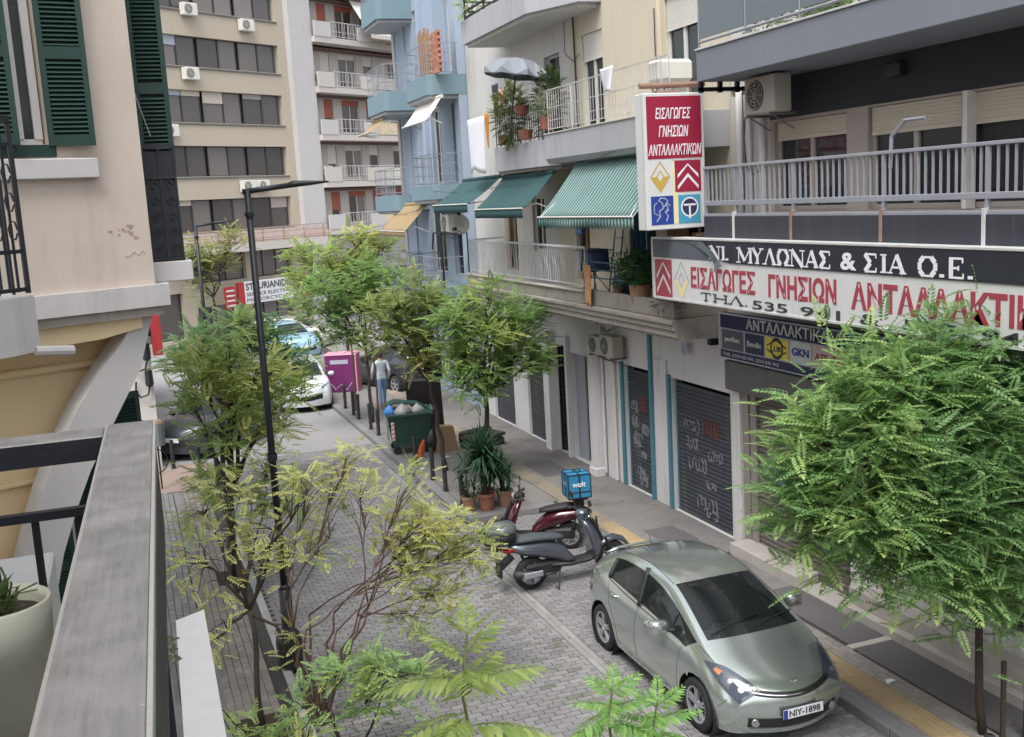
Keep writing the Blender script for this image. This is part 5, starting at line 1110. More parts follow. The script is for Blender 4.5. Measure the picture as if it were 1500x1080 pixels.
def curve3(a, b, sag=0, n=5, wob=.06):
    a, b = Vector(a), Vector(b); L = (b-a).length; out = []
    for i in range(n+1):
        t = i/n; p = a.lerp(b, t); p.z += sag*math.sin(math.pi*t)
        if 0 < i < n: p += Vector((rnd.gauss(0, wob), rnd.gauss(0, wob), rnd.gauss(0, wob)))*L*.4
        out.append(p)
    return out
def tree(label, base, top, blobs, lm, tmpl, nleaf, wob=.07, fork=None, r0=.06, scale=1., bark=None, name='tree', cat='tree', per=16, twiglen=.35, lift=.35, group=None, yellow=0, hollow=.35, multi=0, bare=0, leafjit=.12, tone0=0.):
    """blobs: (centre, radii, weight). Each twig end carries a spray of compound leaves"""
    bark = bark or M['bark']; t = thing(name, label, cat, base, 0, group)
    tr = MB(); base = Vector(base); fork = Vector(fork or top)
    stems = []
    if multi:
        for k in range(multi):
            a = k*2*math.pi/multi+rnd.uniform(-.3, .3); p = fork+Vector((math.cos(a)*.5, math.sin(a)*.4, rnd.uniform(.3, .9))); c = curve3(base+Vector((math.cos(a)*.06, math.sin(a)*.06, 0)), p, 0, 6, .05); tr.tube(c, [r0*(1-.12*i) for i in range(7)], 7); stems.append((c[-1], r0*.32))
    else:
        c = curve3(base, fork, 0, 6, .025); tr.tube(c, [r0*(1.15-.06*i) for i in range(7)], 9); stems = [(c[-1], r0*.7)]
    P, D, U, S, TT = [], [], [], [], []; used = {}
    w_ = [b_[2] for b_ in blobs]; ntw = max(1, nleaf//per)
    for bi, (cen, rad, wt) in enumerate(blobs):
        cen = Vector(cen); rad = Vector(rad)*.88
        if multi: s0, r_ = min(stems, key=lambda s: (s[0]-cen).length*.5+used.get(id(s), 0)); sk = min(stems, key=lambda s: (s[0]-s0).length); used[id(sk)] = used.get(id(sk), 0)+.6
        else: s0, r_ = min(stems, key=lambda s: (s[0]-cen).length+rnd.uniform(0, .3))
        L = (cen-s0).length
        limb = curve3(s0, cen, .06*L, 6, wob); tr.tube(limb, [max(.008, r_*(1-.12*i)) for i in range(7)], 6)
        nt_ = max(2, int(ntw*wt/sum(w_))); tone_b = rnd.random()
        for k in range(nt_):
            while True:
                v = Vector((rnd.uniform(-1, 1), rnd.uniform(-1, 1), rnd.uniform(-1, 1)))
                if hollow < v.length <= 1: break
            e = cen+Vector((v.x*rad.x, v.y*rad.y, v.z*rad.z)); st = limb[rnd.choice((3, 4, 5, 6))]
            tw = curve3(st, e, .05, 4, wob); tr.tube(tw, [.012*scale, .009*scale, .007*scale, .005*scale, .003*scale], 4, caps=False)
            if rnd.random() < bare: continue
            od = Vector((v.x, v.y, v.z*.5+lift)).normalized(); tn = min(1, max(0, .55*tone_b+.45*rnd.random()+tone0))
            for q in range(per):
                f = rnd.random()**.7; pq = tw[2].lerp(tw[4], f) if rnd.random() < .6 else tw[4]
                d = od+Vector((rnd.gauss(0, .8), rnd.gauss(0, .8), rnd.gauss(-.08, .28))); d.normalize()
                P.append(pq+Vector((rnd.gauss(0, 1), rnd.gauss(0, 1), rnd.gauss(0, 1)))*leafjit*scale); D.append(d); U.append((rnd.gauss(0, .22), rnd.gauss(0, .22), 1)); S.append(rnd.uniform(.7, 1.15)*scale); TT.append(tn)
    obj('trunk', tr, bark, t, smooth=True)
    me = leaf_mesh('crown', tmpl, np.array([tuple(Vector(p)-base) for p in P]), np.array([tuple(d) for d in D]), np.array(U), np.array(S), np.array(TT), lm)
    o = link('crown', me, t); o['kind'] = 'stuff'
    return t
G1 = leaf_mat('leaf_fresh_green', srgb(96, 142, 82), srgb(134, 176, 104), srgb(170, 200, 112), .35)
G2 = leaf_mat('leaf_bright_green', srgb(108, 151, 81), srgb(152, 183, 99), srgb(186, 199, 106), .35)
G3 = leaf_mat('leaf_yellowing', srgb(132, 168, 92), srgb(176, 200, 112), srgb(210, 212, 124), .5)
G4 = leaf_mat('leaf_yellow', srgb(182, 190, 104), srgb(212, 212, 124), srgb(140, 164, 90), .45, sat=.85)
G5 = leaf_mat('leaf_big_pinnate', srgb(142, 178, 76), srgb(189, 210, 101), srgb(233, 201, 74), .3)
T6 = leaf_template(8, .28, .034, .075); T5 = leaf_template(7, .3, .045, .085)
TS = leaf_template(6, .27, .05, .08)
# right foreground tree
tree('large fresh-green feathery tree in the right foreground, in front of the shop sign', (8.3, 8.46, .12), (8.2, 8.5, 2.6),
     [((6.7, 8.6, 3.95), (.38, .45, .28), 4), ((7.05, 8.5, 4.25), (.45, .5, .35), 5), ((7.5, 8.6, 4.25), (.5, .6, .38), 6), ((8.1, 8.5, 4.4), (.45, .6, .38), 5), ((8.7, 8.5, 4.2), (.45, .6, .4), 5), ((6.35, 8.6, 3.6), (.35, .5, .32), 4), ((6.7, 8.3, 3.6), (.55, .7, .42), 7), ((7.3, 8.3, 3.7), (.6, .7, .45), 7), ((8.0, 8.3, 3.7), (.6, .7, .45), 7), ((8.75, 8.4, 3.6), (.5, .6, .5), 5), ((6.15, 8.6, 3.1), (.35, .5, .3), 4), ((6.5, 8.3, 3.0), (.5, .6, .4), 6), ((7.1, 8.1, 3.0), (.6, .6, .45), 7), ((7.9, 8.1, 3.0), (.6, .6, .45), 7), ((8.7, 8.3, 3.0), (.5, .6, .5), 5), ((6.3, 8.6, 2.7), (.35, .45, .22), 3), ((6.8, 8.4, 2.45), (.45, .5, .3), 5), ((7.5, 8.2, 2.3), (.5, .5, .35), 5), ((8.2, 8.2, 2.2), (.5, .5, .4), 5), ((8.8, 8.3, 2.1), (.4, .5, .5), 4), ((8.6, 8.3, 1.6), (.35, .4, .3), 2), ((7.9, 8.2, 1.85), (.3, .4, .2), 2)],
     G1, T6, 7000, fork=(8.15, 8.5, 2.3), r0=.042, per=14, hollow=.1, leafjit=.17)
b = MB(); b.tube([(8.42, 8.3, .12), (8.42, 8.3, 1.0)], .03, 6); single('tree_stake', 'short dark stake beside the trunk of the right foreground tree', 'stake', b, M['bark'])
# second tree on the right row, behind the yucca
tree('round bright-green tree rising behind the potted yuccas', (7.04, 21.36, .12), (7.2, 21.4, 2.3),
     [((7.3, 21.4, 4.1), (.6, .6, .4), 6), ((6.7, 21.4, 3.7), (.6, .6, .42), 7), ((7.9, 21.3, 3.6), (.65, .6, .4), 7), ((8.3, 21.4, 3.2), (.45, .5, .35), 4), ((7.3, 21.2, 3.3), (.7, .7, .4), 8), ((6.5, 21.3, 3.1), (.5, .5, .36), 5), ((7.0, 21.1, 2.7), (.6, .5, .3), 6), ((7.8, 21.1, 2.8), (.6, .5, .32), 6), ((8.2, 21.2, 2.6), (.35, .4, .3), 3), ((6.4, 21.2, 2.5), (.35, .4, .3), 3), ((6.95, 21.2, 2.2), (.5, .4, .22), 3)],
     G2, T5, 2000, fork=(7.1, 21.4, 2.0), r0=.06, per=14)
tree('olive-yellow tree behind the bright round tree, beside the bin', (6.5, 22.8, .12), (6.1, 23, 2.6),
     [((5.9, 23, 4.3), (.6, .6, .4), 6), ((5.3, 23, 3.9), (.5, .6, .45), 6), ((6.4, 23, 3.9), (.5, .6, .45), 6), ((5.8, 23, 3.5), (.6, .6, .4), 7), ((5.2, 23, 3.3), (.4, .5, .35), 4), ((6.3, 23, 3.1), (.6, .5, .35), 6), ((6.0, 22.9, 2.7), (.5, .4, .25), 4)],
     leaf_mat('leaf_olive', srgb(126, 156, 85), srgb(173, 183, 106), srgb(198, 192, 117), .4), T5, 1400, fork=(6.3, 22.9, 2.2), r0=.05, per=13)
tree('tall light-green tree further down the right kerb', (6.25, 29.2, .12), (6.2, 29, 2.4),
     [((6.2, 29, 4.4), (.9, .8, .5), 7), ((5.2, 29, 4.0), (.7, .7, .5), 6), ((7.0, 29.2, 4.0), (.6, .7, .5), 5), ((6.0, 28.8, 3.4), (.9, .7, .45), 7), ((5.1, 29, 3.2), (.6, .6, .4), 5), ((4.6, 29.2, 3.6), (.4, .5, .3), 3), ((5.5, 29, 2.6), (.6, .5, .3), 4)],
     G2, TS, 1300, fork=(6.2, 29.1, 2.2), r0=.05, per=12, scale=1.15)
tree('pale thin tree at the street end before the apartment block', (7.4, 38, .0), (7.5, 38, 3),
     [((7.0, 38, 4.5), (.8, .8, .6), 4), ((8.2, 38, 4.9), (.8, .7, .6), 4), ((9.0, 38, 4.6), (.8, .8, .6), 4), ((7.6, 38, 3.9), (1.2, .8, .6), 6), ((6.2, 38, 3.6), (.9, .8, .6), 5), ((6.0, 38.5, 4.6), (.5, .5, .5), 2)],
     leaf_mat('leaf_pale', srgb(135, 165, 76), srgb(180, 199, 106), srgb(203, 190, 108), .4), TS, 1500, fork=(7.5, 38, 2.5), r0=.06, per=10, scale=1.4, bare=.15)
tree('yellow-green tree beside the far lamp post on the left', (3.6, 46, .0), (3.7, 46, 3.2),
     [((3.3, 46, 4.9), (.8, .8, .5), 5), ((4.6, 46, 5.1), (.7, .7, .4), 4), ((2.9, 46, 4.1), (.8, .8, .5), 5), ((4.0, 46, 4.1), (.8, .8, .5), 4), ((3.0, 46, 3.1), (.5, .7, .5), 3)],
     leaf_mat('leaf_autumn', srgb(132, 144, 82), srgb(168, 170, 98), srgb(150, 124, 84), .35), TS, 700, fork=(3.5, 46, 2.8), r0=.06, per=11, scale=1.5, bare=.1)
# trees on the left
tree('green tree at the left behind the yellowing one, by the parked grey car', (1.6, 23.9, .04), (1.9, 24, 2.2),
     [((2.3, 24, 3.7), (.6, .6, .3), 6), ((1.4, 24, 3.5), (.5, .6, .32), 5), ((2.9, 24, 3.4), (.55, .6, .35), 6), ((3.35, 24, 2.85), (.4, .5, .3), 4), ((2.1, 24, 3.0), (.6, .6, .4), 6), ((1.1, 24, 2.95), (.35, .5, .3), 3), ((2.9, 24, 2.6), (.45, .6, .25), 4), ((3.5, 24, 2.5), (.25, .4, .18), 2)],
     leaf_mat('leaf_mid_green', srgb(87, 135, 85), srgb(126, 169, 104), srgb(168, 188, 110), .3), T5, 1250, fork=(1.8, 24, 2.0), r0=.06, per=13, scale=1.15, wob=.05)
tree('yellowing feathery tree before the lamp post on the left sidewalk', (1.22, 18.1, .04), (1.35, 18, 2.0),
     [((1.55, 18, 4.0), (.3, .4, .28), 3), ((1.1, 18, 3.65), (.38, .5, .3), 4), ((1.95, 18, 3.6), (.38, .5, .3), 4), ((2.4, 18, 3.15), (.3, .5, .28), 3), ((1.55, 17.9, 3.2), (.5, .6, .35), 5), ((.85, 18, 3.15), (.25, .5, .25), 2), ((1.3, 17.9, 2.7), (.4, .5, .3), 3), ((2.05, 18, 2.65), (.35, .5, .25), 3)],
     G3, T5, 900, fork=(1.32, 18, 1.6), r0=.06, per=10, bare=.06, scale=1.15, wob=.05, hollow=.1)
tree('leafless low branches with a few pale leaves around the left trunk', (1.28, 17.3, .04), (1.3, 17.3, .9),
     [((1.0, 17.2, 2.1), (.5, .4, .4), 3), ((1.9, 17.2, 2.1), (.5, .4, .4), 3), ((1.4, 17.2, 1.6), (.6, .4, .3), 3), ((2.1, 17.2, 1.5), (.4, .4, .3), 2), ((.8, 17.2, 1.5), (.4, .4, .3), 2)],
     G3, TS, 600, fork=(1.3, 17.3, .8), r0=.026, per=7, multi=5, bare=.2, scale=.8, wob=.05, bark=M['barkred'], name='shrub', cat='shrub')
tree('thin bare-limbed shrub tree at the left, low beside the brown pavers', (1.02, 12.4, .04), (1.0, 12.5, 1.7),
     [((.5, 12.6, 2.2), (.6, .5, .5), 3), ((1.4, 12.6, 2.4), (.6, .5, .5), 4), ((.9, 12.8, 2.9), (.5, .5, .4), 3), ((.6, 12.3, 1.3), (.5, .4, .3), 2), ((1.5, 12.3, 1.0), (.4, .4, .3), 2), ((1.8, 12.4, 2.9), (.4, .4, .4), 2)],
     G4, TS, 520, fork=(1.0, 12.5, 1.5), r0=.035, per=6, bare=.4, scale=.75, wob=.05)
tree('sparse yellow-leaved many-stemmed tree in the centre foreground', (1.66, 12.25, .04), (1.8, 12.3, 1.2),
     [((2.0, 12.3, 2.3), (.4, .5, .5), 3), ((2.4, 12.3, 2.7), (.35, .5, .4), 3), ((2.75, 12.3, 2.2), (.4, .5, .4), 4), ((3.15, 12.3, 2.35), (.35, .5, .3), 5), ((3.5, 12.3, 2.15), (.3, .4, .3), 6), ((3.85, 12.3, 1.85), (.25, .4, .3), 5), ((3.3, 12.2, 1.8), (.4, .5, .3), 6), ((2.8, 12.2, 1.7), (.35, .5, .3), 3), ((2.3, 12.4, 3.2), (.3, .4, .25), 3), ((1.85, 12.4, 2.95), (.3, .4, .25), 3), ((3.1, 12.4, 2.85), (.3, .35, .2), 2), ((3.4, 12.1, 1.4), (.4, .4, .2), 3), ((2.9, 12.1, 1.2), (.35, .4, .2), 2), ((1.5, 12.3, 2.2), (.3, .4, .3), 2)],
     G4, TS, 1500, fork=(1.9, 12.3, .75), r0=.036, per=6, multi=9, bare=.2, scale=.62, bark=M['barkred'], hollow=.0, wob=.04)
tree('low pale green bush at the foot of the sparse yellow tree', (1.75, 10.9, .04), (1.8, 11, .6),
     [((1.8, 11, 1.15), (.3, .3, .15), 3), ((2.2, 11, 1.1), (.35, .3, .18), 4), ((2.6, 11, .9), (.3, .3, .15), 3), ((2.0, 10.9, .8), (.35, .3, .15), 3), ((1.35, 11, .85), (.25, .3, .15), 2)],
     leaf_mat('leaf_bush', srgb(119, 165, 101), srgb(168, 204, 119), srgb(203, 217, 119), .4), TS, 330, fork=(1.8, 11, .5), r0=.02, per=7, multi=3, scale=.75, name='bush', cat='bush', wob=.05)
tree('faint low greenery at the bottom left beside the brown pavers', (.95, 10.6, .04), (.95, 10.6, .5), [((.8, 10.6, .75), (.3, .3, .2), 2), ((1.2, 10.6, .65), (.3, .3, .2), 2)], G3, TS, 110, fork=(.95, 10.6, .4), r0=.015, per=6, multi=2, scale=.7, name='bush', cat='bush')
# big-leaved saplings: every compound leaf is a part
def leaf_full(nl=11, L=.5, lw=.046, ll=.155, droop=.35, m=None, hang=.55):
    b = MB()
    for i in range(nl):
        t = (i+1.2)/(nl+.4); x = L*t; z = -droop*L*t*t; s = .75+.5*math.sin(math.pi*min(1, t*.9+.1))-.35*t
        for sg in (1, -1):
            l_, w_ = ll*s*rnd.uniform(.9, 1.1), lw*s; a = math.radians(70-22*t+rnd.uniform(-6, 6)); dx, dy = math.cos(a), sg*math.sin(a); px_, py_ = -dy, dx
            p0 = (x, 0, z); dz = -hang*l_
            def Pp(u, v): return (x+dx*l_*u+px_*w_*v, dy*l_*u+py_*w_*v, z+dz*u*u-.25*abs(v)*w_)
            b.add([Pp(.03, 0), Pp(.25, .45), Pp(.6, .42), Pp(1, 0), Pp(.6, -.42), Pp(.25, -.45), Pp(.5, 0)], [(0, 1, 6), (1, 2, 6), (2, 3, 6), (3, 4, 6), (4, 5, 6), (5, 0, 6)])
    b.tube([(L*t, 0, -droop*L*t*t+.003) for t in (0, .25, .5, .75, 1)], [.004, .0035, .003, .002, .0015], 4)
    return b
def sapling(label, base, top, leaves, m, seed, whorl=0):
    rnd.seed(seed); t = thing('sapling', label, 'sapling', base, 0)
    c = curve3(base, top, 0, 8, .03); b = MB(); b.tube(c, [.028-.0025*i for i in range(9)], 6); obj('stem', b, M['twig'], t, smooth=True)
    mes = [leaf_full(11, .52, m=m).mesh('leaf', m), leaf_full(9, .42, droop=.15, hang=.35).mesh('leaf', m), leaf_full(12, .56, droop=.55, hang=.8).mesh('leaf', m)]
    for me in mes: 
        at = me.attributes.new('tone', 'FLOAT', 'POINT'); vals = np.full(len(me.vertices), rnd.random()*.9, dtype=np.float32); at.data.foreach_set('value', vals)
    for (f, az, el, s, k) in leaves:
        f = 1-(1-f)*.62
        i = min(7, int(f*8)); p = c[i].lerp(c[i+1], f*8-i)-Vector(base)
        inst('leaf', mes[k % 3], t, tuple(p), (rnd.uniform(-.15, .15), -R(el), R(az)), (s, s, s))
    return t
LM5 = leaf_mat('leaf_sapling', srgb(140, 169, 81), srgb(186, 204, 106), srgb(233, 204, 92), .3); LM6 = leaf_mat('leaf_sapling_green', srgb(112, 169, 76), srgb(168, 215, 108), srgb(210, 231, 119), .3)
lv = [(1.0, 70, 60, .55, 1), (1.0, 200, 55, .5, 1), (1.0, 320, 50, .6, 1), (.93, 150, 35, .8, 1), (.93, 20, 35, .8, 1), (.88, 260, 20, .8, 0), (.85, 165, 15, 1.05, 0), (.82, 5, 18, 1.1, 0), (.78, 100, 20, .9, 1), (.74, 185, 5, 1.1, 0), (.7, 340, 8, 1.1, 0), (.66, 225, 0, 1.0, 2), (.64, 30, 5, 1.1, 2), (.6, 170, -5, 1.15, 2), (.56, 310, -5, 1.15, 2), (.52, 190, -12, 1.1, 2), (.5, 0, -5, 1.1, 2), (.48, 270, -8, 1.0, 2), (.45, 60, 0, 1.0, 2), (.42, 200, -14, 1.1, 2), (.4, 330, -10, 1.1, 2), (.36, 150, -10, 1.0, 2), (.36, 20, -8, 1.0, 2), (.3, 240, -10, 1.0, 2)]
lv = lv+[(f*.985, az+38, el+8, s*.85, k) for f, az, el, s, k in lv[3::2]]
sapling('tall yellow-green sapling with big feathered leaves, bottom centre', (1.93, 6.5, .04), (1.92, 6.5, 3.32), lv, LM5, 3)
lv2 = [(1.0, 60, 55, .45, 1), (1.0, 180, 50, .45, 1), (1.0, 300, 45, .5, 1), (.95, 120, 30, .6, 1), (.94, 10, 30, .7, 1), (.9, 240, 20, .7, 0), (.88, 170, 20, .75, 1), (.86, 350, 15, .9, 1), (.84, 200, 5, .8, 0), (.8, 60, 10, .8, 0), (.78, 310, 5, .9, 0), (.75, 150, 0, .8, 2), (.73, 20, 0, .9, 2), (.7, 230, -5, .8, 2), (.68, 340, -5, .9, 2), (.64, 180, -8, .9, 2)]
sapling('fresh green sapling with feathered leaves, overlapping the front wing of the car', (3.3, 7.3, .04), (3.3, 7.2, 2.32), lv2, LM6, 5)
sapling('second green sapling lower right beside the front wheel of the car', (3.75, 7.2, .04), (3.72, 7.25, 2.1), lv2, LM6, 8)
rnd.seed(21)
# yuccas in terracotta pots
def yucca(label, loc, h, n, pr=.17, m=None, group=None, trunk=.35):
    t = thing('potted_yucca', label, 'potted plant', loc, 0, group)
    b = MB(); b.lathe([(.001, 0), (pr*.7, 0), (pr*.95, pr*1.6), (pr*1.08, pr*1.6), (pr*1.08, pr*1.9), (pr*.95, pr*1.9), (pr*.9, pr*1.7), (.001, pr*1.7)], (0, 0, 0), 20); obj('pot', b, m or M['terr'], t, local=True, smooth=False)
    b = MB(); st = []
    for k in range(3):
        a = k*2.1; e = Vector((math.cos(a)*.12, math.sin(a)*.12, pr*1.7+trunk*(.6+.35*k))); b.tube([(math.cos(a)*.04, math.sin(a)*.04, pr*1.6), e], .03, 6); st.append(e)
    obj('stem', b, M['bark'], t, local=True)
    b = MB()
    for k in range(n):
        o = st[k % 3]; a = rnd.uniform(0, 6.283); el = R(rnd.uniform(-15, 88)); L = h*rnd.uniform(.6, 1); d = Vector((math.cos(a)*math.cos(el), math.sin(a)*math.cos(el), math.sin(el))); sd = Vector((-math.sin(a), math.cos(a), 0))*.02
        o2 = o+Vector((0, 0, rnd.uniform(-.1, .15))); p1 = o2+d*L*.5; p2 = o2+d*L-Vector((0, 0, L*.28*math.cos(el)))
        b.add([o2-sd, o2+sd, p1+sd*.9, p1-sd*.9, p2, o2-Vector((0, 0, .008)), p1-Vector((0, 0, .01))], [(0, 1, 2, 3), (3, 2, 4)])
    o = obj('blades', b, leaf_mat('yucca_leaf', srgb(30, 66, 42), srgb(58, 100, 66), transl=.2), t, local=True); o['kind'] = 'stuff'
    return t
yucca('large potted yucca with dense dark green blades at the sidewalk corner', (6.3, 19.35, .125), .85, 480, .18, trunk=.6)
yucca('yucca with tall upright blades behind the large one', (6.45, 19.75, .125), .66, 240, .16, trunk=.55)
yucca('smaller yucca in a dusty pale pot, right of the cluster', (6.72, 19.45, .125), .5, 90, .17, m=mat('dusty_terracotta', srgb(150, 118, 104), .9, var=.15, scale=8))
yucca('small plant in a terracotta pot at the left end of the pot cluster', (5.98, 19.5, .125), .3, 40, .15, m=M['wood'], trunk=.15)
# balcony plants
def shrub(label, loc, rad, lm, n, pot=True, name='potted_plant', cat='potted plant', potm=None, tm=None, sc_=.5, pr=.15, ph=.25):
    t = thing(name, label, cat, loc, 0); rx, ry, rz_ = rad
    if pot: b = MB(); b.lathe([(.001, 0), (pr*.8, 0), (pr, ph), (pr*.9, ph), (.001, ph*.9)], (0, 0, 0), 14); obj('pot', b, potm or M['terr'], t, local=True)
    b = MB(); z0 = ph if pot else 0
    for k in range(7): b.tube([(0, 0, z0*.8), (rnd.uniform(-.5, .5)*rx, rnd.uniform(-.5, .5)*ry, z0+rz_*rnd.uniform(.5, 1.5))], .006, 4)
    obj('stem', b, M['twig'], t, local=True)
    P = []; D = []; 
    while len(P) < n:
        v = Vector((rnd.uniform(-1, 1), rnd.uniform(-1, 1), rnd.uniform(-1, 1)))
        if v.length < 1: P.append((v.x*rx, v.y*ry, z0+rz_*(1+v.z))); D.append(tuple(v+Vector((rnd.gauss(0, .6), rnd.gauss(0, .6), .3))))
    me = leaf_mesh('foliage', tm if tm is not None else TS, np.array(P), np.array(D), np.array([(rnd.gauss(0, .3), rnd.gauss(0, .3), 1) for _ in P]), nprng.uniform(.6, 1.1, n)*sc_, nprng.uniform(0, 1, n), lm); o = link('foliage', me, t); o['kind'] = 'stuff'
    return t
GP = leaf_mat('pot_leaf_green', srgb(36, 88, 50), srgb(70, 128, 76)); GY2 = leaf_mat('hanging_leaf', srgb(66, 98, 50), srgb(110, 132, 66), srgb(170, 120, 60), .25); GG = leaf_mat('dark_climber', srgb(30, 58, 36), srgb(58, 86, 50))
shrub('dense round green plant in a brown pot on the cream first balcony', (8.62, 16.9, 4.2), (.33, .42, .3), GP, 420, potm=M['wood'], tm=leaf_template(2, .06, .05, .08), sc_=1.0, pr=.2, ph=.36)
shrub('low reddish plants in the trough at the balcony corner', (8.55, 15.75, 4.2), (.12, .4, .12), leaf_mat('reddish_leaf', srgb(96, 52, 52), srgb(70, 84, 52)), 90, pot=False, sc_=.5)
shrub('slim green plant left of the dense round one on the cream balcony', (8.6, 17.75, 4.25), (.12, .2, .3), GP, 70, potm=M['terr'], sc_=.5, pr=.1, ph=.2)
shrub('trailing yellow-green plant hanging over the railing under the parasol', (8.42, 22.45, 7.35), (.3, .6, .65), GY2, 600, pot=False, sc_=.7)
shrub('dark climber around the posts beside the parasol', (8.75, 21.0, 7.4), (.28, .45, .7), GG, 450, pot=False, sc_=.7)
shrub('grey-green bushy plant at the railing corner right of the parasol', (8.5, 20.6, 7.55), (.2, .35, .22), leaf_mat('grey_green_leaf', srgb(120, 136, 110), srgb(160, 170, 140)), 160, sc_=.5)
for i, (y_, z_, lab) in enumerate(((21.75, 7.95, 'upper terracotta trough hung on the railing among the greenery'), (21.6, 7.42, 'lower terracotta pot on the slab among the greenery'), (22.9, 7.4, 'small terracotta pot at the left of the greenery'))):
    b = MB(); b.lathe([(.001, 0), (.12, 0), (.17, .2), (.15, .2), (.001, .18)], (0, 0, 0), 12); o = single('flower_pot', lab, 'flower pot', MB().add([(8.42+x_, y_+q_, z_+r_) for x_, q_, r_ in b.v], b.f), M['terr'])
shrub('green plant drooping over the third balcony at the top', (8.6, 25.3, 10.5), (.3, .4, .4), G2, 160, pot=False, sc_=.8)
shrub('thin green shoots behind the glass of the upper grey balcony', (8.7, 12.0, 8.26), (.15, .8, .1), G2, 160, pot=False, sc_=.5)
shrub('dark plants in pots behind the rail of the upper grey balcony', (8.75, 13.1, 8.26), (.12, .4, .1), GG, 60, pot=False, sc_=.5)
# greenery in the balcony flower pot
b = MB()
for k in range(42):
    a = rnd.uniform(0, 6.28); r_ = rnd.uniform(0, .06); L = rnd.uniform(.05, .17); el = rnd.uniform(.75, 1.45); o = Vector((math.cos(a)*r_, math.sin(a)*r_, .365)); a2 = rnd.uniform(0, 6.28); d = Vector((math.cos(a2)*math.cos(el), math.sin(a2)*math.cos(el), math.sin(el))); sd = Vector((-d.y, d.x, 0)).normalized()*.007
    p1 = o+d*L*.5; p2 = o+d*L-Vector((0, 0, L*.3)); b.add([o-sd*.5, o+sd*.5, p1+sd, p1-sd, p2], [(0, 1, 2, 3), (3, 2, 4)])
for k in range(10): a = rnd.uniform(0, 6.28); b.tube([(.03*math.cos(a), .03*math.sin(a), .36), (.05*math.cos(a), .06*math.sin(a), .42), (.09*math.cos(a+.4), .09*math.sin(a+.4), .44+rnd.uniform(-.04, .05))], .0025, 4)
o = obj('plant', b, leaf_mat('pot_weed', srgb(60, 92, 48), srgb(110, 130, 70)), pt, local=True); o['kind'] = 'stuff'
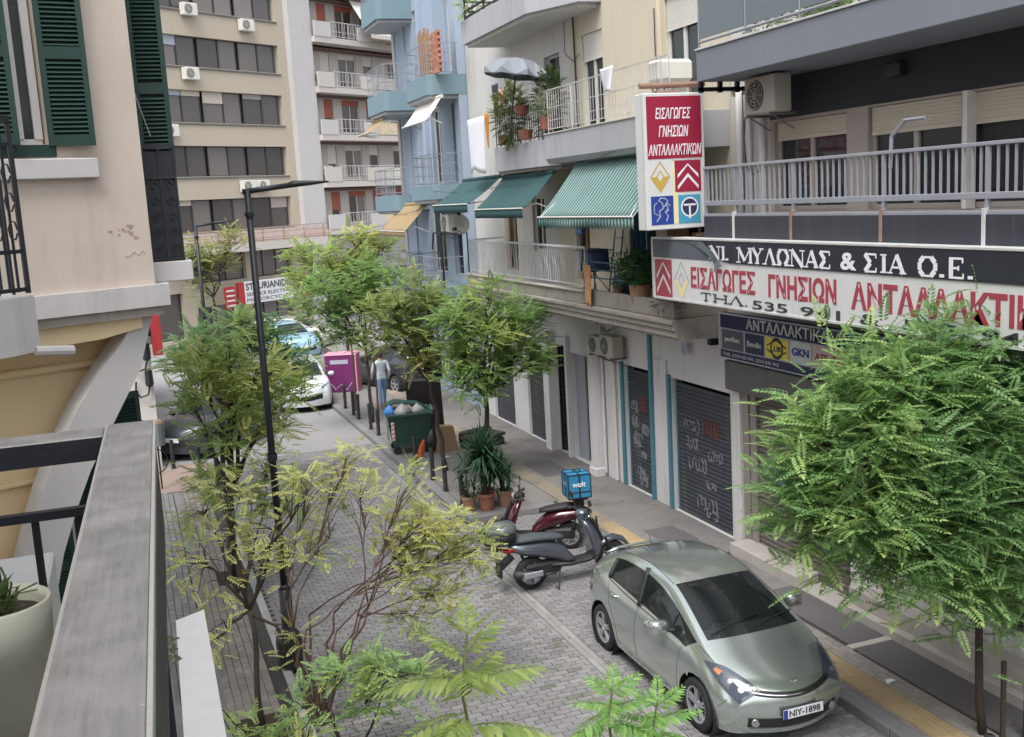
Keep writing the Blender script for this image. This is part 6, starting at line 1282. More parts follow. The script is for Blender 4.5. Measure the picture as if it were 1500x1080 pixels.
# =============== cars ===============
def car_paint(name, c, rough=.28, metal=.55):
    if name in _M: return _M[name]
    b = NB(name); p = b.n('ShaderNodeBsdfPrincipled'); b.l(p.outputs[0], b.o.inputs[0]); p.inputs['Base Color'].default_value = (*c, 1); p.inputs['Metallic'].default_value = metal; p.inputs['Roughness'].default_value = rough; p.inputs['Coat Weight'].default_value = 1.; p.inputs['Coat Roughness'].default_value = .03
    pass
    _M[name] = b.m; return b.m
CG = glass_mat('car_glass', (.014, .019, .02), .03, .3)
HL = mat('headlight_lens', srgb(74, 82, 94), .08, var=.35, scale=25, bump=0, coat=1); AMB = mat('amber_lens', srgb(190, 130, 90), .15, bump=0)
def make_car(label, loc, rz, L, W, H, paint, rows, wheels, glass, group=None, plate=None, cat='car', detail=True, wr=.315, name='parked_car'):
    """rows: list of 8 rows (sill..centre), each a list of (x, y, z) along the car, nose at x=0"""
    t = thing(name, label, cat, loc, rz, group)
    nI = len(rows[0]); V = []; idx = {}
    def av(p): V.append(p); return len(V)-1
    for j in range(8):
        for i in range(nI): idx[(i, j)] = av(rows[j][i])
    F = []; MI = []
    for i in range(nI-1):
        for j in range(7):
            F.append((idx[(i, j)], idx[(i, j+1)], idx[(i+1, j+1)], idx[(i+1, j)])); MI.append(glass.get((i, j), 0))
    for end in (0, nI-1):
        cap = {}
        for lv in range(4):
            for j in (3, 4, 5, 6, 7):
                if j == 3: cap[(lv, j)] = idx[(end, 3-lv)]
                elif lv == 0: cap[(lv, j)] = idx[(end, j)]
                else:
                    x, y, z = rows[j][end]; zr = rows[3-lv][end][2]; bulge = (.0, .03, .05, -.01)[lv]; xx = x+(-bulge if end == 0 else bulge); yy = y*(1.0, 1.02, 1.0, .96)[lv]
                    cap[(lv, j)] = av((xx, yy, zr))
        for lv in range(3):
            for j in (3, 4, 5, 6):
                q = (cap[(lv, j)], cap[(lv+1, j)], cap[(lv+1, j+1)], cap[(lv, j+1)]); F.append(q if end == 0 else q[::-1]); MI.append(0)
    n0 = len(V); mir = {}
    for k, p in enumerate(V[:n0]):
        if abs(p[1]) < 1e-6: mir[k] = k
        else: mir[k] = av((p[0], -p[1], p[2]))
    F2 = F+[tuple(mir[k] for k in f[::-1]) for f in F]; MI2 = MI+[m+(10 if m >= 2 else 0) for m in MI]
    # local frame: nose towards -y, +x = car's left side as seen from the front-right; y_local = x_car
    me = bpy.data.meshes.new('shell'); me.from_pydata([(-p[1], p[0], p[2]) for p in V], [], F2)
    for k in range(16): me.materials.append(paint)
    me.polygons.foreach_set('material_index', MI2); me.update()
    o = bpy.data.objects.new('shell', me); COL.objects.link(o); md = o.modifiers.new('s', 'SUBSURF'); md.levels = 4 if detail else 3; md.render_levels = md.levels
    dg = bpy.context.evaluated_depsgraph_get(); dg.update(); m2 = bpy.data.meshes.new_from_object(o.evaluated_get(dg)); bpy.data.objects.remove(o)
    co = np.zeros(len(m2.vertices)*3); m2.vertices.foreach_get('co', co); co = co.reshape(-1, 3); polys = [tuple(p.vertices) for p in m2.polygons]; mis = np.array([p.material_index for p in m2.polygons])
    bpy.data.meshes.remove(m2)
    # wheel arches
    arch = wr+.055; inside = np.zeros(len(co), bool)
    for wy in wheels:
        r = np.hypot(co[:, 1]-wy, co[:, 2]-wr); inside |= (r < arch) & (np.abs(co[:, 0]) > W*.28)
    keep = [k for k, f in enumerate(polys) if not all(inside[v] for v in f)]
    used = set(v for k in keep for v in polys[k])
    for wy in wheels:
        dy, dz = co[:, 1]-wy, co[:, 2]-wr; r = np.hypot(dy, dz); s = (r < arch) & (np.abs(co[:, 0]) > W*.28) & (r > 1e-3)
        co[s, 1] = wy+dy[s]/r[s]*arch; co[s, 2] = wr+dz[s]/r[s]*arch
    bv = BVHTree.FromPolygons([Vector(c) for c in co], [polys[k] for k in keep if mis[k] == 0 or True])
    def sub(sel, inset=0):
        b = MB(); mp = {}; nrm = {}
        fs = [polys[k] for k in keep if sel(mis[k])]
        if inset:
            for f in fs:
                a, c_, d = (Vector(co[f[0]]), Vector(co[f[1]]), Vector(co[f[2]])); nn = (c_-a).cross(d-a)
                for v in f: nrm[v] = nrm.get(v, Vector())+nn
        for f in fs:
            for v in f:
                if v not in mp:
                    mp[v] = len(b.v); p = Vector(co[v])
                    if inset: p = p-nrm[v].normalized()*inset
                    b.v.append(tuple(p))
            b.f.append(tuple(mp[v] for v in f)); b.mi.append(0)
        return b
    body = obj('body', sub(lambda m: m == 0), paint, t, smooth=True, local=True)
    names = {1: 'windscreen', 2: 'side_window', 3: 'side_window', 4: 'side_window', 5: 'rear_window', 6: 'panel'}
    for g_ in sorted(set(int(m) for m in mis if m)):
        k = g_ if g_ < 10 else g_-10
        if k == 6: obj('black_pillar', sub(lambda m: m == g_, .002), M['black'], body, smooth=True, local=True); continue
        obj(names[k], sub(lambda m: m == g_, .006), CG, t, smooth=True, local=True)
    # underbody, arch liners
    b = MB(); b.box(-W/2+.24, W/2-.24, .4, L-.4, .17, .3)
    for wy in wheels:
        for sx in (-1, 1): b.lathe([(arch+.015, sx*(W/2-.03)), (arch+.015, sx*(W/2-.32)), (.05, sx*(W/2-.33))], (0, wy, wr), 24, 0)
    obj('underbody', b, M['black'], t, local=True)
    for wy in wheels:
        for sx in (-1, 1):
            x1 = sx*(W/2-.025); x0 = sx*(W/2-.225); b = MB()
            b.lathe([(wr*.66, x0), (wr*.95, x0), (wr, x0+sx*.03), (wr, x1-sx*.03), (wr*.95, x1), (wr*.67, x1-sx*.004)], (0, wy, wr), 28, 0); wh = obj('wheel', b, M['rubber'], t, smooth=True, local=True)
            b = MB(); b.lathe([(wr*.68, x1-sx*.004), (wr*.63, x1-sx*.02), (wr*.62, x1-sx*.06), (.03, x1-sx*.07)], (0, wy, wr), 28, 0); obj('rim_well', b, M['signink'], wh, local=True, smooth=True)
            b = MB()
            for k in range(5):
                for dd in (-.16, .16):
                    a = k*2*math.pi/5+.3; a2 = a+dd*.9; b.tube([(x1-sx*.03, wy+.03*math.cos(a), wr+.03*math.sin(a)), (x1-sx*.02, wy+wr*.64*math.cos(a2), wr+wr*.64*math.sin(a2))], [.03, .018], 4)
            b.lathe([(.001, x1-sx*.01), (.05, x1-sx*.012), (.055, x1-sx*.04)], (0, wy, wr), 14, 0); b.lathe([(wr*.69, x1-sx*.001), (wr*.62, x1-sx*.008), (wr*.62, x1-sx*.05)], (0, wy, wr), 28, 0)
            obj('rim', b, M['rim'], wh, local=True)
    # interior
    b = MB(); sy = rows[4][3][0]+.75
    for x_ in (-.36, .36):
        b.box(x_-.24, x_+.24, sy, sy+.5, .45, .62, .05); b.box(x_-.24, x_+.24, sy+.45, sy+.6, .6, 1.1, .05); b.box(x_-.12, x_+.12, sy+.48, sy+.58, 1.1, 1.27, .04)
    b.box(-.6, .6, sy+1.35, sy+1.5, .5, 1.08, .05); b.box(-W/2+.14, W/2-.14, rows[4][3][0]+.1, rows[4][3][0]+.55, .55, .9, .05)
    ob_ = obj('interior', b, mat('car_interior', srgb(130, 130, 128), .9), t, local=True); b = MB(); b.lathe([(.17, 0), (.19, .01), (.17, .02)], (0, 0, 0), 20, 1); 
    sw2 = link('steering_wheel', b.mesh('steering_wheel', M['black']), ob_); sw2.location = (.36, sy-.12, .92); sw2.rotation_euler = (R(-25), 0, 0)
    def patch(name, fn, nu, nv, m, off=.004, parent=t, thick=0, smooth=True, ddir=None):
        b = MB(); pts = []
        def Q_(u, v):
            p = Vector(fn(u, v))
            if ddir is not None:
                h = bv.ray_cast(p-Vector(ddir)*1.0, Vector(ddir), 3.0); loc_, no_ = (h[0], h[1]) if h[0] is not None else bv.find_nearest(p)[:2]
            else: loc_, no_ = bv.find_nearest(p)[:2]
            if no_.dot(Vector((0, L/2, .4))-loc_) > 0: no_ = -no_
            return tuple(loc_+no_*off)
        b.grid(Q_, nu, nv); return obj(name, b, m, parent, smooth=smooth, local=True)
    return t, patch, bv, body
SQ = lambda c: math.copysign(abs(c)**.55, c)
# --- the silver-green hatchback ---
xs_ = {}
R0 = [(.30, .70, .20), (.52, .79, .19), (.95, .81, .20), (1.42, .82, .20), (1.75, .82, .20), (2.15, .82, .20), (2.55, .82, .20), (3.0, .82, .20), (3.62, .81, .21), (4.05, .78, .23), (4.30, .70, .26)]
R1 = [(.24, .72, .40), (.48, .83, .42), (.92, .855, .44), (1.42, .86, .44), (1.75, .86, .44), (2.15, .86, .44), (2.55, .86, .44), (3.0, .86, .44), (3.6, .855, .46), (4.1, .82, .46), (4.38, .73, .46)]
R2 = [(.22, .70, .54), (.48, .81, .60), (.92, .85, .68), (1.40, .86, .72), (1.75, .865, .74), (2.15, .865, .76), (2.55, .865, .78), (3.0, .86, .80), (3.6, .85, .82), (4.1, .80, .80), (4.38, .72, .76)]
R3 = [(.27, .66, .63), (.52, .755, .735), (.90, .80, .85), (1.22, .80, .935), (1.60, .80, .955), (2.05, .80, .97), (2.50, .795, .985), (3.0, .785, 1.01), (3.62, .765, 1.06), (4.08, .72, 1.06), (4.34, .66, .96)]
R4 = [(.24, .57, .665), (.46, .67, .79), (.80, .715, .905), (1.02, .72, .985), (1.48, .665, 1.185), (2.02, .60, 1.385), (2.50, .585, 1.445), (3.0, .575, 1.435), (3.58, .55, 1.335), (4.10, .53, 1.17), (4.37, .55, 1.02)]
R5 = [(.17, .45, .685), (.42, .60, .81), (.78, .655, .925), (.96, .66, 1.0), (1.45, .60, 1.21), (1.98, .545, 1.415), (2.48, .53, 1.472), (3.0, .52, 1.46), (3.6, .49, 1.355), (4.14, .47, 1.19), (4.41, .5, 1.04)]
R6 = [(.09, .25, .70), (.37, .36, .835), (.72, .38, .955), (.87, .39, 1.015), (1.38, .34, 1.235), (1.92, .31, 1.44), (2.45, .30, 1.49), (3.0, .29, 1.478), (3.62, .28, 1.375), (4.17, .27, 1.20), (4.44, .28, 1.05)]
R7 = [(.05, .0, .705), (.35, .0, .84), (.70, .0, .96), (.84, .0, 1.02), (1.36, .0, 1.245), (1.90, .0, 1.45), (2.44, .0, 1.495), (3.0, .0, 1.482), (3.62, .0, 1.38), (4.18, .0, 1.205), (4.45, .0, 1.05)]
gl_ = {(3, 5): 1, (3, 6): 1, (4, 5): 1, (4, 6): 1, (3, 3): 2, (4, 3): 2, (5, 3): 2, (6, 3): 3, (7, 3): 4, (8, 5): 5, (8, 6): 5}
pp = car_paint('silver_green_paint', srgb(184, 194, 188), .2, .75)
KL = .93
R0, R1, R2, R3, R4, R5, R6, R7 = [[(x*KL, y, z) for x, y, z in r] for r in (R0, R1, R2, R3, R4, R5, R6, R7)]
car, patch, bvh, body = make_car('silver-green hatchback parked in the bay beside the kerb', (6.51, 9.24, 0), 0, 4.45*KL, 1.725, 1.49, pp, [R0, R1, R2, R3, R4, R5, R6, R7], (.93*KL, 3.63*KL), gl_)
sgn = lambda s, p: (s*-1*p[1], p[0], p[2])
for s in (1, -1):
    # headlamps: long triangular lens running up the wing
    def hl(u, v, s=s):
        a = Vector((.235+.30*u, .44+.30*u+.0, .665+.055*u)); e = Vector((.20+.58*u, .66+.13*u, .57+.22*u)); c = Vector((.18+.62*u, .40+.30*u, .69+.15*u))
        p = c.lerp(e, v*(1-u**3*.9)); return sgn(s, p)
    h_ = patch('headlight', hl, 14, 8, HL, .005)
    patch('indicator', lambda u, v: hl(.62+.14*u, .3+.35*v), 5, 4, AMB, .008, h_)
    
    for (uc, vc, rr_) in ((.2, .5, .035), (.42, .5, .03)):
        c0 = Vector(hl(uc, vc)); hit_ = bvh.find_nearest(c0); b = MB(); nn_ = hit_[1]; nn_ = nn_ if nn_.dot(Vector((0, 2, .4))-hit_[0]) < 0 else -nn_
        tx = nn_.cross(Vector((0, 0, 1))).normalized(); ty = nn_.cross(tx); q0 = hit_[0]+nn_*.008
        vs_ = [q0+nn_*.004]+[q0+(tx*math.cos(a)+ty*math.sin(a))*rr_ for a in [k*.5236 for k in range(12)]]; b.add(vs_, [(0, 1+k, 1+(k+1) % 12) for k in range(12)]); obj('lamp_reflector', b, M['rim'], h_, local=True, smooth=True)
    # door handles
    for hx, hz in ((2.02, .88), (3.0, .93)):
        p = bvh.find_nearest(Vector(sgn(s, (hx, .86, hz))))[0]; b = MB(); b.tube([(p.x-s*.002, p.y-.09, p.z-.004), (p.x-s*.035, p.y-.07, p.z), (p.x-s*.035, p.y+.07, p.z+.004), (p.x-s*.002, p.y+.09, p.z+.006)], .014, 6); obj('door_handle', b, M['chrome'], car, local=True, smooth=True)
    # mirror
    b = MB(); mx = -s*.95; rings = []
    for k, (dx, r1, r2) in enumerate(((-.11, .03, .05), (-.10, .065, .08), (0, .075, .09), (.09, .07, .085), (.115, .03, .05))): rings.append([(mx-s*dx, 1.52+r1*SQ(math.cos(a*math.pi/8)), 1.03+r2*SQ(math.sin(a*math.pi/8))) for a in range(16)])
    b.loft(rings); mo = obj('mirror', b, pp, car, local=True, smooth=True); b = MB(); b.tube([(-s*.76, 1.47, .98), (-s*.87, 1.5, 1.0)], .03, 6); b.box(min(mx-.08, mx+.08), max(mx-.08, mx+.08), 1.585, 1.592, .97, 1.09); obj('mirror_arm', b, M['black'], mo, local=True)
    # panel gaps as fine dark grooves following the surface
    b = MB()
    def gap(pts):
        out = []
        for i in range(len(pts)-1):
            for k in range(6):
                p = Vector(pts[i]).lerp(Vector(pts[i+1]), k/6); q, nn = bvh.find_nearest(Vector(sgn(s, (p.x*KL, p.y, p.z))))[:2]; out.append(q)
        b.tube(out, .0035, 4)
    gap([(1.30, .8, .92), (1.36, .86, .6), (1.40, .85, .26)]); gap([(2.52, .8, .98), (2.54, .87, .6), (2.52, .85, .26)]); gap([(3.5, .78, 1.03), (3.35, .86, .75), (3.15, .87, .5), (3.12, .85, .26)]); gap([(1.4, .83, .26), (3.12, .83, .26)])
    gap([(.26, .56, .68), (.5, .66, .80), (.9, .70, .93), (1.05, .71, .98)]); gap([(.35, .75, .6), (.5, .80, .45)])
    obj('panel_gap', b, M['black'], body, local=True)
    # black window surround and B-pillar
    b = MB()
    def run(row, i0, i1, dz=0):
        out = []
        for i in range(i0, i1):
            for k in range(5): p = Vector(row[i]).lerp(Vector(row[i+1]), k/5); out.append(bvh.find_nearest(Vector(sgn(s, (p.x, p.y, p.z+dz))))[0])
        return out
    b.tube([bvh.find_nearest(Vector(sgn(s, ((2.50+.02*k)*KL, .80-.043*k, .985+.09*k))))[0]+Vector((-s*.002, 0, 0)) for k in range(6)], .035, 6)
    b.tube([bvh.find_nearest(Vector(sgn(s, ((3.50+.015*k)*KL, .76-.04*k, 1.05+.06*k))))[0] for k in range(5)], .028, 6)
    b.tube([bvh.find_nearest(Vector(sgn(s, ((1.62+.0*k)*KL, .79-.022*k, .96+.045*k))))[0] for k in range(6)], .016, 6)
    b.tube(run(R3, 3, 8, .0), .007, 4); b.tube(run(R5, 5, 9, .0), .0045, 4)
    obj('black_pillar', b, M['black'], body, local=True, smooth=True)
    b = MB(); b.lathe([(.001, 0), (.045, .0), (.052, .02)], (0, 0, 0), 14, 1); p = bvh.find_nearest(Vector((-s*.52, .1, .33)))[0]; f = obj('fog_lamp', MB().add([(p.x+x_, p.y-.02+y_*1, p.z+z_) for x_, y_, z_ in b.v], b.f), M['chrome'], car, local=True)
# grille slit, lower intake, chrome bow, emblem
patch('grille', lambda u, v: ((u-.5)*.98, .0,   .662-.062*v+.05*(2*abs(u-.5))**2), 24, 3, M['black'], .005, ddir=(0, 1, 0))
patch('grille_bow', lambda u, v: ((u-.5)*1.0, .0,   .632-.010*v+.052*(2*abs(u-.5))**2), 24, 1, M['chrome'], .008, ddir=(0, 1, 0))
patch('lower_intake', lambda u, v: ((u-.5)*1.14, .0, .385-.115*v+.02*(2*abs(u-.5))**2), 24, 5, M['black'], .005, ddir=(0, 1, 0))
patch('intake_bar', lambda u, v: ((u-.5)*1.1, .0, .262-.022*v), 20, 1, pp, .02, ddir=(0, 1, 0))
b = MB(); b.lathe([(.036, -.004), (.042, -.01), (.048, -.004)], (0, 0, 0), 18, 1); b.tube([(-.03, -.006, .012), (0, -.008, -.014), (.03, -.006, .012)], .006, 4)
p = bvh.ray_cast(Vector((0, -1, .735)), Vector((0, 1, 0)))[0]; q = p if p is not None else Vector((0, .1, .73)); obj('emblem', MB().add([(x_, q.y+y_, z_*.6+.735) for x_, y_, z_ in b.v], b.f), M['chrome'], car, local=True)
# plate
pl = MB(); pl.box(-.26, .26, -.012, .0, -.058, .058, .004); hit = bvh.ray_cast(Vector((0, -1, .42)), Vector((0, 1, 0)))[0]; py_ = (hit.y if hit is not None else 0)-.015
o = link('number_plate', pl.mesh('number_plate', M['cloth']), car); o.location = (0.02, py_, .445)
b = MB(); put_text(b, 'pl', -.185, -.015, -.037); obj('plate_text', b, M['signink'], o, local=True); b = MB(); b.box(-.258, -.205, -.0145, -.011, -.054, .054); obj('plate_band', b, M['blue'], o, local=True)
b = MB(); b.box(-.268, .268, -.009, .004, -.066, .066, .003); obj('plate_holder', b, M['black'], o, local=True)
# wipers, antenna, spoiler lip, sill shadow line
b = MB()
for (a, c) in (((-.55, .98, 1.035), (.15, 1.12, 1.075)), ((.1, .95, 1.035), (.62, 1.13, 1.06))):
    P0, P1 = Vector(a), Vector(c); pts = []
    for k in range(7): q = P0.lerp(P1, k/6); h = bvh.find_nearest(q)[0]; pts.append(h+Vector((0, -.01, .015)))
    b.tube(pts, .008, 4)
obj('wiper', b, M['black'], car, local=True)
b = MB(); q = bvh.ray_cast(Vector((0, 3.45, 3)), Vector((0, 0, -1)))[0]; b.tube([q, q+Vector((0, .02, .03)), q+Vector((0, .12, .16))], [.02, .008, .003], 5); obj('antenna', b, M['black'], car, local=True)
b = MB(); b.tube([(-.5, 4.15*KL, 1.185), (-.3, 4.19*KL, 1.21), (0, 4.2*KL, 1.215), (.3, 4.19*KL, 1.21), (.5, 4.15*KL, 1.185)], [.012, .022, .022, .022, .012], 6); obj('spoiler', b, pp, car, local=True, smooth=True)
q = bvh.find_nearest(Vector((-.86, 1.05, .62)))[0]; b = MB(); b.box(q.x-.006, q.x+.004, q.y-.05, q.y-.02, q.z-.02, q.z+.02, .004); b.box(-.45, -.42, 1.02, 1.05, 1.03, 1.05); obj('side_marker', b, M['chrome'], car, local=True)
# --- other cars: same builder with hatchback proportions ---
def hatch(L, W, H, zn=.75, zc=.98):
    f = L/4.45; g = W/1.725; k = H/1.49; o = []
    for j, r in enumerate((R0, R1, R2, R3, R4, R5, R6, R7)):
        rr = []
        for i, (x, y, z) in enumerate(r):
            if i >= 8 and j >= 4: z = z+(.12, .22, .16)[i-8]; 
            if j >= 3 and i <= 2: z = z+(.12, .12, .08)[i]
            if j in (4, 5, 6, 7) and i in (3, 4): x = x+(.28, .14)[i-3]
            if j == 2 and i <= 1: z += .06
            rr.append((x*f, y*g, z*k))
        o.append(rr)
    return o
def simple_car(label, loc, rz, L, W, H, paint, grille=True, name='parked_car'):
    c, pt_, bv, bd_ = make_car(label, loc, rz, L, W, H, paint, hatch(L, W, H), (.2*L, .8*L), {**gl_}, detail=False, name=name)
    for s in (1, -1):
        pt_('headlight', lambda u, v: (-s*(W*.27+.17*u+.06*v), .1+.35*u, .70+.11*v*(1-.4*u)+.06*u), 8, 4, HL, .006)
        b = MB(); b.loft([[(-s*(W/2+.04+dx), 1.35*L/4.4+r1*math.cos(a*math.pi/4), 1.0+r2*math.sin(a*math.pi/4)) for a in range(8)] for dx, r1, r2 in ((-.08, .03, .04), (0, .06, .08), (.1, .04, .06))]); obj('mirror', b, paint, c, local=True, smooth=True)
    pt_('grille', lambda u, v: ((u-.5)*W*.56, 0, .56-.17*v+.02*math.cos(u*6.28)), 14, 5, M['black'], .006, ddir=(0, 1, 0))
    h = bv.ray_cast(Vector((0, -1, .5)), Vector((0, 1, 0)))[0]; y_ = (h.y if h is not None else 0)-.03
    b = MB(); b.box(-.26, .26, y_-.01, y_, .52, .63, .003); obj('number_plate', b, M['cloth'], c, local=True)
    return c
simple_car('white small car facing the camera on the far carriageway', (4.95, 32.3, 0), R(-4), 3.95, 1.7, 1.45, car_paint('white_paint', srgb(222, 226, 230), .3, 0))
simple_car('dark grey hatchback parked at the left behind the trees', (.72, 27.9, 0), R(-42), 4.1, 1.72, 1.46, car_paint('dark_grey_paint', srgb(62, 66, 72), .35, .2))
simple_car('dark car parked far behind the magenta container', (7.7, 37.2, 0), R(200), 4.2, 1.75, 1.5, car_paint('black_paint', srgb(52, 54, 60), .3, .3))
simple_car('light blue car far down the street between the trees', (6.9, 44.0, 0), R(15), 4.2, 1.75, 1.5, car_paint('light_blue_paint', srgb(150, 190, 214), .3, .2))
simple_car('pale car at the far end behind the light blue one', (8.8, 47.5, 0), R(70), 4.2, 1.75, 1.5, car_paint('beige_paint', srgb(180, 176, 170), .3, .2))
# =============== scooters ===============
def scooter(label, loc, rz, paint, seatm, top=None, shield=True, r_=.25, small=False):
    """rear axle over the origin, front towards +x"""
    t = thing('scooter', label, 'scooter', loc, rz); wb = 1.3
    for x_, rr in ((0, r_), (wb, r_*1.02)):
        b = MB(); b.lathe([(rr*.66, -.05), (rr*.9, -.055), (rr, -.02), (rr, .02), (rr*.9, .055), (rr*.66, .05)], (x_, 0, rr), 28, 1); w_ = obj('wheel', b, M['rubber'], t, local=True, smooth=True)
        b = MB()
        for k in range(5): a = k*1.2566; b.tube([(x_, -.045, rr), (x_+rr*.66*math.cos(a), -.045, rr+rr*.66*math.sin(a))], .016, 4); b.tube([(x_, .045, rr), (x_+rr*.66*math.cos(a), .045, rr+rr*.66*math.sin(a))], .016, 4)
        b.lathe([(rr*.7, -.045), (rr*.63, -.04), (rr*.63, .04), (rr*.7, .045)], (x_, 0, rr), 24, 1); b.lathe([(.001, -.06), (.06, -.055), (.06, .055), (.001, .06)], (x_, 0, rr), 12, 1); obj('rim', b, M['rim'] if x_ == 0 else M['signink'], w_, local=True)
    def ell(x, zc, hw, hh, n=14): return [(x, hw*math.cos(2*math.pi*k/n), zc+hh*math.sin(2*math.pi*k/n)*(1 if math.sin(2*math.pi*k/n) > 0 else .9)) for k in range(n)]
    b = MB(); b.loft([ell(-.36, .71, .03, .03), ell(-.3, .69, .09, .07), ell(-.1, .64, .145, .12), ell(.15, .60, .165, .15), ell(.38, .53, .15, .17), ell(.55, .42, .13, .13), ell(.66, .36, .12, .07)]); obj('rear_body', b, paint, t, local=True, smooth=True)
    b = MB(); b.loft([ell(.3, .33, .12, .06), ell(.6, .3, .14, .05), ell(.9, .31, .14, .05), ell(1.02, .36, .12, .06)]); obj('footboard', b, M['black'], t, local=True, smooth=True)
    def shp(z, x, w_, th): return [(x+th*(-1), -w_*.8, z), (x, -w_, z), (x+th*.8, -w_*.7, z), (x+th*1.5, 0, z), (x+th*.8, w_*.7, z), (x, w_, z), (x-th, w_*.8, z), (x-th*.7, 0, z)]
    b = MB(); b.loft([shp(.3, 1.0, .15, .04), shp(.45, 1.03, .2, .06), shp(.65, .99, .2, .08), shp(.82, .92, .15, .07), shp(.93, .86, .07, .05)]); obj('leg_shield', b, paint, t, local=True, smooth=True)
    b = MB(); b.loft([[(x+wb, .085*math.cos(a), z+.05*math.sin(a)) for a in [k*.785 for k in range(8)]] for x, z in ((-.22, .46), (-.1, .53), (.05, .56), (.2, .5), (.29, .38))]); obj('front_fender', b, paint, t, local=True, smooth=True)
    b = MB(); b.loft([ell(.95, 1.0, .04, .03), ell(.92, 1.01, .1, .06), ell(.84, 1.02, .11, .07), ell(.76, 1.02, .05, .04)]); hb_ = obj('headset', b, paint if not small else M['black'], t, local=True, smooth=True)
    b = MB(); b.lathe([(.001, .99), (.065, .985), (.07, .95)], (0, 0, 1.01), 14, 0); obj('headlight', b, M['chrome'], hb_, local=True, smooth=True)
    b = MB(); b.tube([(.78, -.36, 1.03), (.84, -.2, 1.05), (.86, 0, 1.03), (.84, .2, 1.05), (.78, .36, 1.03)], .016, 6)
    for s in (-1, 1): b.tube([(.78, s*.36, 1.03), (.8, s*.24, 1.045)], .024, 6); b.tube([(.88, s*.2, 1.04), (.84, s*.38, 1.0)], .007, 4)
    obj('handlebar', b, M['black'], t, local=True, smooth=True)
    for s in (-1, 1):
        b = MB(); b.tube([(.86, s*.2, 1.05), (.84, s*.28, 1.2)], .008, 4); b.lathe([(.001, -.01), (.05, -.006), (.055, .01), (.001, .02)], (.84, s*.3, 1.24), 10, 0); obj('mirror', b, M['black'], t, local=True)
    b = MB(); b.loft([[(x, w_*math.cos(a), z+h*math.sin(a)) for a in [k*.6283 for k in range(10)]] for x, w_, z, h in ((-.28, .06, .78, .03), (-.2, .13, .79, .05), (.05, .15, .79, .06), (.2, .14, .77, .06), (.42, .13, .74, .05), (.52, .08, .72, .03))]); obj('seat', b, seatm, t, local=True, smooth=True)
    b = MB(); b.tube([(1.0, 0, .9), (wb-.02, 0, .3)], .035, 6); b.tube([(wb, -.09, .27), (wb-.12, -.08, .6)], .022, 6); b.tube([(wb, .09, .27), (wb-.12, .08, .6)], .022, 6); b.box(-.1, .45, -.1, .1, .2, .4, .04); b.tube([(0, .1, .27), (-.12, .13, .6)], .022, 6); obj('frame', b, M['black'], t, local=True)
    b = MB(); b.tube([(.35, -.12, .22), (.15, -.16, .24)], .02, 6); b.tube([(.15, -.16, .25), (-.32, -.17, .33)], [.05, .055], 8); ex = obj('exhaust', b, M['signink'], t, local=True, smooth=True)
    b = MB(); b.box(-.2, .1, -.235, -.21, .25, .34, .01); obj('heat_shield', b, M['rim'], ex, local=True)
    b = MB(); b.tube([(.42, -.1, .25), (.32, -.26, .01)], .012, 5); b.tube([(.42, .1, .25), (.32, .26, .01)], .012, 5); b.tube([(.32, -.26, .015), (.32, -.14, .015)], .012, 5); obj('stand', b, M['black'], t, local=True)
    b = MB(); b.box(-.5, -.46, -.08, .08, .28, .55, .005); b.prism([(-.3, .6), (-.52, .4), (-.5, .36), (-.26, .54)], 1, -.07, .07); rf_ = obj('rear_fender', b, M['black'], t, local=True)
    b = MB(); b.loft([[(x, w_*math.cos(a), z+h*math.sin(a)) for a in [k*.785 for k in range(8)]] for x, w_, z, h in ((-.41, .05, .66, .03), (-.36, .1, .66, .04), (-.28, .12, .67, .045))]); obj('tail_light', b, mat('tail_red', srgb(160, 30, 34), .2, bump=0), t, local=True, smooth=True)
    if top == 'case':
        b = MB(); b.loft([[(cx_+rx*math.cos(k*math.pi/8), ry*math.sin(k*math.pi/8), z) for k in range(16)] for cx_, rx, ry, z in ((-.42, .1, .1, .82), (-.42, .2, .19, .84), (-.42, .22, .21, .95))]); tc = obj('top_case', b, M['black'], t, local=True, smooth=True)
        b = MB(); b.loft([[(-.42+rx*math.cos(k*math.pi/8), ry*math.sin(k*math.pi/8), z) for k in range(16)] for rx, ry, z in ((.225, .215, .955), (.22, .21, 1.03), (.17, .16, 1.09), (.05, .05, 1.11))]); obj('case_lid', b, car_paint('case_grey', srgb(110, 116, 120), .2, .3), tc, local=True, smooth=True)
        b = MB(); b.box(-.5, -.1, -.1, .1, .79, .82, .01); obj('rack', b, M['black'], t, local=True)
    return t
P1 = car_paint('scooter_grey', srgb(96, 102, 112), .25, .5); P2 = car_paint('scooter_maroon', srgb(74, 22, 34), .2, .3)
s1 = scooter('dark grey scooter with a round black top case and silver exhaust, nearest the car', (5.62, 15.2, .0), R(3), P1, mat('seat_grey', srgb(70, 76, 82), .7), 'case')
s1.scale = (1.12, 1.08, 1.08)
s2 = scooter('maroon scooter carrying a bright blue delivery box', (6.95, 16.7, 0), R(158), P2, mat('seat_dark', srgb(44, 38, 42), .6), None, small=True)
b = MB(); b.box(-.17, .17, -.15, .15, .92, .96, .01); b.box(-.1, .1, -.08, .08, .76, .93); obj('rack', MB().add([(x-.18, y, z) for x, y, z in b.v], b.f), M['black'], s2, local=True)
db = thing('delivery_box', 'bright blue cube delivery bag with black edging on the maroon scooter', 'delivery bag', (7.1, 16.64, .97), R(-8))
b = MB(); b.box(-.2, .2, -.2, .2, 0, .42, .012); obj('bag', b, mat('delivery_blue', srgb(40, 122, 164), .6, var=.08, scale=5), db, local=True)
b = MB()
for x_ in (-.203, .203):
    for y_ in (-.203, .203): b.tube([(x_, y_, 0), (x_, y_, .42)], .012, 4)
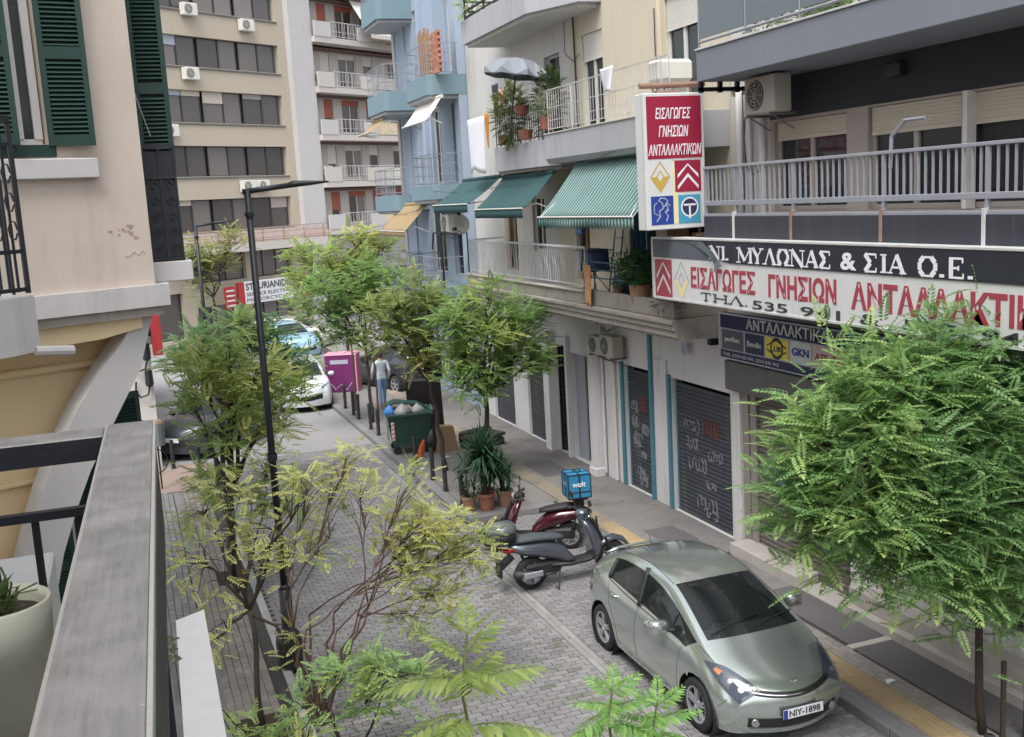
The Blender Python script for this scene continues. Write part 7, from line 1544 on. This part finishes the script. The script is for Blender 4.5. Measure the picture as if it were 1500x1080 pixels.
for z_ in (.0, .42): b.tube([(-.203, -.203, z_), (.203, -.203, z_), (.203, .203, z_), (-.203, .203, z_), (-.203, -.203, z_)], .01, 4)
b.box(-.015, .015, -.21, .21, .418, .426); b.box(-.21, .21, -.015, .015, .419, .4275); b.box(-.015, .015, -.209, -.204, 0, .42); b.box(-.209, -.204, -.015, .015, 0, .42); b.box(-.209, .21, -.2085, -.204, .1, .115); b.tube([(-.08, 0, .425), (-.05, 0, .47), (.05, 0, .47), (.08, 0, .425)], .012, 5)
obj('strap', b, M['black'], db, local=True)
b = MB(); put_text(b, 'wo', -.13, -.2105, .2); o = obj('white_lettering', b, M['cloth'], db, local=True)
b = MB(); b.v = []; v, f = TXT['wo']; b.add([(-.2115, .13-a, .2+z) for a, z, c in v], f); obj('white_lettering', b, M['cloth'], db, local=True)
# far motorbikes on the left
for i, (x_, y_, a_, lab) in enumerate(((-.35, 29.5, 60, 'nearer of the dark motorbikes parked by the left wall'), (.1, 30.6, 75, 'farther of the dark motorbikes parked by the left wall'))):
    scooter(lab, (x_-.1, y_-2.6, .05), R(a_-180), car_paint('bike_dark', srgb(40, 46, 60), .25, .4), M['black'])
# bicycle wheel by the basket
b = MB(); b.lathe([(.31, -.01), (.33, 0), (.31, .01), (.3, 0), (.31, -.01)], (-.6, 26.5, .37), 24, 1); b.tube([(-.6, 26.5, .37), (-.25, 26.6, .8), (.05, 26.6, .4), (-.6, 26.5, .37)], .015, 5); b.tube([(-.25, 26.6, .8), (-.2, 26.6, .95)], .012, 5); b.lathe([(.31, -.01), (.33, 0), (.31, .01), (.3, 0), (.31, -.01)], (.25, 26.6, .37), 24, 1)
single('bicycle', 'small bicycle leaning by the grey litter basket', 'bicycle', b, M['iron'])
# =============== bollards ===============
b = MB(); b.tube([(0, 0, 0), (0, 0, .72)], .05, 12); b.lathe([(.052, .705), (.05, .725), (.02, .735)], (0, 0, 0), 12); bm = b.mesh('post', M['bol'])
b = MB(); b.lathe([(.052, .58), (.054, .585), (.054, .6), (.052, .605)], (0, 0, 0), 12); b.lathe([(.075, 0), (.075, .012), (.05, .014)], (0, 0, 0), 12); bc = b.mesh('collar', M['bol'])
def bollard(loc, lab, tilt=0):
    t = thing('bollard', lab, 'bollard', loc, rnd.uniform(0, 6), 'dark bollards along the kerbs'); inst('post', bm, t, (0, 0, 0), (tilt, 0, 0)); inst('collar', bc, t); return t
ords = ['bollard nearest the yucca pots on the right kerb', 'second bollard from the yucca pots on the right kerb', 'third bollard from the yucca pots, left of the thin trunk', 'bollard close to the garbage bags by the green container']
for i, (x_, y_) in enumerate(((5.98, 19.9), (5.98, 21.1), (6.0, 22.15), (5.98, 23.5))): bollard((x_, y_, .12), ords[i], rnd.uniform(-.04, .04))
far_b = ['bollard just beyond the green container on the right kerb', 'second bollard beyond the green container', 'third bollard beyond the green container', 'bollard beside the thin far trunk before the magenta container', 'last bollard before the magenta container']
for i, (x_, y_) in enumerate(((6.0, 27.4), (6.0, 28.3), (6.0, 29.9), (6.0, 30.6), (6.0, 31.8))): bollard((x_, y_, .12), far_b[i], rnd.uniform(-.04, .04))
for i, (x_, y_, lab) in enumerate(((.7, 27.0, 'bollard in front of the dark grey hatchback, leftmost'), (1.25, 25.8, 'middle of the three bollards behind the left trees'), (1.55, 24.4, 'right one of the three bollards behind the left trees'))): bollard((x_, y_, .04), lab)
bollard((7.1, 7.15, .3), 'bollard top poking up before the front bumper of the silver-green car'); bollard((9.0, 7.95, .12), 'dark post by the wall behind the right foreground tree'); bollard((8.62, 8.15, .12), 'bollard right of the trunk at the bottom right corner')
# =============== lamp posts ===============
def lamp(label, x, y, h, arm, z0=0, tilt=0):
    t = thing('street_lamp', label, 'street lamp', (x, y, z0))
    b = MB(); b.tube([(0, 0, 0), (0, 0, 1.1)], .085, 12); b.lathe([(.12, 0), (.12, .06), (.09, .1)], (0, 0, 0), 12); b.tube([(0, 0, 1.1), (0, 0, 1.16)], [.08, .05], 12); b.tube([(0, 0, 1.16), (0, 0, h)], [.05, .042], 12); obj('pole', b, M['iron'], t, local=True, smooth=True)
    b = MB(); b.lathe([(.06, h-.35), (.062, h-.34), (.062, h-.3), (.06, h-.29)], (0, 0, 0), 12); b.lathe([(.066, 2.9), (.068, 2.95), (.066, 3.0)], (0, 0, 0), 12); obj('collar', b, M['iron'], t, local=True)
    b = MB(); b.tube([(-.06, 0, h-.03), (arm*.55, 0, h+.03)], .035, 8); a_ = obj('arm', b, M['iron'], t, local=True, smooth=True)
    b = MB(); b.loft([[(xx, w_*math.cos(k*.785), h+zz+hh*math.sin(k*.785)) for k in range(8)] for xx, w_, zz, hh in ((arm*.5, .03, .03, .03), (arm*.56, .07, .04, .045), (arm*.8, .1, .045, .03), (arm, .09, .05, .012))]); obj('lamp_head', b, M['black'], t, local=True, smooth=True)
    return t
lm_ = lamp('tall black street lamp with a flat arm among the left trees', 1.63, 14.16, 6.5, 1.05)
b = MB(); b.lathe([(.17, 0), (.18, .35), (.16, .42), (.1, .5)], (0, 0, 0), 12, cap=True); o = single('litter_bag', 'dark wrapped bag hanging low on the lamp post', 'bag', b, M['bag']); o.location = (1.6, 13.95, .1)
lamp('second black street lamp farther back at the left', 2.0, 30, 5.95, .95)
# =============== waste corner ===============
bn = thing('waste_container', 'dark green four-wheel waste container with its lid open and striped corner marks', 'waste container', (6.3, 25.2, .12), R(-8))
b = MB(); b.loft([[(-.42, -.42, .2), (.42, -.42, .2), (.42, .42, .2), (-.42, .42, .2)], [(-.52, -.5, 1.0), (.52, -.5, 1.0), (.52, .5, 1.0), (-.52, .5, 1.0)]]); obj('tub', b, M['binm'], bn, local=True)
b = MB(); b.box(-.56, .56, -.54, -.49, .96, 1.03, .01); b.box(-.56, .56, .49, .54, .96, 1.03, .01); b.box(-.57, -.52, -.49, .49, .96, 1.03, .01); b.box(.52, .57, -.49, .49, .96, 1.03, .01); obj('rim', b, M['binm'], bn, local=True)
b = MB(); b.prism([(-.5, 1.16), (-.3, 1.24), (.3, 1.14), (.62, .95), (.6, .91), (.3, 1.1), (-.3, 1.2), (-.5, 1.12)], 1, .1, .56); obj('lid', b, M['binm'], bn, local=True)
for x_ in (-.36, .36):
    for y_ in (-.34, .34): b = MB(); b.lathe([(.09, -.025), (.1, 0), (.09, .025)], (x_, y_, .1), 12, 1, cap=True); obj('wheel', b, M['rubber'], bn, local=True)
b = MB()
for k in range(4): b.prism([(-.49, .41+.11*k), (-.41, .45+.11*k), (-.41, .5+.11*k), (-.49, .46+.11*k)], 1, -.51, -.503)
obj('stripe_mark', b, mat('reflective_orange', srgb(216, 120, 90), .5), bn, local=True)
b = MB(); b.box(-.49, -.41, -.5025, -.496, .4, .85); obj('mark_plate', b, M['cloth'], bn, local=True)
b = MB(); b.box(-.535, -.528, -.3, .3, .3, .9); obj('side_panel', b, mat('bin_grey_green', srgb(96, 128, 128), .6), bn, local=True)
def bag(label, loc, r_, m, sq=.8, name='garbage_bag'):
    b = MB(); n1, n2 = 14, 9; ph = rnd.uniform(0, 6)
    def f(u, v):
        a = u*2*math.pi; e = v*math.pi-math.pi/2; q = 1+.13*math.sin(a*3+ph)*math.cos(e)+.08*math.sin(a*5+e*4+ph); return (r_*q*math.cos(a)*math.cos(e), r_*q*math.sin(a)*math.cos(e), r_*sq*(math.sin(e)+1)+(.35*r_*max(0, v-.85)/.15 if v > .85 else 0))
    b.grid(f, n1, n2); o = link(name, b.mesh(name, m, True)); o.location = loc; return tag(o, label, 'garbage bag')
bag('white garbage bag heaped at the open mouth of the container', (6.1, 24.95, 1.0), .2, M['bagw']); bag('pale bag at the right inside the container', (6.5, 25.05, 1.0), .17, M['bagw']); bag('blue bag hanging over the left rim of the container', (5.83, 25.2, .98), .13, M['bagb'], 1.2); bag('brown sack between the bags in the container', (6.3, 25.1, 1.02), .15, M['card'])
bag('black garbage bag on the ground right of the container', (6.75, 24.75, .12), .22, M['bag'], 1.3); bag('small dark bag behind the thin trunk by the container', (6.98, 25.0, .12), .2, M['bag'], 1.0); bag('crumpled dark bag over the container corner', (6.95, 25.4, .9), .16, M['bag'])
b = MB(); b.loft([[(x_+w_*math.cos(k*.9), .05*math.sin(k*.9), z_) for k in range(7)] for x_, z_, w_ in ((0, 0, .06), (.03, .15, .09), (.08, .33, .06), (.11, .42, .02))]); o = single('orange_toy', 'bright orange plastic piece leaning by the container', 'toy', b, M['orangep']); o.location = (6.32, 24.35, .12)
b = MB(); b.prism([(-.28, 0), (.3, 0), (.2, .62), (-.2, .66)], 1, -.03, .22); b.box(-.14, -.11, -.04, -.031, .1, .5); o = single('wooden_crate', 'light wooden drawer carcass standing behind the thin trunk', 'crate', b, M['card']); o.location = (7.05, 24.55, .12)
b = MB(); b.box(-.06, .06, -.45, .45, 0, 1.75, .02); o = single('mattress', 'dark folded mattress leaning behind the green container', 'mattress', b, mat('mattress_dark', srgb(42, 36, 38), .9, var=.2, scale=5)); o.location = (7.1, 26.4, .12); o.rotation_euler = (0, R(-20), R(70))
b = MB(); b.box(-.5, .5, -.3, .3, 0, .22, .06); b.box(-.52, .52, -.32, .3, .24, .32, .03); b.box(-.5, .5, .2, .34, .1, .42, .05); o = single('dumped_armchair', 'dumped dark low seat with a dusty brown top by the shutters', 'seat', b, mat('dusty_dark', srgb(50, 44, 42), .9, dirt=.6, dirtc=(.2, .15, .12))); o.location = (8.0, 24.6, .12); o.rotation_euler = (0, 0, R(20))
b = MB(); b.tube([(0, 0, .02), (.1, -.1, .1), (.2, -.15, .25), (.1, -.1, .45)], .02, 6); b.lathe([(.001, 0), (.09, .01), (.08, .05)], (.2, -.3, 0), 10); o = single('bent_hose', 'bent dark tube with a white cap at the foot of the thin trunk', 'tube', b, M['signink']); o.location = (6.6, 22.6, .125)
# magenta container
mc = thing('recycling_container', 'tall magenta panel container on wheels at the far kerb', 'container', (6.6, 35.0, 0), R(-22)); mc.scale = (.92, .92, .9)
b = MB(); b.box(-.55, .55, -.4, .4, .12, 1.5, .03); obj('tub', b, M['pur'], mc, local=True); b = MB(); b.box(.552, .6, -.42, .42, .1, 1.55, .01); b.box(-.57, .57, -.42, .42, 1.501, 1.56, .02); obj('edge', b, mat('pink_edge', srgb(206, 140, 160), .7), mc, local=True)
b = MB(); b.tube([(-.4, -.41, .5), (-.2, -.41, .25), (0, -.41, .45), (.2, -.41, .22), (.4, -.41, .5)], .02, 4); b.box(-.35, .3, -.408, -.402, 1.2, 1.35); obj('graffiti', b, M['ltgrey'], mc, local=True)
for x_ in (-.4, .4): b = MB(); b.lathe([(.08, -.03), (.09, 0), (.08, .03)], (x_, -.25, .09), 10, 1, cap=True); obj('wheel', b, M['rubber'], mc, local=True)
# thin young trunks along the right kerb
for (x_, y_, h, lab) in ((6.2, 31.2, 3.4, 'thin reddish young trunk near the magenta container'), (6.45, 29.3, 2.2, 'thin dark sign pole before the magenta container')):
    b = MB(); b.tube([(0, 0, 0), (.02, 0, h*.5), (-.03, 0, h)], [.035, .028, .02], 6); o = single('thin_pole', lab, 'pole', b, M['barkred']); o.location = (x_, y_, .12)
# =============== person walking away ===============
def person(label, loc, rz):
    t = thing('person', label, 'person', loc, rz)
    J = {'pel': ((0, 0, .95), .135), 'wai': ((0, 0, 1.1), .125), 'che': ((0, 0, 1.3), .15), 'nec': ((0, 0, 1.47), .06), 'hd1': ((0, -.01, 1.56), .075), 'hd2': ((0, -.01, 1.65), .085), 'hd3': ((0, 0, 1.72), .05)}
    E = [('pel', 'wai'), ('wai', 'che'), ('che', 'nec'), ('nec', 'hd1'), ('hd1', 'hd2'), ('hd2', 'hd3')]
    for s, n in ((-1, 'l'), (1, 'r')):
        f = .14*s
        J.update({n+'h': ((.09*s, 0, .88), .1), n+'k': ((.1*s, f*.6, .5), .065), n+'a': ((.1*s, f*1.1+.02, .1), .045), n+'t': ((.1*s, f*1.1+.16, .04), .035), n+'s': ((.19*s, 0, 1.4), .065), n+'e': ((.25*s, -f*.5, 1.13), .05), n+'w': ((.25*s, -f*.5+.12, .92), .035), n+'f': ((.25*s, -f*.5+.16, .84), .03)})
        E += [('pel', n+'h'), (n+'h', n+'k'), (n+'k', n+'a'), (n+'a', n+'t'), ('che', n+'s'), (n+'s', n+'e'), (n+'e', n+'w'), (n+'w', n+'f')]
    ks = list(J); me = bpy.data.meshes.new('body'); me.from_pydata([J[k][0] for k in ks], [(ks.index(a), ks.index(b_)) for a, b_ in E], [])
    o = bpy.data.objects.new('tmp', me); COL.objects.link(o); md = o.modifiers.new('skin', 'SKIN'); o.modifiers.new('sub', 'SUBSURF').levels = 2
    for i, k in enumerate(ks): me.skin_vertices[0].data[i].radius = (J[k][1], J[k][1]*(.8 if k in ('pel', 'wai', 'che') else 1)); me.skin_vertices[0].data[i].use_root = (k == 'pel')
    dg = bpy.context.evaluated_depsgraph_get(); dg.update(); m2 = bpy.data.meshes.new_from_object(o.evaluated_get(dg)); bpy.data.objects.remove(o); m2.name = 'body'
    ms = [mat('skin', srgb(190, 150, 130), .6), mat('jacket_white_striped', srgb(206, 216, 222), .9, var=.1, scale=8), mat('jeans', srgb(120, 150, 190), .9, var=.1, scale=8), mat('hair', srgb(60, 46, 40), .7), mat('shoe', srgb(196, 160, 140), .7)]
    m2.materials.clear(); [m2.materials.append(m_) for m_ in ms]
    for p in m2.polygons:
        z = p.center.z; p.use_smooth = True; p.material_index = 3 if z > 1.52 and p.center.y < .03 else (0 if z > 1.46 or (z < .9 and abs(p.center.x) > .2) else (1 if z > .9 else (2 if z > .12 else 4)))
    o = link('body', m2, t)
    b = MB(); 
    for k in range(7): b.lathe([(.165, 1.0+.06*k), (.168, 1.006+.06*k), (.165, 1.012+.06*k)], (0, 0, 0), 16)
    b2 = MB(); b2.add([(x, y*.78, z) for x, y, z in b.v], b.f); obj('jacket_quilting', b2, M['ltgrey'], t, local=True)
    return t
person('woman in a pale striped jacket and light jeans walking away along the sidewalk', (7.05, 31.2, .12), R(5))
# =============== balcony life ===============
# parasol over the second balcony
pu = thing('parasol', 'grey-blue parasol shading the plants on the second balcony', 'parasol', (8.0, 21.5, 7.4), 0)
b = MB(); n = 8; apex = (0, 0, 1.72); rim = [(math.cos(k*2*math.pi/n)*.7, math.sin(k*2*math.pi/n)*.7, 1.45) for k in range(n)]
for k in range(n):
    a, c = Vector(rim[k]), Vector(rim[(k+1) % n]); ap = Vector(apex); m1 = ap.lerp(a, .55)+Vector((0, 0, .08)); m2_ = ap.lerp(c, .55)+Vector((0, 0, .08)); b.add([ap, m1, m2_, a, c, Vector(((a.x+c.x)/2*.97, (a.y+c.y)/2*.97, 1.3)), a-Vector((0, 0, .12)), c-Vector((0, 0, .12))], [(0, 1, 2), (1, 3, 5, 2), (2, 5, 4), (3, 6, 5), (5, 6, 7), (5, 7, 4)])
obj('canopy', b, mat('parasol_cloth', srgb(124, 130, 138), .9, var=.1, scale=3), pu, local=True, solid=.005)
b = MB(); b.tube([(0, 0, 0), (0, 0, 1.7)], .018, 6)
for k in range(n): b.tube([apex, Vector(rim[k])-Vector((0, 0, .02))], .007, 4)
obj('pole', b, M['iron'], pu, local=True)
pu.rotation_euler = (R(4), R(8), 0)
def cloth(label, loc, w_, h_, m, name='hanging_cloth', cat='laundry', rz=Q, n=6, amp=.03, slant=0, split=0):
    b = MB(); b.grid(lambda u, v: (w_*(u-.5)*(1-.12*v)+slant*v, amp*math.sin(u*n+1.3*v)*(.3+v)-.02, -h_*v*(1-.05*math.sin(u*5))), 14, 10); o = link(name, b.mesh(name, m, True)); o.location = loc; o.rotation_euler = (0, 0, rz); md = o.modifiers.new('t', 'SOLIDIFY'); md.thickness = .008; return tag(o, label, cat)
cloth('long white sheet hanging from the second balcony railing', (8.28, 24.4, 8.12), 1.25, 1.25, M['cloth'], slant=-.1); cloth('orange towel hanging next to the white sheet', (8.3, 23.65, 8.15), .3, .75, M['orange'], n=3)
cloth('white towel folded over the railing beside the projecting sign', (8.3, 17.2, 8.35), .55, .4, M['cloth'], n=4, amp=.05); cloth('dark clothes on the drying line under the parasol', (8.35, 23.1, 8.75), .45, .7, mat('dark_cloth', srgb(44, 50, 66), .95), n=4); cloth('pink shirt hanging under the parasol', (8.35, 22.7, 8.6), .3, .35, mat('pink_cloth', srgb(222, 176, 156), .95), n=4)
cloth('pale rug with brown tassels hung over the low teal railing', (8.4, 18.62, 4.85), .32, .78, mat('ochre_rug', srgb(190, 140, 100), .95, var=.35, scale=14), name='rug', cat='rug', n=9, amp=.015)
# drying rack with garments, broom, ladder and dark door curtain on the first balcony
dr = thing('drying_rack', 'drying rack with black and white garments on the cream first balcony', 'drying rack', (8.75, 19.1, 4.15), Q)
b = MB()
for s in (-1, 1): b.tube([(-.4, s*.25, 0), (.3, -s*.25, .95)], .01, 4); b.tube([(.4, s*.25, 0), (-.3, -s*.25, .95)], .01, 4)
for k in range(5): b.tube([(-.35+.17*k, -.3, .95), (-.35+.17*k, .3, .95)], .006, 4)
obj('frame', b, M['tealrail'], dr, local=True)
for k, (dx, m_) in enumerate(((-.25, M['cloth']), (-.05, M['black']), (.12, M['cloth']), (.28, mat('blue_grey_cloth', srgb(80, 100, 140), .95)))):
    b = MB(); b.grid(lambda u, v: (dx+.05*math.sin(u*4)+.1*(v-.5), -.25+.45*u, .97-.42*abs(v-.5)*2), 6, 6); obj('garment', b, m_, dr, local=True, smooth=True, solid=.01)
b = MB(); b.tube([(0, 0, 0), (-.12, 0, 1.25)], .012, 5); b.box(-.28, .06, -.05, .05, 1.22, 1.32, .02); o = single('broom', 'blue broom standing upside down by the wavy railing', 'broom', b, mat('broom_blue', srgb(70, 110, 150), .7)); o.location = (8.6, 19.25, 4.2); o.rotation_euler = (0, 0, Q)
ld = thing('ladder', 'white folding ladder leaning on the wall of the cream first balcony', 'ladder', (9.15, 19.15, 4.1), Q)
b = MB(); b.tube([(-.2, 0, 0), (-.17, .25, 1.7)], .018, 4); b.tube([(.2, 0, 0), (.17, .25, 1.7)], .018, 4); obj('side_rail', b, M['rail'], ld, local=True)
b = MB(); b.box(-.19, .19, -.03, .03, -.01, .01); me = b.mesh('rung', M['rail']); [inst('rung', me, ld, (0, .04+.045*k, .3+.3*k)) for k in range(5)]
b = MB(); b.grid(lambda u, v: (.9*u, .03*math.sin(u*22), -1.85*v), 30, 1); o = single('door_curtain', 'dark teal curtain over the open balcony door beneath the striped awning', 'curtain', b, mat('teal_curtain', srgb(24, 62, 76), .95)); o.location = (9.46, 18.8, 6.2); o.rotation_euler = (0, 0, Q)
b = MB(); b.box(0, .75, -.02, .02, 0, 1.75, .01); b.box(.3, .34, -.03, .0, .05, 1.7); o = single('wooden_shutter', 'brown wooden door leaf at the right end of the cream first balcony', 'door', b, mat('brown_wood', srgb(128, 84, 66), .85, var=.15)); o.location = (9.4, 17.25, 4.2); o.rotation_euler = (0, 0, Q)
b = MB(); b.box(-.32, .32, -.2, .2, 0, .36, .05); o = single('covered_box', 'white covered bundle on the cream second balcony above the projecting sign', 'bundle', b, M['ac']); o.location = (8.8, 15.9, 7.93)
for (x_, y_, z_, h, lab) in ((8.95, 18.1, 4.1, .5, 'grey crate standing among the plants on the cream first balcony'),):
    b = MB(); b.box(-.2, .2, -.2, .2, 0, h, .02); b.box(-.17, .17, -.17, .17, h+.001, h+.05, .01); o = single('crate', lab, 'crate', b, mat('crate_blue', srgb(70, 84, 108), .8)); o.location = (x_, y_, z_)
# cords from the awnings
b = MB()
for (y_, z_) in ((19.2, 6.2), (16.2, 6.2), (22.0, 6.1)): b.tube([(8.4, y_, z_), (8.42, y_, 5.2)], .004, 4)
single('cord', 'thin cords hanging down from the awnings to the balcony rail', 'cord', b, M['cloth'])
